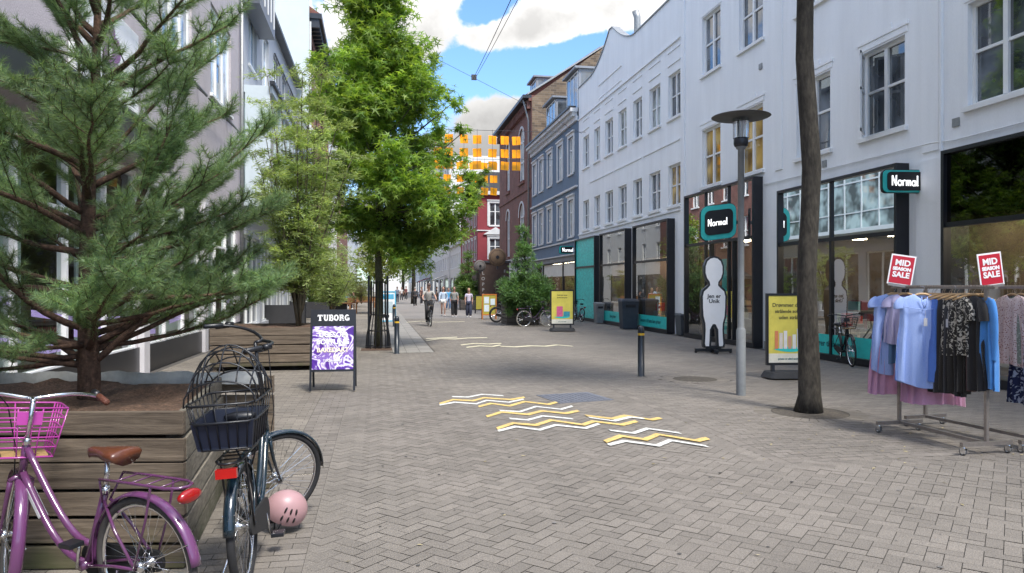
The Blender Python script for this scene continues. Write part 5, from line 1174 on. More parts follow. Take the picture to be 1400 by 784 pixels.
        for t in (.33,.66):
            for (i,j) in ((0,1),(5,6)): mb.tube([Vector(a[i]).lerp(Vector(a[j]),t),Vector(b[i]).lerp(Vector(b[j]),t)],.004,5)
        for t in range(-3,4): mb.tube([(x0+.01,t*bw_*.09,Zs_[-1]),(x0+bd*.7,t*bw_*.09,Zs_[-1])],.003,4)
        k=mb.xf(M).obj('basket',basketm or BLACK,r,True)
        mb=MB(); mb.box(x0-.012,x0-.004,-.06,.06,zt-.09,zt-.02); mb.xf(M).obj('basket_plate',basketm or BLACK,k)
        mb=MB(); mb.box(x0+.02,x0+bd*.62,-bw_*.3,bw_*.3,Zs_[-1]+.004,Zs_[-1]+.012); mb.xf(M).obj('basket_liner',mat('wicker_liner',(.42,.27,.11),.8,.2,20),k)
    return r,M,top
PUR=mat('orchid_paint',(.115,.036,.105),.22,.06,6,coat=.7); PURF=mat('orchid_fender',(.135,.043,.128),.2,.06,6,coat=.8); PINKM=mat('magenta_wire',(.40,.05,.30),.3,.06,6,coat=.5)
LEATH=mat('brown_saddle_leather',(.11,.034,.016),.32,.22,9,.15,60,coat=.3); BRGRIP=mat('brown_rubber_grip',(.11,.035,.02),.5,.2,40,.8,120)
TYRE2=mat('grey_tyre',(.055,.05,.048),.85,.2,30)
a=PD(203,779,3.70); rear=Vector((a.x,a.y,0)); 
f_=PD(27,650,4.12)
hd=math.atan2(f_.y-rear.y,f_.x-rear.x)
pb_,M1,top1=bicycle('orchid purple step-through bicycle with brown saddle and pink wire basket, before the planter',rear,hd,PUR,PURF,steer=-.50,lean=-.05,saddlem=LEATH,gripm=BRGRIP,basket=(0,.36,.28,.27,-.02),basketm=PINKM,bar_z=1.15,wb=1.10,R=.35,tube=.019,tyrem=TYRE2,seat_z=.91)
# decal on the down tube, badge on the fender
mb=MB(); mb.box(.0,.16,-.0205,-.0200,-.012,.012)
d=bez([Vector((.95,0,.73)),Vector((.73,0,.40)),Vector((.64,0,.305)),Vector((.44,0,.285))]); 
for k in (1,):
    p,q=Vector(d[1]),Vector(d[3]); u=(q-p).normalized(); n_=Vector((u.z,0,-u.x))
    mb=MB(); s=-1
    for s in (1,-1): mb.hexa([p+n_*-.011+Vector((0,s*.0197,0)),q+n_*-.011+Vector((0,s*.0197,0)),q+n_*.011+Vector((0,s*.0197,0)),p+n_*.011+Vector((0,s*.0197,0))],[p+n_*-.011+Vector((0,s*.0212,0)),q+n_*-.011+Vector((0,s*.0212,0)),q+n_*.011+Vector((0,s*.0212,0)),p+n_*.011+Vector((0,s*.0212,0))])
    o=mb.obj('frame_decal',mat('silver_decal',(.6,.6,.62),.35,.15,60),pb_)
# dark blue bicycle, rear wheel towards us, front wheel turned out to the right
NAVY=mat('petrol_blue_paint',(.007,.018,.028),.18,.08,6,coat=.8); NAVB=mat('navy_plastic',(.008,.012,.028),.45,.1,8)
a=PD(337,740,4.28); rear=Vector((a.x,a.y,0)); f_=PD(376,640,5.33); hd=math.atan2(f_.y-rear.y,f_.x-rear.x)
LIGHTR=mat('red_rear_lamp',(.42,.008,.006),.2,.1,10,coat=.5)
db,M2,top2=bicycle('dark petrol blue bicycle under the domed pet basket, beside the large planter',rear,hd,NAVY,NAVY,steer=-.98,lean=-.06,bar_z=1.40,barm=BLACK,boxlight=True,ffa=8,wb=1.10,R=.352,rack='black',seat_z=.98,sweep=.20,barw=.30,tyrem=RUBBER,lightm=LIGHTR,fw=.024,tube=.021)
# pet basket on the rack: navy tray, wire sides and a domed wire cage
z0=.87; k=thing('pet_basket','black domed wire pet basket with a navy tray, strapped on the rear rack','basket',rear); k.rotation_euler=(-.06,0,hd)
tray=MB(); x0,x1,wy=-.36,.16,.17
tray.hexa([(x0+.04,-wy+.03,z0),(x1-.03,-wy+.03,z0),(x1-.03,wy-.03,z0),(x0+.04,wy-.03,z0)],[(x0+.04,-wy+.03,z0+.012),(x1-.03,-wy+.03,z0+.012),(x1-.03,wy-.03,z0+.012),(x0+.04,wy-.03,z0+.012)])
for (p,q) in (((x0,-wy),(x1,-wy)),((x1,-wy),(x1,wy)),((x1,wy),(x0,wy)),((x0,wy),(x0,-wy))):
    def sc_(v,f,zz): cx_=(x0+x1)/2; return (cx_+(v[0]-cx_)*f,v[1]*f,zz)
    tray.hexa([sc_(p,.83,z0+.002),sc_(q,.83,z0+.002),sc_(q,.80,z0+.002),sc_(p,.80,z0+.002)],[sc_(p,.95,z0+.15),sc_(q,.95,z0+.15),sc_(q,.92,z0+.15),sc_(p,.92,z0+.15)])
tray.obj('tray',NAVB,k); w_=MB()
MBc=MB(); MBc.ell((-.16,.02,z0+.06),.15,.10,.035,12,8); MBc.obj('cushion',mat('white_fleece',(.7,.68,.64),.95,.1,30),k,True)
def rg(f,z): 
    return [((x0+x1)/2+ (x1-x0)/2*f*sx*cc, wy*f*sy_, z) for (sx,sy_,cc) in ((-1,-.8,1),(-.8,-1,1),(.8,-1,1),(1,-.8,1),(1,.8,1),(.8,1,1),(-.8,1,1),(-1,.8,1))]
for f,z,r_ in ((.85,z0,.005),(1.0,z0+.15,.007),(1.07,z0+.25,.007)): w_.tube(rg(f,z),r_,6,closed=True)
A_,B_=rg(.85,z0),rg(1.07,z0+.25)
n=8
for i in range(n):
    for t in ((0,.5) if i%2==0 else (0,.2,.4,.6,.8)):
        p=Vector(A_[i]).lerp(Vector(A_[(i+1)%n]),t); q=Vector(B_[i]).lerp(Vector(B_[(i+1)%n]),t); w_.tube([p,q],.0035,4)
w_.obj('wire_sides',BLACK,k,True); w_=MB()
for i in range(7):      # hoops over the top
    x_=x0-.02+(x1-x0+.04)*i/6; hgt=.27*math.sin(PI*(i+.9)/7.8)+.03
    w_.tube([(x_,wy*1.07*math.cos(a),z0+.25+hgt*math.sin(a)**.75) for a in [PI*t/12 for t in range(13)]],.005,5)
for a in [PI*t/6 for t in range(0,7)]:
    w_.tube([(x0-.02+(x1-x0+.04)*i/12, wy*1.07*math.cos(a), z0+.25+(.27*math.sin(PI*(i/2+.9)/7.8)+.03)*max(0,math.sin(a))**.75) for i in range(13)],.0045,5)
w_.obj('wire_dome',BLACK,k,True)
# helmet
hz=Vector((.50*CT-.25*ST,-.50*ST-.25*CT,.85)).normalized(); hy=Vector((.62*CT-1*ST,-.62*ST-1*CT,.1)); hy=(hy-hz*hy.dot(hz)).normalized(); hx=hy.cross(hz); HROT=Matrix((hx,hy,hz)).transposed().to_euler()
hp=PD(391,682,5.2); hm=thing('bicycle_helmet','pale pink bicycle helmet with dark slots lying against the dark bicycle front wheel','helmet',(hp.x,hp.y,.165),-.3,rot=HROT)
PINKH=mat('dusty_pink_shell',(.40,.24,.25),.4,.05,8)
def dome(rx,ry,rz,th0,nu=30,nv=12):
    vs=[];fs=[]
    for i in range(nv+1):
        ph=PI/2-(PI/2+th0)*i/nv
        for j in range(nu):
            a=2*PI*j/nu; lift=.35*max(0,math.cos(2*a))*max(0,-ph)*1.2
            q=ph+lift*0; vs.append((rx*math.cos(q)*math.cos(a),ry*math.cos(q)*math.sin(a),rz*math.sin(q)))
    for i in range(nv):
        for j in range(nu): fs.append((i*nu+j,i*nu+(j+1)%nu,(i+1)*nu+(j+1)%nu,(i+1)*nu+j))
    return vs,fs
mb=MB(); mb.add(*dome(.150,.125,.145,.30)); mb.obj('shell',PINKH,hm,True); mb=MB(); mb.add(*dome(.142,.117,.137,.28)); mb.obj('lining',BLACK,hm,True)
mb=MB()
for row,(ph,k) in enumerate(((.55,3),(.12,3))):
    for s in range(-1,2):
        for side in (1,-1):
            a=side*(PI/2)+s*.30; P=[Vector((.1515*math.cos(p)*math.cos(a),.1265*math.cos(p)*math.sin(a),.1465*math.sin(p))) for p in (ph-.14,ph-.05,ph+.05,ph+.14)]
            mb.tube(P,[.004,.0075,.0075,.004],6)
mb.obj('air_slots',mat('slot_dark',(.01,.008,.008),.8,.1,3),hm,True)
mb=MB(); mb.tube([(.03,.12,-.03),(.02,.10,-.14),(0,.0,-.2),(.02,-.10,-.14),(.03,-.12,-.03)],.006,6); mb.obj('chin_strap',BLACK,hm,True)
# bicycles further off
def far_bike(label,u,v,deg,paint,**kw):
    p=G(u,v); a=math.radians(deg); p=p-Vector((math.cos(a),math.sin(a),0))*kw.pop('back',.54); p.z=0
    return bicycle(label,p,a,paint,kw.pop('fend',BLACK),simple=True,group='bicycles on the right side',lean=kw.pop('lean',.05),**kw)
PLUM=mat('plum_paint',(.06,.03,.07),.3,.1,5); GREYP=mat('grey_paint',(.1,.1,.11),.4,.1,5)
WTYRE=mat('cream_tyre',(.28,.26,.22),.7,.1,5)
far_bike('pale wheeled plum bicycle leaning on the slatted crate of the bushy conifer',732,447,10,PLUM,tyrem=WTYRE,R=.36)
far_bike('black fat tyred bicycle at the left end of the slatted crate',693,441,10,BLACK,R=.38,fw=.045,step=False,steer=.25,bar_z=1.1)
far_bike('grey bicycle parked end-on against the teal covered shop window',790,440,95,GREYP,R=.34,basket=(0,.3,.25,.2,0),bar_z=1.1)
far_bike('black bicycle with front basket, parked before the shop window behind the rails',1167,503,250,BLACK,R=.35,basket=(0,.36,.28,.24,.0),bar_z=1.12,step=True,back=1.2)
# ---------------------------------------------------------------- timber planters
WOODP=mat_wood('weathered_timber',(.055,.040,.028),(.21,.165,.12),'x',.85,moss=True); WOODY=mat_wood('weathered_timber_side',(.09,.08,.06),(.28,.25,.2),'y',.85,moss=True); WOODZ=mat_wood('weathered_post',(.05,.04,.028),(.14,.11,.085),'z')
def planter(label,loc,rz,W,Dp,Ht,rows,xr=0.,feet=False,soil=True,cloth=True,bh=None,group=None,cat='planter',mats=None):
    r=thing('planter_box',label,cat,loc,rz,group); wx,wy=(mats or (WOODP,WOODY)); h=Ht/rows; rng=random.Random(5)
    f=MB(); SS=(MB(),MB()); b=MB()
    for i in range(rows):
        z0=i*h+(.10 if feet else .01)*(1 if i==0 else 0)+.004; z1=(i+1)*h-rng.uniform(.006,.022); j=rng.uniform(-.008,.008)
        f.box(-W/2,W/2,-.045+j,.0+j,z0,z1); b.box(-W/2,W/2,Dp,Dp+.045,z0,z1)
        for sgn in (1,-1): 
            s=SS[sgn>0]; x=sgn*W/2; s.hexa([(x-(.045 if sgn>0 else 0)+sgn*.0+j,.002,z0),(x+(0 if sgn>0 else .045)+j,.002,z0),(x+(0 if sgn>0 else .045)+j+xr*(sgn>0),Dp-.002,z0),(x-(.045 if sgn>0 else 0)+j+xr*(sgn>0),Dp-.002,z0)],
                              [(x-(.045 if sgn>0 else 0)+j,.002,z1),(x+(0 if sgn>0 else .045)+j,.002,z1),(x+(0 if sgn>0 else .045)+j+xr*(sgn>0),Dp-.002,z1),(x-(.045 if sgn>0 else 0)+j+xr*(sgn>0),Dp-.002,z1)])
    f.obj('front_boards',wx,r,bevel=.006); b.obj('back_boards',wx,r); [s.obj('side_boards',wy,r,bevel=.005) for s in SS]
    for (x,y) in ((-W/2+.09,.05),(W/2-.09,.05),(-W/2+.09,Dp-.05),(W/2-.09+xr,Dp-.05)): MB().box(x-.04,x+.04,y-.04,y+.04,0,Ht-.05).obj('corner_post',WOODZ,r)
    if soil:
        n=18; vs=[];fs=[]
        for i in range(n+1):
            for j in range(n+1):
                x=-W/2+.05+(W-.1+xr*j/n*1)*i/n; y=.005+(Dp-.01)*j/n; vs.append((x,y,Ht-.10+.05*rng.random()+.05*math.sin(i*.5)*math.sin(j*.6)))
        for i in range(n):
            for j in range(n): q=i*(n+1)+j; fs.append((q,q+n+1,q+n+2,q+1))
        MB().add(vs,fs).obj('mulch',SOIL,r,True)
    if cloth:
        m=MB(); n=40; vs=[];fs=[]
        for i in range(n+1):
            x=-W/2+.05+(W-.1)*i/n; zt=Ht+.025+.008*math.sin(i*.9)+.006*math.sin(i*2.3); y=Dp-.05+.012*math.sin(i*1.7)
            vs+=[(x,y-.03,Ht-.08),(x,y-.02,zt),(x,y+.03,zt-.01),(x,y+.04,Ht-.06)]
        for i in range(n):
            for j in range(3): q=i*4+j; fs.append((q,q+4,q+5,q+1))
        m.add(vs,fs).obj('root_cloth',mat('white_root_cloth',(.52,.52,.50),.9,.15,12,.4,30),r,True)
    return r
c=PD(255,592,4.55); W1=3.0; rz=-TH+.02
# anchor the right front corner on the measured point
ux=Vector((math.cos(rz),math.sin(rz),0)); o=Vector((c.x,c.y,0))-ux*(W1/2)
planter('large weathered grey timber planter with mulch and white root cloth, nearest on the left',o,rz,W1,1.75,1.0,6,xr=-.42)
c=PD(432,505,15.3); rz2=-.02; o=Vector((c.x,c.y,0))+Vector((-.95,0,0))
p2=planter('lower timber planter on pallet feet behind the purple bowling sign',o,rz2,2.3,1.8,.92,5,feet=True,cloth=False)
for s_ in (-.7,.0,.7): pass
CRATE=mat_wood('grey_slats',(.06,.05,.042),(.16,.14,.125),'x'); CR2=mat_wood('grey_slats_side',(.06,.05,.042),(.16,.14,.125),'y')
c=G(692,445); planter('grey slatted crate planter under the bushy blue green conifer',(c.x+.78,c.y,0),0,1.5,1.5,1.08,7,cloth=False,mats=(CRATE,CR2))
c=G(640,424); planter('small crate planter under the looser conifer on the far right side',(c.x,c.y-.4,0),0,1.2,1.0,.75,5,cloth=False,mats=(CRATE,CR2))
# ---------------------------------------------------------------- pavement signs
def sandwich():
    c=G(456,534); W,Hs=.74,1.36
    r=thing('sandwich_board','black framed sandwich board with marbled purple poster about bowling and darts','sign',(c.x,c.y,0),-.02)
    for s,nm in ((-1,'front_leaf'),(1,'rear_leaf')):
        mb=MB(); T=Matrix.Translation((0,s*.0,Hs))@Matrix.Rotation(s*.20,4,'X')@Matrix.Translation((0,0,-Hs))
        for x in (-W/2,W/2-.035): mb.box(x,x+.035,-.012,.012,0,Hs)
        mb.box(-W/2+.035,W/2-.035,-.012,.012,.32,.355); mb.box(-W/2+.035,W/2-.035,-.012,.012,1.08,Hs); f=mb.xf(T).obj(nm,BLACK if s<0 else DARK,r)
        mb=MB(); mb.box(-W/2+.036,W/2-.036,-.008,.008,.355,1.08)
        if s<0:
            m,nt,N,L=nodes('marbled_purple_print'); o_=N.new('ShaderNodeOutputMaterial'); p=N.new('ShaderNodeBsdfPrincipled'); L.new(p.outputs[0],o_.inputs[0]); tc=N.new('ShaderNodeTexCoord')
            n1=N.new('ShaderNodeTexNoise'); n1.inputs['Scale'].default_value=2.1; n1.inputs['Detail'].default_value=3; n1.inputs['Distortion'].default_value=2.6; L.new(tc.outputs['Object'],n1.inputs[0])
            rp=N.new('ShaderNodeValToRGB'); L.new(n1.outputs[0],rp.inputs[0]); e=rp.color_ramp.elements; e[0].position=.36; e[0].color=(.07,.02,.24,1); e[1].position=.66; e[1].color=(.09,.025,.27,1)
            for pos,cc in ((.43,(.11,.035,.32)),(.465,(.72,.66,.85)),(.50,(.80,.76,.88)),(.53,(.18,.09,.40)),(.58,(.25,.15,.48)),(.61,(.75,.70,.86))): q=e.new(pos); q.color=(*cc,1)
            L.new(rp.outputs[0],p.inputs['Base Color']); p.inputs['Roughness'].default_value=.3
            b=mb.xf(T).obj('poster',m,f)
            WT=mat('white_lettering',(.82,.82,.82),.5,.02,3); 
            def tx(s_,z,size,mm,off=.003,**k): 
                o=text(s_,'lettering',size,mm,b,(0,-.014,z),offset=off,**k); o.data.transform(T); return o
            tx('UGESOM',.93,.115,WT,.003); tx('BOWLING',.81,.115,WT,.003); tx('BAREDART',.675,.105,mat('cream_lettering',(.80,.72,.55),.5,.02,3),.003); tx('TOGSAARAET',.50,.05,WT,.001)
            # slab-serif letters on the header, drawn as strokes
            st=MB(); X=-.255; hh=.10; zz=1.17; th=.013
            def V_(x,z0=0,z1=1,w=.013): st.box(X+x-w,X+x+w,-.0165,-.0135,zz+z0*hh,zz+z1*hh)
            def Hh(x0,x1,z,w=.0065): st.box(X+x0,X+x1,-.0167,-.0137,zz+z*hh-w,zz+z*hh+w)
            def arc(cx,cz,rx,rz_,a0,a1,n=8,w=.011):
                P=[(X+cx+rx*math.cos(a0+(a1-a0)*i/n),zz+(cz)*hh+rz_*math.sin(a0+(a1-a0)*i/n)) for i in range(n+1)]
                for p,q in zip(P,P[1:]):
                    d=Vector((q[0]-p[0],q[1]-p[1])); d.normalize(); nx,nz=-d.y*w,d.x*w
                    st.hexa([(p[0]-nx,-.0171,p[1]-nz),(q[0]-nx,-.0171,q[1]-nz),(q[0]-nx,-.0140,q[1]-nz),(p[0]-nx,-.0140,p[1]-nz)],[(p[0]+nx,-.0171,p[1]+nz),(q[0]+nx,-.0171,q[1]+nz),(q[0]+nx,-.0140,q[1]+nz),(p[0]+nx,-.0140,p[1]+nz)])
            # T U B O R G
            V_(.04); Hh(0,.08,.94); Hh(.018,.062,.06); Hh(0,.012,.80,.014); Hh(.068,.08,.80,.014); X+=.093
            V_(.02,.3,1); V_(.066,.3,1,.009); Hh(0,.036,.95); Hh(.054,.08,.95); arc(.043,.33,.023,.028,PI,2*PI); X+=.090
            V_(.02); Hh(0,.03,.95); Hh(0,.03,.05); arc(.035,.74,.026,.022,-PI/2,PI/2); arc(.037,.27,.030,.025,-PI/2,PI/2); X+=.082
            arc(.038,.5,.029,.043,0,2*PI,14,.012); X+=.088
            V_(.02); Hh(0,.03,.95); Hh(0,.034,.05); arc(.035,.73,.026,.024,-PI/2,PI/2); arc(.05,.22,.012,.025,0,PI/2,4); Hh(.054,.082,.05); X+=.090
            arc(.038,.5,.029,.043,.75,2*PI-.5,12,.012); Hh(.040,.078,.42); V_(.066,.05,.42,.009)
            st.xf(T).obj('header_lettering',WT,f)
        else: mb.xf(T).obj('poster',mat('violet_back',(.2,.12,.3),.5),f)
sandwich()
YPR=mat('yellow_poster_print',(.62,.54,.10),.35,.18,2.2)
def poster_stand(label,u,v,rz,W=.93,Hp=1.36,txt=None,kind=0):
    c=G(u,v); r=thing('poster_stand',label,'sign',(c.x,c.y,0),rz,'yellow poster stands on heavy black bases')
    mb=MB(); P=rrect(W*1.05,.56,.12); mb.prism(P,lambda p:(p[0]*.9,p[1]*.85,.14),lambda p:(p[0]*1.02,p[1],.03)); mb.obj('base',mat('black_rubber_base',(.022,.023,.026),.7,.2,9),r,bevel=.01)
    mb=MB()
    for x in (-W*.36,W*.36): mb.box(x-.03,x+.03,-.03,.03,.14,.27)
    mb.obj('foot_bracket',DARK,r)
    z0=.26; mb=MB(); t=.045
    mb.box(-W/2,-W/2+t,-.03,.03,z0,z0+Hp); mb.box(W/2-t,W/2,-.03,.03,z0,z0+Hp); mb.box(-W/2+t,W/2-t,-.03,.03,z0,z0+t); mb.box(-W/2+t,W/2-t,-.03,.03,z0+Hp-t,z0+Hp); mb.obj('poster_frame',BLACK,r)
    mb=MB(); mb.box(-W/2+t,W/2-t,-.02,.02,z0+t,z0+Hp-t); b=mb.obj('poster',YPR,r)
    mb=MB(); mb.box(-W/2+t+.002,W/2-t-.002,-.0225,-.0203,z0+t+.002,z0+.22); mb.obj('footer',mat('cream_print',(.7,.68,.58),.4),b)
    mb=MB(); mb.prism([( -.32+.64*i/12, z0+.30+.05*math.sin(PI*i/12)) for i in range(13)]+[(.32-.64*i/12,z0+.30-.05*math.sin(PI*i/12)) for i in range(1,12)],lambda p:(p[0],-.0235,p[1]),lambda p:(p[0],-.0205,p[1])); mb.obj('printed_plinth',TEAL,b)
    if kind==0:
        cols=[(.62,.22,.10),(.66,.60,.55),(.70,.70,.70),(.55,.30,.2),(.72,.72,.70),(.6,.6,.66)]
        for i in range(7):
            x=-.30+i*.085; h=[.34,.30,.34,.24,.27,.38,.30][i]; mb=MB(); mb.box(x,x+.065,-.0265,-.0238,z0+.31,z0+.31+h); q=mb.obj('printed_tube',mat('print_%d'%(i%6),cols[i%6],.4),b)
        lines=[('Drømmer du om',1.18,.125),('strålende solbrun',1.06,.105),('uden stråler',.94,.115)]; foot='prisen er altid under 75'
    else:
        mb=MB(); mb.box(-.22,.02,-.0265,-.0238,z0+.32,z0+.72); mb.obj('printed_pack',mat('print_pink',(.6,.12,.25),.4,.3,12),b); mb=MB(); mb.box(.05,.30,-.0265,-.0238,z0+.32,z0+.52); mb.obj('printed_tin',mat('print_blue',(.05,.30,.38),.4,.3,12),b)
        lines=[('Altid nye varer',1.2,.085),('til faste lave priser',1.1,.07)]; foot='lave priser altid'
    for s_,z,sz in lines: text(s_,'lettering',sz*.84,mat('dark_print',(.10,.09,.03),.5),b,(0,-.022,z0-.02+z*.98),offset=.002,sx=.95)
    text(foot,'lettering',.05,TEALINK,b,(0,-.024,z0+.12),offset=.001)
    return r
poster_stand('large yellow poster stand showing a row of tubes and cartons, beside the white cut-out figure',1080,518,-.14,kind=0)
poster_stand('yellow poster stand with a pink pack and blue tin, beside the far slatted crate',768.5,453.5,-.05,kind=1)
# plain white cut-out figure on a wheeled cross stand
c=G(975,483); r=thing('cutout_figure','tall plain white cut-out figure with thick black edge, before the entrance','display figure',(c.x,c.y,0),-.22)
def mirror(P): return P+[(-x,z) for x,z in reversed(P)]
halfb=[(0,2.55),(.10,2.53),(.20,2.45),(.255,2.30),(.26,2.10),(.22,1.95),(.15,1.86),(.14,1.80),(.20,1.74),(.30,1.66),(.335,1.5),(.33,1.2),(.32,.95),(.27,.78),(.26,.62),(.27,.42),(.285,.24),(.27,.15),(.08,.15),(.075,.30),(.06,.60),(0,.70)]
halfw=[(0,2.50),(.09,2.48),(.17,2.41),(.215,2.28),(.22,2.11),(.18,1.97),(.11,1.87),(.10,1.78),(.17,1.70),(.26,1.62),(.29,1.49),(.285,1.2),(.27,.97),(.225,.79),(.215,.62),(.225,.42),(.235,.25),(.22,.19),(.13,.19),(.12,.32),(.11,.62),(.04,.76),(0,.77)]
mb=MB(); mb.prism(mirror(halfb),lambda p:(p[0],.10,p[1]),lambda p:(p[0],-.10,p[1])); b=mb.obj('board',BLACK,r)
mb=MB(); mb.prism(mirror(halfw),lambda p:(p[0],-.103,p[1]),lambda p:(p[0],-.108,p[1])); b=mb.obj('white_face',WHITE,r)
text('Jen er\nUnik','lettering',.145,INK,b,(.0,-.110,1.43),offset=.003,line=.9)
mb=MB(); mb.box(-.48,.48,-.05,.05,.04,.12); mb.box(-.05,.05,-.42,.42,.045,.115); mb.box(-.2,.2,-.06,.06,.12,.2); mb.obj('cross_stand',BLACK,r,bevel=.006)
for x,y in ((-.45,0),(.45,0),(0,-.4),(0,.4)): MB().lathe([(.001,-.02),(.035,-.02),(.035,.02),(.001,.02)],(x,y,.035),12,'y').obj('castor',RUBBER,r)
# ---------------------------------------------------------------- shop name signs hung from the walls
def stroke_word(x0,z0,h,th,parent,y=-.06,m=None):
    mb=MB(); X=x0; u=h
    def S(*P): mb.tube([(X+p[0]*u,y,z0+p[1]*u) for p in P],th,7,up=(0,1,0),flat=1)
    S((0,0),(0,1)); S((0,1),(.42,0)); S((.42,0),(.44,1.04)); X+=.62*u
    S(*[(.22+.2*math.cos(a),.28+.26*math.sin(a)) for a in [2*PI*i/12 for i in range(13)]]); X+=.58*u
    S((0,0),(0,.55)); S((0,.38),(.08,.52),(.2,.55),(.26,.5)); X+=.40*u
    S((0,0),(0,.55)); S((0,.38),(.07,.53),(.17,.53),(.22,.4),(.22,0)); S((.22,.38),(.3,.53),(.4,.53),(.45,.4),(.46,0)); X+=.63*u
    S(*[(.2+.19*math.cos(a),.27+.25*math.sin(a)) for a in [2*PI*i/12 for i in range(13)]]); S((.4,.55),(.4,.1),(.46,0)); X+=.62*u
    S((0,1.04),(0,.1),(.06,0))
    for i in range(0): pass
    return mb.obj('lettering',m or WHITE,parent,True)
def name_sign(label,loc,W,Hh_,tilt=0.,rz=0,bracket=.15,bw=None,wob=.0):
    r=thing('hanging_sign',label,'sign',loc,rz,'teal edged black name signs')
    def wv(p): return (p[0],p[1]+tilt*p[0]+wob*math.sin(p[0]*5))
    mb=MB(); P=[wv(p) for p in rrect(W,Hh_,min(W,Hh_)*.22)]; mb.prism(P,lambda p:(p[0],.06,p[1]),lambda p:(p[0],-.04,p[1])); mb.obj('backing',TEAL2,r)
    P2=[wv(p) for p in rrect(W+.03,Hh_+.03,min(W,Hh_)*.23)]; mb=MB(); mb.prism(P2,lambda p:(p[0],.04,p[1]),lambda p:(p[0],-.02,p[1])); mb.obj('edge_band',BLACK,r)
    bw=bw or (W*.84,Hh_*.84); mb=MB(); P=[wv(p) for p in rrect(bw[0],bw[1],min(bw)*.22)]; mb.prism(P,lambda p:(p[0],-.041,p[1]),lambda p:(p[0],-.065,p[1])); f=mb.obj('name_plate',INK,r)
    h=bw[0]/4.35; o=stroke_word(-bw[0]*.385,-h*.48,h,h*.075,f,y=-.068,m=mat('lit_lettering',(1,1,1),.5,0,1,emit=.55))
    if tilt: 
        for v in o.data.vertices: v.co.z+=tilt*v.co.x
    mb=MB(); mb.box(W/2-.01,W/2+bracket,-.025,.025,-.05,.05); mb.box(W/2+bracket-.03,W/2+bracket+.0,-.05,.05,-Hh_*.42,Hh_*.42); mb.obj('wall_bracket',BLACK,r)
    return r
pA=PD(984,304,21.0); name_sign('square black name sign with a large teal surround, beside the lamp post over the entrance',(pA.x-.05,pA.y,pA.z),1.08,.98,tilt=.13,bracket=max(.05,RX-.3-pA.x-.52),bw=(.86,.70))
pBq=PD(1237,248.5,14.6); name_sign('wide black name sign with thin teal edge, above the clothes rails on the right',(pBq.x,pBq.y,pBq.z),1.02,.44,bracket=max(.08,RX-pBq.x-.51),wob=.008)
pCq=PD(777,342,40.5); name_sign('small distant black name sign on the slate blue building',(pCq.x,pCq.y,pCq.z),1.05,.42,bracket=max(.08,RX-pCq.x-.52))
# ---------------------------------------------------------------- lamp post
c=G(1013,541); lp=thing('street_lamp','tall grey street lamp with a wide flat disc hood over a ribbed clear lantern','street lamp',(c.x,c.y,0)); D_=11.75
LG=mat('lamp_post_grey',(.20,.215,.225),.55,.12,8,.1,60)
MB().lathe([(.075,0),(.075,1.05),(.06,1.08),(.052,1.1),(.05,3.95),(.075,3.96),(.085,4.0),(.085,4.08),(.05,4.1)],n=18).obj('pole',LG,lp,True)
MB().lathe([(.05,3.98),(.10,4.0),(.115,4.04),(.115,4.12),(.10,4.14),(.001,4.14)],n=20).obj('lantern_base',DARK,lp,True)
LGL=mat_glass('ribbed_lantern_glass',.25,.8,(.8,.84,.86)); n=48
MB().add(*(lambda P:([p for p in P],[(j,(j+1)%n,n+(j+1)%n,n+j) for j in range(n)]))([((.125 if j%2 else .113)*math.cos(2*PI*j/n),(.125 if j%2 else .113)*math.sin(2*PI*j/n),z) for z in (4.13,4.46) for j in range(n)])).obj('lantern_glass',LGL,lp)
mb=MB(); mb.lathe([(.03,4.15),(.045,4.25),(.045,4.38),(.02,4.44)],n=12); mb.obj('bulb',mat('frosted_bulb',(.6,.6,.58),.4),lp,True)
MB().lathe([(.001,4.455),(.12,4.455),(.44,4.465),(.462,4.475),(.44,4.485),(.15,4.515),(.06,4.54),(.001,4.545)],n=40).obj('hood',mat('hood_bronze',(.10,.10,.10),.5,.2,5),lp,True)
# ---------------------------------------------------------------- bollards
BOL=mat('bollard_blue_black',(.012,.018,.026),.35,.25,9,.1,60)
def bollard_proto(label,loc):
    r=thing('bollard',label,'bollard',loc,group='dark bollards with a yellow band'); R=.065
    MB().lathe([(.09,0),(.09,.012),(R,.014),(R,.79),(R*.96,.80)],n=20).obj('post',BOL,r,True); MB().lathe([(R*.99,.801),(R*.99,.845)],n=20).obj('reflective_band',mat('yellow_reflector',(.62,.38,.03),.35,.1,20),r,True); MB().lathe([(R*.96,.843),(R,.85),(R,.91),(R*.8,.96),(R*.4,.98),(.001,.985)],n=20).obj('cap',BOL,r,True); return r
c=G(876.5,515); b0=bollard_proto('dark bollard standing alone on the right kerb line, left of the lamp post',(c.x,c.y,0))
c=G(542.5,484); dup(b0,(c.x,c.y,0),0,'dark bollard just right of the caged street tree')
c=G(539,447); dup(b0,(c.x,c.y,0),0,'small distant dark bollard behind the caged street tree')
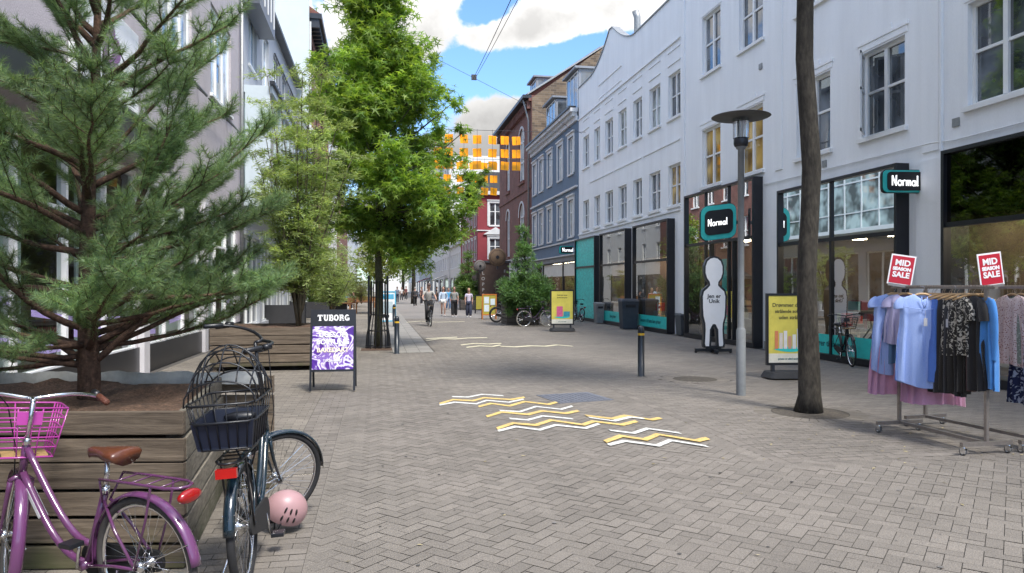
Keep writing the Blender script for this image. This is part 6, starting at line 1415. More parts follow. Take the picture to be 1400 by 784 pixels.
# ---------------------------------------------------------------- litter bins against the white building
def bin_(label,u,v,W,Hh_,col,rub=None,lid=True):
    c=G(u,v); m=mat('bin_'+str(col[0]),col,.5,.15,5,.1,40); r=thing('litter_bin',label,'litter bin',(c.x,c.y+.2,0),0,'bins along the white building')
    mb=MB(); mb.hexa([(-W*.42,-.22,.03),(W*.42,-.22,.03),(W*.42,.22,.03),(-W*.42,.22,.03)],[(-W/2,-.26,Hh_*.93),(W/2,-.26,Hh_*.93),(W/2,.26,Hh_*.93),(-W/2,.26,Hh_*.93)]); mb.obj('body',m,r,bevel=.02)
    mb=MB(); mb.hexa([(-W*.53,-.29,Hh_*.93),(W*.53,-.29,Hh_*.93),(W*.53,.29,Hh_*.93),(-W*.53,.29,Hh_*.93)],[(-W*.48,-.25,Hh_),(W*.48,-.25,Hh_),(W*.48,.25,Hh_*1.03),(-W*.48,.25,Hh_*1.03)]); mb.obj('lid',m,r,bevel=.015)
    MB().box(-W*.3,W*.3,-.275,-.262,Hh_*.74,Hh_*.84).obj('slot',BLACK,r)
bin_('tall dark blue black bin between the two glazed windows of the gabled building',861.5,451,.72,1.22,(.03,.042,.06))
bin_('slim grey bin between the teal window and the first glazed window',820.5,443,.40,.98,(.17,.18,.19))
bin_('low dark grey bin at the left edge of the entrance',938,460,.46,.78,(.07,.08,.09))
# ---------------------------------------------------------------- hanging yellow squares and wires
ORG=mat('amber_square',(.72,.37,.012),.45,.08,4)
ORG2=mat_leaf('amber_sheet',(.80,.42,.01),(.85,.48,.02),.5,.4)
CAB=mat('cable_dark',(.05,.05,.055),.6)
def cable(label,p,q,sag,r=.012,name='overhead_cable',cat='cable',grp='cables across the street'):
    p,q=Vector(p),Vector(q); t=thing(name,label,cat,p,group=grp); P=[]
    for i in range(21):
        k=i/20; v=p.lerp(q,k); v.z-=sag*4*k*(1-k); P.append(v-p)
    MB().tube(P,r,5).obj('wire',CAB,t); return t
def curtain(Y,cols,rows,ztop,size,lab,seed,xL,xR):
    rg_=random.Random(seed); xc0,xc1=xL,xR
    cable(lab+' carrying cable of the amber squares',(LX+.7,Y,ztop+.12),(RX-.02,Y,ztop+.12),.12)
    for ci,x in enumerate(cols):
        t=thing('hanging_square_string','string of three amber squares, '+lab+' row, '+['first','second','third','fourth','fifth','sixth','seventh'][ci]+' string from the left','street decoration',(x,Y,ztop),group='amber squares hung over the street')
        MB().tube([(0,0,.06),(0,0,-rows[-1]-size*.9)],.008,4).obj('string',CAB,t)
        for k,zr in enumerate(rows):
            a=rg_.uniform(-.35,.35); y=rg_.uniform(-.05,.05); mb=MB(); mb.box(-size/2,size/2,-.006,.006,-size/2,size/2); mb.xf(Matrix.Translation((0,.02,-zr-size/2))@Matrix.Rotation(a,4,'Z')@Matrix.Rotation(rg_.uniform(-.08,.08),4,'Y')); mb.obj('square',ORG2,t)
def colx(us,D): return [PD(u,0,D).x for u in us]
D1=37.; z1=PD(600,175,D1).z
curtain(PD(650,0,D1).y,[PD(u,0,D1).x for u in (598,613,634,652.5,674,691.5,708)],[.25,.92,1.55],z1-.12,.43,'nearer',1,0,0)
D2=44.; z2=PD(600,215,D2).z
curtain(PD(640,0,D2).y,[PD(u,0,D2).x for u in (596,611,629,647,663,676)],[.18,.95,1.70],z2-.12,.44,'farther',2,0,0)
c0=PD(520,25,34); c1=PD(790,182,34)
kx=PD(648,106,34)
cable('thin cable slanting from behind the tall street tree down to the blue building eave',(LX+.7,PD(500,0,34).y,15.6),(RX+.1,PD(790,0,39).y,9.9),.0,.010)
cable('steep twin cable running overhead from the slanting cable towards the camera',kx,PD(712,-30,17),.05,.012); cable('second strand of the steep twin cable overhead',kx+Vector((.08,0,0)),PD(716,-30,17)+Vector((.12,0,0)),.05,.010)
MB().box(-.12,.12,-.05,.05,-.12,.12).obj('cable_clamp',CAB,tag(thing('cable_junction','small dark junction clamp where the overhead cables meet','cable clamp',kx)))
# ---------------------------------------------------------------- far right street furniture
WOODD=mat('end_grain_wood',(.17,.11,.065),.8,.3,8); 
def disc_sign(label,u,v,D,R,rz,m):
    p=PD(u,v,D); r=thing('round_wooden_sign',label,'sign',p,rz); MB().lathe([(.001,-.1),(R,-.1),(R*1.04,0),(R,.1),(.001,.1)],(0,0,0),28,'y').obj('disc',m,r,True); MB().lathe([(R*.80,-.115),(R*.86,-.10)],(0,0,0),28,'y').obj('carved_ring',BROWN,r); MB().lathe([(.001,-.14),(R*.2,-.14),(R*.2,-.10)],(0,0,0),14,'y').obj('centre_boss',BLACK,r); MB().box(-.05,.05,-.05,.05,-R*1.4,-R*.9).obj('bracket',DARK,r)
disc_sign('upper round wooden disc sign with a dark boss, by the red corner house',680,352,52,.62,0,WOODD); disc_sign('lower grey round disc sign beside the wooden one',656,364,52,.42,.2,mat('grey_disc',(.13,.12,.115),.8,.3,6))
c=G(682,424); k=thing('brown_kiosk','dark brown timber kiosk carrying the round signs beside the red corner house','kiosk',(c.x,c.y+.6,0))
MB().box(-1.35,.9,0,2,0,3.55).obj('body',BROWN,k,bevel=.02); MB().box(-1.45,1.0,-.1,2.1,3.55,3.7).obj('roof',ROOFD,k)
mb=MB(); 
for i,ch in enumerate('LOPPE'): text(ch,'lettering',.34,mat('faded_white',(.4,.38,.36),.7),k,(-1.1,-.01,2.75-.42*i),offset=.01,extrude=.004)
for i,ch in enumerate('FLERE'): text(ch,'lettering',.30,mat('faded_white',(.4,.38,.36),.7),k,(.55,-.01,2.9-.42*i),offset=.008,extrude=.004)
def aboard(label,u,v,W,Hh_,fm,pm,rz=0,sheets=()):
    c=G(u,v); r=thing('notice_board',label,'sign',(c.x,c.y,0),rz); mb=MB()
    mb.box(-W/2,-W/2+.05,-.03,.03,0,Hh_); mb.box(W/2-.05,W/2,-.03,.03,0,Hh_); mb.box(-W/2+.05,W/2-.05,-.03,.03,Hh_-.06,Hh_); mb.box(-W/2+.05,W/2-.05,-.03,.03,.22,.28)
    for x in (-W/2+.02,W/2-.02): mb.tube([(x,0,Hh_*.9),(x,.4,0)],.02,5)
    mb.obj('stand_frame',fm,r); MB().box(-W/2+.05,W/2-.05,-.015,.015,.28,Hh_-.06).obj('panel',pm,r)
    for (a,b,c_,d,m) in sheets: MB().box(a,b,-.022,-.016,c_,d).obj('notice',m,r)
OLIVE=mat('olive_board',(.35,.30,.04),.6); PAPER=mat('pale_paper',(.55,.62,.66),.7)
aboard('orange framed notice board with pale papers on olive, left of the fat tyred bicycle',669,437,.78,1.35,mat('orange_wood',(.45,.14,.02),.6),OLIVE,sheets=[(-.28,-.02,.85,1.2,PAPER),(.06,.3,.75,1.1,PAPER),(-.28,-.02,.42,.78,PAPER)])
aboard('dark narrow menu board beyond the orange framed board',655,429,.5,1.2,BLACK,OLIVE)
aboard('tall white and light blue information sign behind the caged street tree',529,447,.78,1.55,mat('sky_blue_frame',(.12,.42,.60),.4),WHITE,rz=.0,sheets=[(-.3,.3,1.2,1.42,mat('sky_blue_print',(.1,.4,.62),.4)),(-.28,.25,.6,1.1,mat('pale_blue_print',(.45,.55,.6),.4)),(-.28,.1,.4,.52,BLACK)])
# cafe corner on the left
CW=mat_wood('cafe_timber',(.16,.07,.03),(.32,.16,.07),'x')
def table(label,u,v,W=1.5,rz=0):
    c=G(u,v); r=thing('picnic_table',label,'table',(c.x,c.y,0),rz,'timber cafe tables'); MB().box(-W/2,W/2,-.4,.4,.72,.77).obj('tabletop',CW,r)
    for x in (-W/2+.1,W/2-.1):
        for y in (-.32,.32): MB().box(x-.04,x+.04,y-.04,y+.04,0,.72).obj('leg',CW,r)
    return r
def bench(label,u,v,W=1.5,rz=0):
    c=G(u,v); r=thing('bench',label,'bench',(c.x,c.y,0),rz,'timber cafe benches'); MB().box(-W/2,W/2,-.18,.18,.42,.46).obj('seat',CW,r); MB().box(-W/2,W/2,.16,.20,.5,.92).obj('backrest',CW,r)
    for x in (-W/2+.08,W/2-.08): MB().box(x-.04,x+.04,-.16,.18,0,.42).obj('leg',CW,r)
    return r
t=table('brown timber cafe table left of the caged tree',497,429,1.1)
table('timber cafe table behind the willow-leaved bush, by the seated person in blue',466,431,1.3); bench('timber bench where the person in blue sits',474,424.5,1.2)
bench('timber bench further along the cafe terrace',500,421,1.6)
c=G(430,430); um=thing('cafe_parasol','large folded-open black cafe parasol with pale pole behind the willow-leaved bush','parasol',(c.x,c.y,0)); MB().tube([(0,0,0),(0,0,3.0)],.035,8).obj('pole',FRAME,um); mb=MB(); mb.add([(0,0,3.1)]+[(2.2*math.cos(2*PI*i/8+.4),2.2*math.sin(2*PI*i/8+.4),2.45) for i in range(8)]+[(2.2*math.cos(2*PI*i/8+.4),2.2*math.sin(2*PI*i/8+.4),2.27) for i in range(8)],[(0,i+1,(i+1)%8+1) for i in range(8)]+[(i+1,(i+1)%8+1,(i+1)%8+9,i+9) for i in range(8)]); mb.obj('canopy',mat('dark_canvas',(.03,.03,.033),.8),um)
# low black cafe screen
for i,(u,v,lab) in enumerate(((395,447,'nearest'),(432,438,'middle'),(458,431,'furthest'))):
    c=G(u,v); k=thing('cafe_screen',lab+' black canvas windbreak of the cafe terrace behind the bushes','screen',(c.x-.3,c.y,0),.0,'black canvas windbreaks'); MB().box(-1.0,1.0,-.015,.015,.12,.95).obj('canvas',mat('dark_canvas',(.03,.03,.033)),k)
    for x in (-1,1): MB().box(x-.025,x+.025,-.03,.03,0,1.0).obj('post',BLACK,k)
# ---------------------------------------------------------------- clothes rails
def cw(a,d,z=0): return Vector((a*CT+d*ST, d*CT-a*ST, z))      # metres right of / ahead of the viewpoint
RACKM=STEEL
def rail(label,n,f,over=.12,H_=1.745,foot=.62):
    """n near post foot, f far post foot"""
    r=thing('clothes_rail',label,'clothes rail',n,group='clothes rails on wheels'); u=(f-n); Lr=u.length; u.normalize(); v=Vector((-u.y,u.x,0)); a=math.atan2(u.y,u.x); r.rotation_euler=(0,0,a)
    mb=MB(); s=.017
    mb.box(-s,s,-s,s,.14,H_-.02).obj('post',RACKM,r); MB().box(Lr-s,Lr+s,-s,s,.14,H_-.02).obj('post',RACKM,r)
    mb=MB(); mb.box(-over,Lr+over,-.02,.02,H_-.02,H_+.005); t=mb.obj('rail',RACKM,r)
    mb=MB(); 
    for i in range(int((Lr+2*over)/.035)): x=-over+.02+.035*i; mb.box(x,x+.012,-.024,.024,H_+.005,H_+.02)
    mb.obj('rail_notches',RACKM,t)
    for x in (0,Lr): MB().box(x-.022,x+.022,-foot/2,foot/2,.10,.14).obj('foot_bar',RACKM,r)
    MB().box(.022,Lr-.022,-.02,.02,.105,.138).obj('base_bar',RACKM,r)
    for x in (0,Lr):
        for y in (-foot/2+.03,foot/2-.03):
            mb=MB(); mb.tube([(x,y,.10),(x,y,.085)],.016,8); mb.box(x-.03,x+.03,y-.018,y-.014,.03,.085); mb.box(x-.03,x+.03,y+.014,y+.018,.03,.085); mb.box(x-.03,x+.03,y-.018,y+.018,.082,.088); k=mb.obj('castor',CHROME,r)
            MB().lathe([(.001,-.013),(.035,-.013),(.038,0),(.035,.013),(.001,.013)],(x+.012,y,.04),16,'y').obj('castor_tyre',mat('grey_castor',(.12,.12,.12),.5),k,True); MB().lathe([(.001,-.0145),(.022,-.0145),(.022,-.013)],(x+.012,y,.04),12,'y').lathe([(.022,.013),(.022,.0145),(.001,.0145)],(x+.012,y,.04),12,'y').obj('castor_hub',WHITE,k)
    return r,u,Lr
N1=cw(4.93,7.60); F1=cw(4.66,8.80)
rk1,u1,L1r=rail('brushed steel clothes rail on castors in the right foreground with two sale cards on top',N1,F1)
N2=cw(5.62,7.75); F2=cw(5.20,9.2)
rk2,u2,L2r=rail('second clothes rail behind the first, cut by the right edge, carrying patterned clothes',N2,F2)
HW=mat_wood('hanger_wood',(.42,.26,.12),(.62,.42,.22),'x',.45)
def hanger(label,P,ang,wd=.42,grp='wooden hangers on the rails'):
    r=thing('coat_hanger',label,'hanger',P,ang,grp)
    mb=MB(); mb.tube([(-wd/2,0,-.115),(-wd*.3,0,-.085),(-.03,0,-.055),(.03,0,-.055),(wd*.3,0,-.085),(wd/2,0,-.115)],[.008,.012,.014,.014,.012,.008],8,flat=.6); mb.obj('shoulders',HW,r,True)
    mb=MB(); mb.tube([(0,0,-.05),(0,0,-.02),(.012,0,-.01),(.022,0,.012),(.012,0,.032),(-.008,0,.034),(-.018,0,.02)],.0022,5); mb.obj('hook',CHROME,r,True); return r
def cloth(name,col,pattern=None,c2=(.8,.8,.8),sc=40):
    if name in MATS: return MATS[name]
    if not pattern: return mat(name,col,.85,.12,4,.5,160,sheen=.2,fine=.08)
    m,nt,N,L=nodes(name); out=N.new('ShaderNodeOutputMaterial'); p=N.new('ShaderNodeBsdfPrincipled'); p.inputs['Roughness'].default_value=.85; L.new(p.outputs[0],out.inputs[0]); tc=N.new('ShaderNodeTexCoord')
    mx=N.new('ShaderNodeMix'); mx.data_type='RGBA'; mx.inputs[6].default_value=(*col,1); mx.inputs[7].default_value=(*c2,1); r=N.new('ShaderNodeMapRange')
    if pattern=='spots':
        t=N.new('ShaderNodeTexVoronoi'); t.inputs['Scale'].default_value=sc; L.new(tc.outputs['Object'],t.inputs[0]); L.new(t.outputs[0],r.inputs[0]); r.inputs[1].default_value=.26; r.inputs[2].default_value=.34; r.inputs[3].default_value=1; r.inputs[4].default_value=0
    elif pattern=='swirl':
        t=N.new('ShaderNodeTexNoise'); t.inputs['Scale'].default_value=sc; t.inputs['Detail'].default_value=3; t.inputs['Distortion'].default_value=2.5; L.new(tc.outputs['Object'],t.inputs[0]); L.new(t.outputs[0],r.inputs[0]); r.inputs[1].default_value=.52; r.inputs[2].default_value=.56
    else:
        t=N.new('ShaderNodeTexWave'); t.wave_type='BANDS'; t.bands_direction='X'; t.inputs['Scale'].default_value=sc; t.inputs['Distortion'].default_value=1.2; t.inputs['Detail Scale'].default_value=3; L.new(tc.outputs['Object'],t.inputs[0]); L.new(t.outputs[0],r.inputs[0]); r.inputs[1].default_value=.2; r.inputs[2].default_value=.8
    L.new(r.outputs[0],mx.inputs[0]); L.new(mx.outputs[2],p.inputs['Base Color']); MATS[name]=m; return m
def garment(name,label,cat,P,ang,m,Lg=.78,W=.50,sleeve='short',flare=1.15,fold=.012,nf=5,seed=0,th=.045,hem=0.,neck=True,grp='garments hanging on the rails',tagc=False,yoke=None):
    rg_=random.Random(seed); r=thing(name,label,cat,P,ang,grp)
    n=48; lv=[]; zt=-.055
    prof=[(0.0,.085),(.012,.11),(.03,.17),(.055,.235),(.075,.25),(.13,.243),(.2,.235),(.35,.24),(.55,.25*(1+(flare-1)*.5)),(.8,.25*(1+(flare-1)*.85)),(1.0,.25*flare)]
    ph=[rg_.uniform(0,6.28) for _ in range(4)]; vs=[];fs=[]; rows=22
    for i in range(rows+1):
        t=i/rows; 
        t=t**1.4
        z=zt-t*Lg
        for k in range(len(prof)-1):
            if prof[k][0]<=t<=prof[k+1][0]: w_=prof[k][1]+(prof[k+1][1]-prof[k][1])*(t-prof[k][0])/(prof[k+1][0]-prof[k][0]); break
        w_*=W/.5; thk=th*min(1,.35+t*4); am=fold*1.5*min(1,t*1.8)
        for j in range(n):
            a=2*PI*j/n; x=w_*math.cos(a)*(1 if abs(math.cos(a))<.9 else 1); y=thk*math.sin(a)
            f=am*(math.sin(nf*2.1*a*1.0+ph[0]+t*1.2)+.6*math.sin(nf*3.7*a+ph[1]-t*2))
            x+=f*.35; y+=f*(1 if math.sin(a)>=0 else -1)*1.2
            zz=z - hem*t*abs(math.sin(a))*abs(math.sin(a)) + .012*t*math.sin(3*a+ph[2])
            if neck and t<.06 and math.sin(a)<0: zz-= .07*(1-t/.06)*max(0,1-abs(x)/.09)
            vs.append((x,y,zz))
    for i in range(rows):
        for j in range(n): fs.append((i*n+j,(i+1)*n+j,(i+1)*n+(j+1)%n,i*n+(j+1)%n))
    MB().add(vs,fs).obj('body_cloth',m,r,True)
    if sleeve:
        for s in (1,-1):
            sl={'short':.16,'cap':.05,'long':.55,'flutter':.20}[sleeve]; x0=s*.215*W/.5; q=[Vector((x0*.86,0,zt-.065)),Vector((x0+s*.02,0,zt-.10)),Vector((x0+s*{'long':.04,'cap':.025}.get(sleeve,.045),0.0,zt-.12-sl*.5)),Vector((x0+s*{'long':.02,'cap':.022}.get(sleeve,.055),-.005,zt-.12-sl))]
            rr=[.045,.062,.058,.066] if sleeve!='flutter' else [.045,.07,.085,.10]
            if sleeve=='long': rr=[.045,.062,.05,.045]
            P_=bez(q,8); R_s=[rr[0]+(rr[-1]-rr[0])*i/8+ (.012*math.sin(PI*i/8)) for i in range(9)]
            MB().tube(P_,R_s,14,cap=False,flat=.55).obj('sleeve',m,r,True)
    if yoke: 
        mb=MB(); 
        for s in (1,-1): mb.tube([(s*.03,-th*1.25,zt-.03),(s*.02,-th*1.3,zt-.11),(0,-th*1.3,zt-.16)],.006,5)
        mb.tube([(-.2*W/.5,-th*1.15,zt-.145),(-.1*W/.5,-th*1.38,zt-.165),(0,-th*1.42,zt-.175),(.1*W/.5,-th*1.38,zt-.165),(.2*W/.5,-th*1.15,zt-.145)],.004,5); mb.obj('placket',m,r,True)
    if tagc:
        mb=MB(); mb.box(-.018,.018,-th*1.9,-th*1.86,zt-.36,zt-.27); mb.tube([(0,-th*1.85,zt-.27),(0,-th*1.6,zt-.18)],.0015,3); mb.obj('price_tag',mat('grey_tag',(.45,.45,.47),.6),r)
    return r
ST_B=cloth('blue_white_stripe',(.13,.24,.62),'stripe',(.46,.56,.80),34); 
C_={k:cloth(k,v) for k,v in {'mid_blue':(.09,.20,.58),'sky_blue_c':(.06,.24,.60),'black_cloth':(.010,.009,.010),'navy_cloth':(.025,.04,.13),'teal_blue':(.08,.17,.30),'pink_cloth':(.58,.30,.44),'brown_cloth':(.07,.03,.035),'black_knit':(.016,.013,.010)}.items()}
C_['mono']=cloth('mono_print',(.02,.018,.016),'swirl',(.45,.42,.36),14); C_['pinkspot']=cloth('pink_speckle',(.62,.50,.46),'spots',(.25,.08,.06),55); C_['sage']=cloth('sage_print',(.22,.25,.20),'spots',(.45,.47,.40),40); C_['navyp']=cloth('navy_floral',(.012,.02,.075),'swirl',(.42,.48,.60),9); C_['lilacs']=cloth('lilac_stripe',(.32,.30,.52),'stripe',(.55,.52,.68),26)
FACE=-TH-.55            # cloth fronts turned towards the street and the viewer
def on_rail(n,u,t): return Vector((n.x+u.x*t,n.y+u.y*t,1.72))
def put(n,u,t,ang,off,nm,lab,cat,m,**k):
    P=on_rail(n,u,t)+Vector((off[0],off[1],0)); hanger('wooden hanger holding the '+lab.split(',')[0],P,ang,grp='wooden hangers on the rails',wd=.40 if k.get('W',.5)>.4 else .34); return garment(nm,lab,cat,P+Vector((0,0,0)),ang,m,**k)
SIDE=math.radians(-78)
toc=lambda x: math.radians(x)
put(N1,u1,L1r+.08,toc(-28),(-.02,-.02),'blouse','blue and white striped sleeveless blouse, leftmost on the front rail','blouse',ST_B,Lg=.93,W=.47,sleeve='cap',flare=1.08,fold=.010,nf=4,seed=1,hem=.05,tagc=True,yoke=True,th=.05)
put(N1,u1,L1r-.02,toc(-48),(0,0),'blouse','dark teal blue blouse, half hidden between the two striped ones','blouse',C_['teal_blue'],Lg=.85,W=.42,sleeve='short',seed=2)
put(N1,u1,L1r-.10,toc(-50),(0,0),'blouse','lilac striped shirt, only its shoulder showing between the striped blouses','blouse',C_['lilacs'],Lg=.6,W=.40,sleeve='cap',seed=12)
put(N1,u1,L1r-.42,toc(-24),(-.10,-.06),'blouse','longer striped blouse, second from the left, in front of the solid blue dress','blouse',ST_B,Lg=.98,W=.50,sleeve='cap',flare=1.12,fold=.012,nf=4,seed=3,hem=.08,tagc=True,yoke=True,th=.06)
put(N1,u1,L1r-.56,toc(-70),(-.0,0),'dress','solid mid blue dress with flutter sleeves, right behind the second striped blouse','dress',C_['mid_blue'],Lg=.98,W=.50,sleeve='flutter',seed=4,fold=.022,flare=1.25,th=.06)
put(N1,u1,L1r-.68,toc(-92),(.0,0),'dress','long black dress, nearest to the solid blue dress','dress',C_['black_cloth'],Lg=1.1,W=.46,sleeve='short',seed=5,fold=.014,th=.05)
put(N1,u1,L1r-.76,toc(-98),(.02,0),'dress','black knitted dress with short sleeves, between the plain black dress and the printed top','dress',C_['black_knit'],Lg=1.06,W=.44,sleeve='short',seed=6,fold=.016,th=.06)
put(N1,u1,L1r-.84,toc(-96),(-.02,-.0),'top','black and cream printed top with a pale tag, amid the black dresses','top',C_['mono'],Lg=.66,W=.46,sleeve='short',seed=7,tagc=True)
put(N1,u1,L1r-.90,toc(-100),(.05,0),'skirt_dress','dark brown dress hanging under the printed top','dress',C_['brown_cloth'],Lg=1.02,W=.42,sleeve=None,seed=8)
put(N1,u1,L1r-.98,toc(-102),(.03,0),'dress','black long dress immediately left of the sky blue cardigan','dress',C_['black_cloth'],Lg=1.0,W=.5,sleeve='short',seed=9,fold=.016,th=.06)
put(N1,u1,L1r-1.06,toc(-98),(.03,-.08),'cardigan','sky blue long sleeved cardigan beside the near steel post','cardigan',C_['sky_blue_c'],Lg=.98,W=.38,sleeve='long',seed=10,fold=.014,th=.05)
put(N1,u1,L1r-.0,toc(-35),(.02,.06),'skirt','pleated pink tulle skirt hanging below the striped blouses','skirt',C_['pink_cloth'],Lg=1.22,W=.50,sleeve=None,seed=11,fold=.02,flare=1.3,nf=9,th=.06)
put(N1,u1,L1r-.46,toc(-40),(.06,.02),'skirt','second pink tulle skirt hem showing under the black dresses','skirt',C_['pink_cloth'],Lg=1.26,W=.50,sleeve=None,seed=15,fold=.02,flare=1.3,nf=9,th=.06)
for i,(t,nm,lab,cat,m,k) in enumerate([(.34,'blouse','pink speckled blouse, first garment right of the near steel post','blouse',C_['pinkspot'],dict(Lg=.78,sleeve='short')),(.24,'blouse','sage green printed blouse beside the pink speckled one','blouse',C_['sage'],dict(Lg=.74,sleeve='short')),
    (.14,'dress','long navy dress with white floral swirls, at the right edge','dress',C_['navyp'],dict(Lg=1.2,sleeve='short',flare=1.3,fold=.022)),(.04,'dress','second navy floral dress at the very right edge','dress',C_['navyp'],dict(Lg=1.15,sleeve='short',flare=1.25,fold=.02)),
    (-.05,'blouse','sky blue blouse on the second rail near its cut-off end','blouse',C_['sky_blue_c'],dict(Lg=.8))]):
    put(N2,u2,t,toc(-100),(0,0),nm,lab,cat,m,W=.46,seed=30+i,**k)
for i in range(7):
    t=.16+.105*i; hanger('empty looking wooden hanger in the crowded row, number %s from the near steel post'%['one','two','three','four','five','six','seven'][i],on_rail(N1,u1,t)+Vector((.0,0,.0)),toc(-58),.40)
# sale cards clipped on the rail
REDC=mat('red_card',(.50,.015,.035),.35,.06,6)
def sale_card(label,u,v,D,rz,lean):
    p=PD(u,v,D); r=thing('sale_card',label,'sale sign',p,0,'red sale cards on the clothes rail'); r.rotation_euler=(0,lean,rz)
    MB().box(-.135,.135,-.004,.004,.0,.36).obj('card',WHITE,r); f=MB().box(-.120,.120,-.0062,-.0042,.018,.342).obj('red_panel',REDC,r)
    for s_,z,sz in (('MID',.262,.095),('SEASON',.190,.052),('SALE',.120,.088)): text(s_,'lettering',sz,WHITE,f,(0,-.0068,z),offset=.0035,sx=1.0 if s_!='SEASON' else 1.02)
    MB().box(-.12,.12,-.012,.012,-.02,.01).obj('clip',STEEL,r)
sale_card('red mid season sale card leaning right, on the far left end of the front rail',1229,390,8.7,-TH-.25,.16)
sale_card('red mid season sale card leaning left, above the sky blue cardigan',1357,391,7.95,-TH+.05,-.13)
# ---------------------------------------------------------------- people
SKIN=mat('skin',(.46,.27,.20),.6,.06,10); 
def person(label,loc,rz,h=1.68,pose='walk',top=(.6,.6,.6),legs=(.02,.02,.02),hair=(.05,.03,.02),shoes=(.6,.6,.6),short=False,wide=False,hairlen=.0,group=None,phase=1,cap=None,sleeves='short',arms=None):
    r=thing('person',label,'person',loc,rz,group); k=h/1.70
    def V(x,y,z): return Vector((x*k,y*k,z*k))     # faces -y, x = its left
    a=.16*phase
    if pose=='ride':
        pel=V(0,.10,.98); ch=V(0,.0,1.30); nk=V(0,-.05,1.48); hd=V(0,-.09,1.62)
        L=[V(.09,.06,.96),V(.12,-.30,.82),V(.10,-.12,.42),V(.10,-.22,.36)]; Rr=[V(-.09,.06,.96),V(-.12,-.28,.66),V(-.10,-.08,.22),V(-.10,-.20,.16)]
        AL=[V(.17,-.03,1.42),V(.27,-.16,1.20),V(.27,-.42,1.10)]; AR=[V(-.17,-.03,1.42),V(-.27,-.16,1.20),V(-.27,-.42,1.10)]
    elif pose=='sit':
        pel=V(0,0,.52); ch=V(0,0,.84); nk=V(0,-.02,1.02); hd=V(0,-.05,1.16)
        L=[V(.09,0,.50),V(.10,-.42,.50),V(.10,-.40,.08),V(.10,-.50,.04)]; Rr=[V(-.09,0,.50),V(-.10,-.42,.50),V(-.10,-.40,.08),V(-.10,-.50,.04)]
        AL=[V(.17,0,.96),V(.22,-.1,.72),V(.12,-.34,.72)]; AR=[V(-.17,0,.96),V(-.22,-.1,.72),V(-.12,-.34,.72)]
    else:
        pel=V(0,0,.94); ch=V(0,.0,1.26); nk=V(0,-.01,1.44); hd=V(0,-.03,1.58)
        L=[V(.085,0,.90),V(.09,-a*.9-.03,.50),V(.09,-a*.6,.09),V(.09,-a*.6-.13,.03)]; Rr=[V(-.085,0,.90),V(-.09,a*.5-.05,.50),V(-.09,a*1.3,.10),V(-.09,a*1.3-.12,.04)]
        AL=[V(.17,0,1.38),V(.22,a*.6,1.10),V(.20,a*.4-.08,.86)]; AR=[V(-.17,0,1.38),V(-.22,-a*.6,1.10),V(-.20,-a*.7-.06,.86)]
        if arms=='folded': AL=[V(.17,0,1.38),V(.22,.02,1.12),V(.08,-.18,1.10)]
    Vv=[pel,pel.lerp(ch,.5),ch,nk,hd]+L+Rr+AL+AR
    E=[(0,1),(1,2),(2,3),(3,4),(0,5),(5,6),(6,7),(7,8),(0,9),(9,10),(10,11),(11,12),(2,13),(13,14),(14,15),(2,16),(16,17),(17,18)]
    Rd=[(.13,.10),(.115,.085),(.13,.09),(.05,.05),(.075,.09)]+[.08,.058,.036,.03]*1+[.08,.058,.036,.03]+[.05,.038,.026]*2
    Rd=[tuple(q*k for q in t) if isinstance(t,tuple) else t*k for t in Rd]
    me=skin('body',Vv,E,Rd,None,None,1)
    b=MB(); b.v=[tuple(v.co) for v in me.vertices]; b.f=[tuple(p.vertices) for p in me.polygons]
    # head with nose and ears, hands with five fingers, all one mesh
    hc=hd+V(0,-.012,.03); b.ell(hc,.075*k,.095*k,.115*k,16,12); b.ell(hc+V(0,-.10,-.01),.012*k,.018*k,.022*k,6,5)
    for s in (1,-1): b.ell(hc+V(s*.075,.005,0),.010*k,.02*k,.028*k,6,5)
    for A in (AL,AR):
        w0=A[2]; d=(A[2]-A[1]).normalized(); q=w0+d*.05*k; b.ell(q,.022*k,.034*k,.045*k,8,6)
        for f in range(5):
            o=Vector((0,(f-1.5)*.016*k,0)) if f<4 else Vector((0,-.035*k,.03*k)); l=[.065,.075,.072,.055,.045][f]*k
            b.tube([q+o*.7,q+o+d*l*.7,q+o+d*(l+.02*k)+Vector((0,-.012*k,0))],[.009*k,.008*k,.006*k],5)
    bo=b.obj('body',SKIN,r,True); bpy.data.meshes.remove(me)
    eye=MB(); 
    for s in (1,-1): eye.ell(hc+V(s*.03,-.088,.012),.011*k,.008*k,.007*k,6,5)
    eye.obj('eyes',INK,r); m_=MB(); m_.ell(hc+V(0,-.088,-.055),.022*k,.008*k,.006*k,6,5); m_.obj('mouth',mat('lips',(.35,.10,.09),.5),r)
    hm=mat('hair_%.2f_%.2f'%(hair[0],hair[1]),hair,.7,.3,40)
    hb=MB(); hb.ell(hc+V(0,.018,.028),.085*k,.097*k,.108*k,14,10)
    if hairlen: hb.ell(hc+V(0,.06,-.05-hairlen*.4),.078*k,.045*k,(.09+hairlen*.6)*k,12,8)
    hb.obj('hair',hm,r,True)
    if cap: c=MB(); c.ell(hc+V(0,.01,.05),.088*k,.105*k,.085*k,14,8); c.ell(hc+V(0,-.11,.045),.06*k,.06*k,.012*k,10,5); c.obj('cap',mat('cap_cloth',cap,.8),r,True)
    tm=mat('top_%.2f_%.2f_%.2f'%top,top,.85,.12,6,.4,50)
    def sub(ix): mp={j:i for i,j in enumerate(ix)}; return [Vv[j] for j in ix],[(mp[a_],mp[b_]) for a_,b_ in E if a_ in mp and b_ in mp]
    ai=[13,14,16,17] if sleeves=='short' else [13,14,15,16,17,18]
    tv,te=sub([1,0,2]+ai); tv=[v.copy() for v in tv]; 
    if sleeves=='short':
        for i in (4,6): tv[i]=tv[i-1].lerp(tv[i],.75)
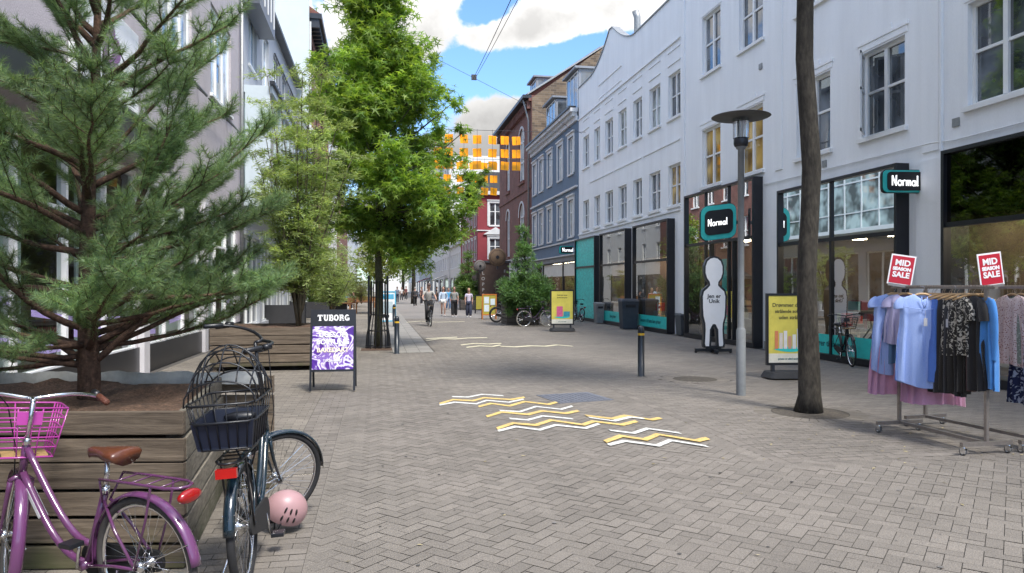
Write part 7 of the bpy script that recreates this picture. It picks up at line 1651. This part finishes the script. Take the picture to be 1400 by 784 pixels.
    rad={0:(.15,.115),1:(.138,.10),2:(.15,.108),13:.066,14:.056,16:.066,17:.056,15:.04,18:.04}
    tr_=[rad[j] for j in [1,0,2]+ai]; tr_=[tuple(q*k for q in t) if isinstance(t,tuple) else t*k for t in tr_]
    skin('shirt',tv,te,tr_,tm,r,1)
    lm=mat('legs_%.2f_%.2f_%.2f'%legs,legs,.85,.12,6,.4,50); ix=[0,5,6,9,10] if short else [0,5,6,7,9,10,11]
    lv,le=sub(ix); lv=[v.copy() for v in lv]; wr=1.5 if wide else 1.0
    if short: lv[2]=lv[1].lerp(lv[2],.45); lv[4]=lv[3].lerp(lv[4],.45)
    rad={0:(.145,.115),5:.098,6:.075*wr if not short else .095,7:.060*wr,9:.098,10:.075*wr if not short else .095,11:.060*wr}
    skin('shorts' if short else 'trousers',lv,le,[tuple(q*k for q in rad[j]) if isinstance(rad[j],tuple) else rad[j]*k for j in ix],lm,r,1)
    for A in (L,Rr):
        s=MB(); q=A[2].lerp(A[3],.55); s.ell(q+V(0,-.01,-.01),.045*k,.12*k,.045*k,10,6); s.obj('shoe',mat('shoe_%.2f'%shoes[0],shoes,.6),r,True)
    return r
# cyclist riding towards us
c=G(589,447); cyc_dir=math.radians(-88)
q=Vector((math.cos(cyc_dir),math.sin(cyc_dir),0)); rb=Vector((c.x,c.y,0))-q*1.08
bicycle('black bicycle being ridden towards us by the man in a grey shirt',rb,cyc_dir,BLACK,BLACK,simple=True,step=False,R=.36,bar_z=1.12,seat_z=.93,stand=False,basket=(0,.36,.2,.18,.02))
person('person with dark cap and light grey shirt riding a black bicycle towards us',(rb.x+q.x*.20,rb.y+q.y*.20,.02),cyc_dir+PI/2,1.80,'ride',top=(.36,.35,.33),legs=(.015,.015,.018),shoes=(.02,.02,.02),cap=(.10,.07,.06),hair=(.08,.05,.03))
def ped(u,v,**k):
    c=G(u,v); lab=k.pop('label'); rz=k.pop('rz',-.1); return person(lab,(c.x,c.y,.0),rz,**k)
ped(606,432.5,label='person in pale blue top and white shorts walking just right of the cyclist',top=(.46,.55,.66),legs=(.66,.66,.64),short=True,hair=(.09,.045,.03),hairlen=.28,h=1.72,sleeves='long')
ped(621,434,label='person in a grey top and wide black trousers between the two lighter dressed walkers',top=(.30,.30,.28),legs=(.012,.012,.014),wide=True,hair=(.10,.06,.035),hairlen=.2,h=1.72,phase=-1)
ped(641,434.5,label='person in a pale lilac T-shirt and dark blue trousers, rightmost walker',top=(.58,.52,.62),legs=(.035,.04,.07),hair=(.45,.30,.16),hairlen=.12,h=1.63,phase=.6,wide=True)
ped(567.5,420,label='person in dark grey clothes walking away on the left, behind the cyclist',top=(.05,.05,.055),legs=(.012,.012,.014),hair=(.30,.28,.26),h=1.68,rz=PI,sleeves='long',phase=-.7)
ped(613,424,label='person in a sky blue coat partly hidden behind the walking group',top=(.08,.34,.60),legs=(.12,.20,.35),h=1.62,sleeves='long',rz=.2)
for i,(u,v,t,l,h_,lab) in enumerate([(543,415,(.45,.5,.62),(.05,.06,.1),1.7,'tiny distant person in a pale blue shirt, leftmost of the far crowd'),(549,412,(.6,.6,.6),(.03,.03,.04),1.65,'tiny distant person in white among the far crowd'),(555,411,(.15,.05,.05),(.02,.02,.02),1.75,'tiny distant person in maroon beside the far tree'),
    (576,417,(.12,.06,.05),(.02,.02,.03),1.7,'distant person in a brown top left of the cyclist, behind the dark dressed one'),(584,409,(.5,.45,.4),(.1,.1,.12),1.7,'tiny distant person in beige seen above the cyclist shoulder'),(597,413,(.03,.03,.04),(.02,.02,.02),1.7,'distant person in black right of the cyclist head'),(630,416,(.35,.08,.08),(.03,.03,.05),1.66,'distant person in red between the grey and lilac dressed walkers')]):
    ped(u,v,label=lab,top=t,legs=l,h=h_,phase=1-.3*i,group='people far down the street',rz=.3*i)
c=G(473,423.5); person('person in a blue shirt seated at the timber cafe table on the left',(c.x,c.y,0),1.8,1.7,'sit',top=(.03,.16,.32),legs=(.02,.02,.03),hair=(.25,.2,.16))
c=G(484,421); person('person in black seated on the cafe terrace beside the person in blue',(c.x,c.y,0),-1.2,1.75,'sit',top=(.012,.012,.014),legs=(.02,.02,.03),hair=(.03,.02,.02),sleeves='long')
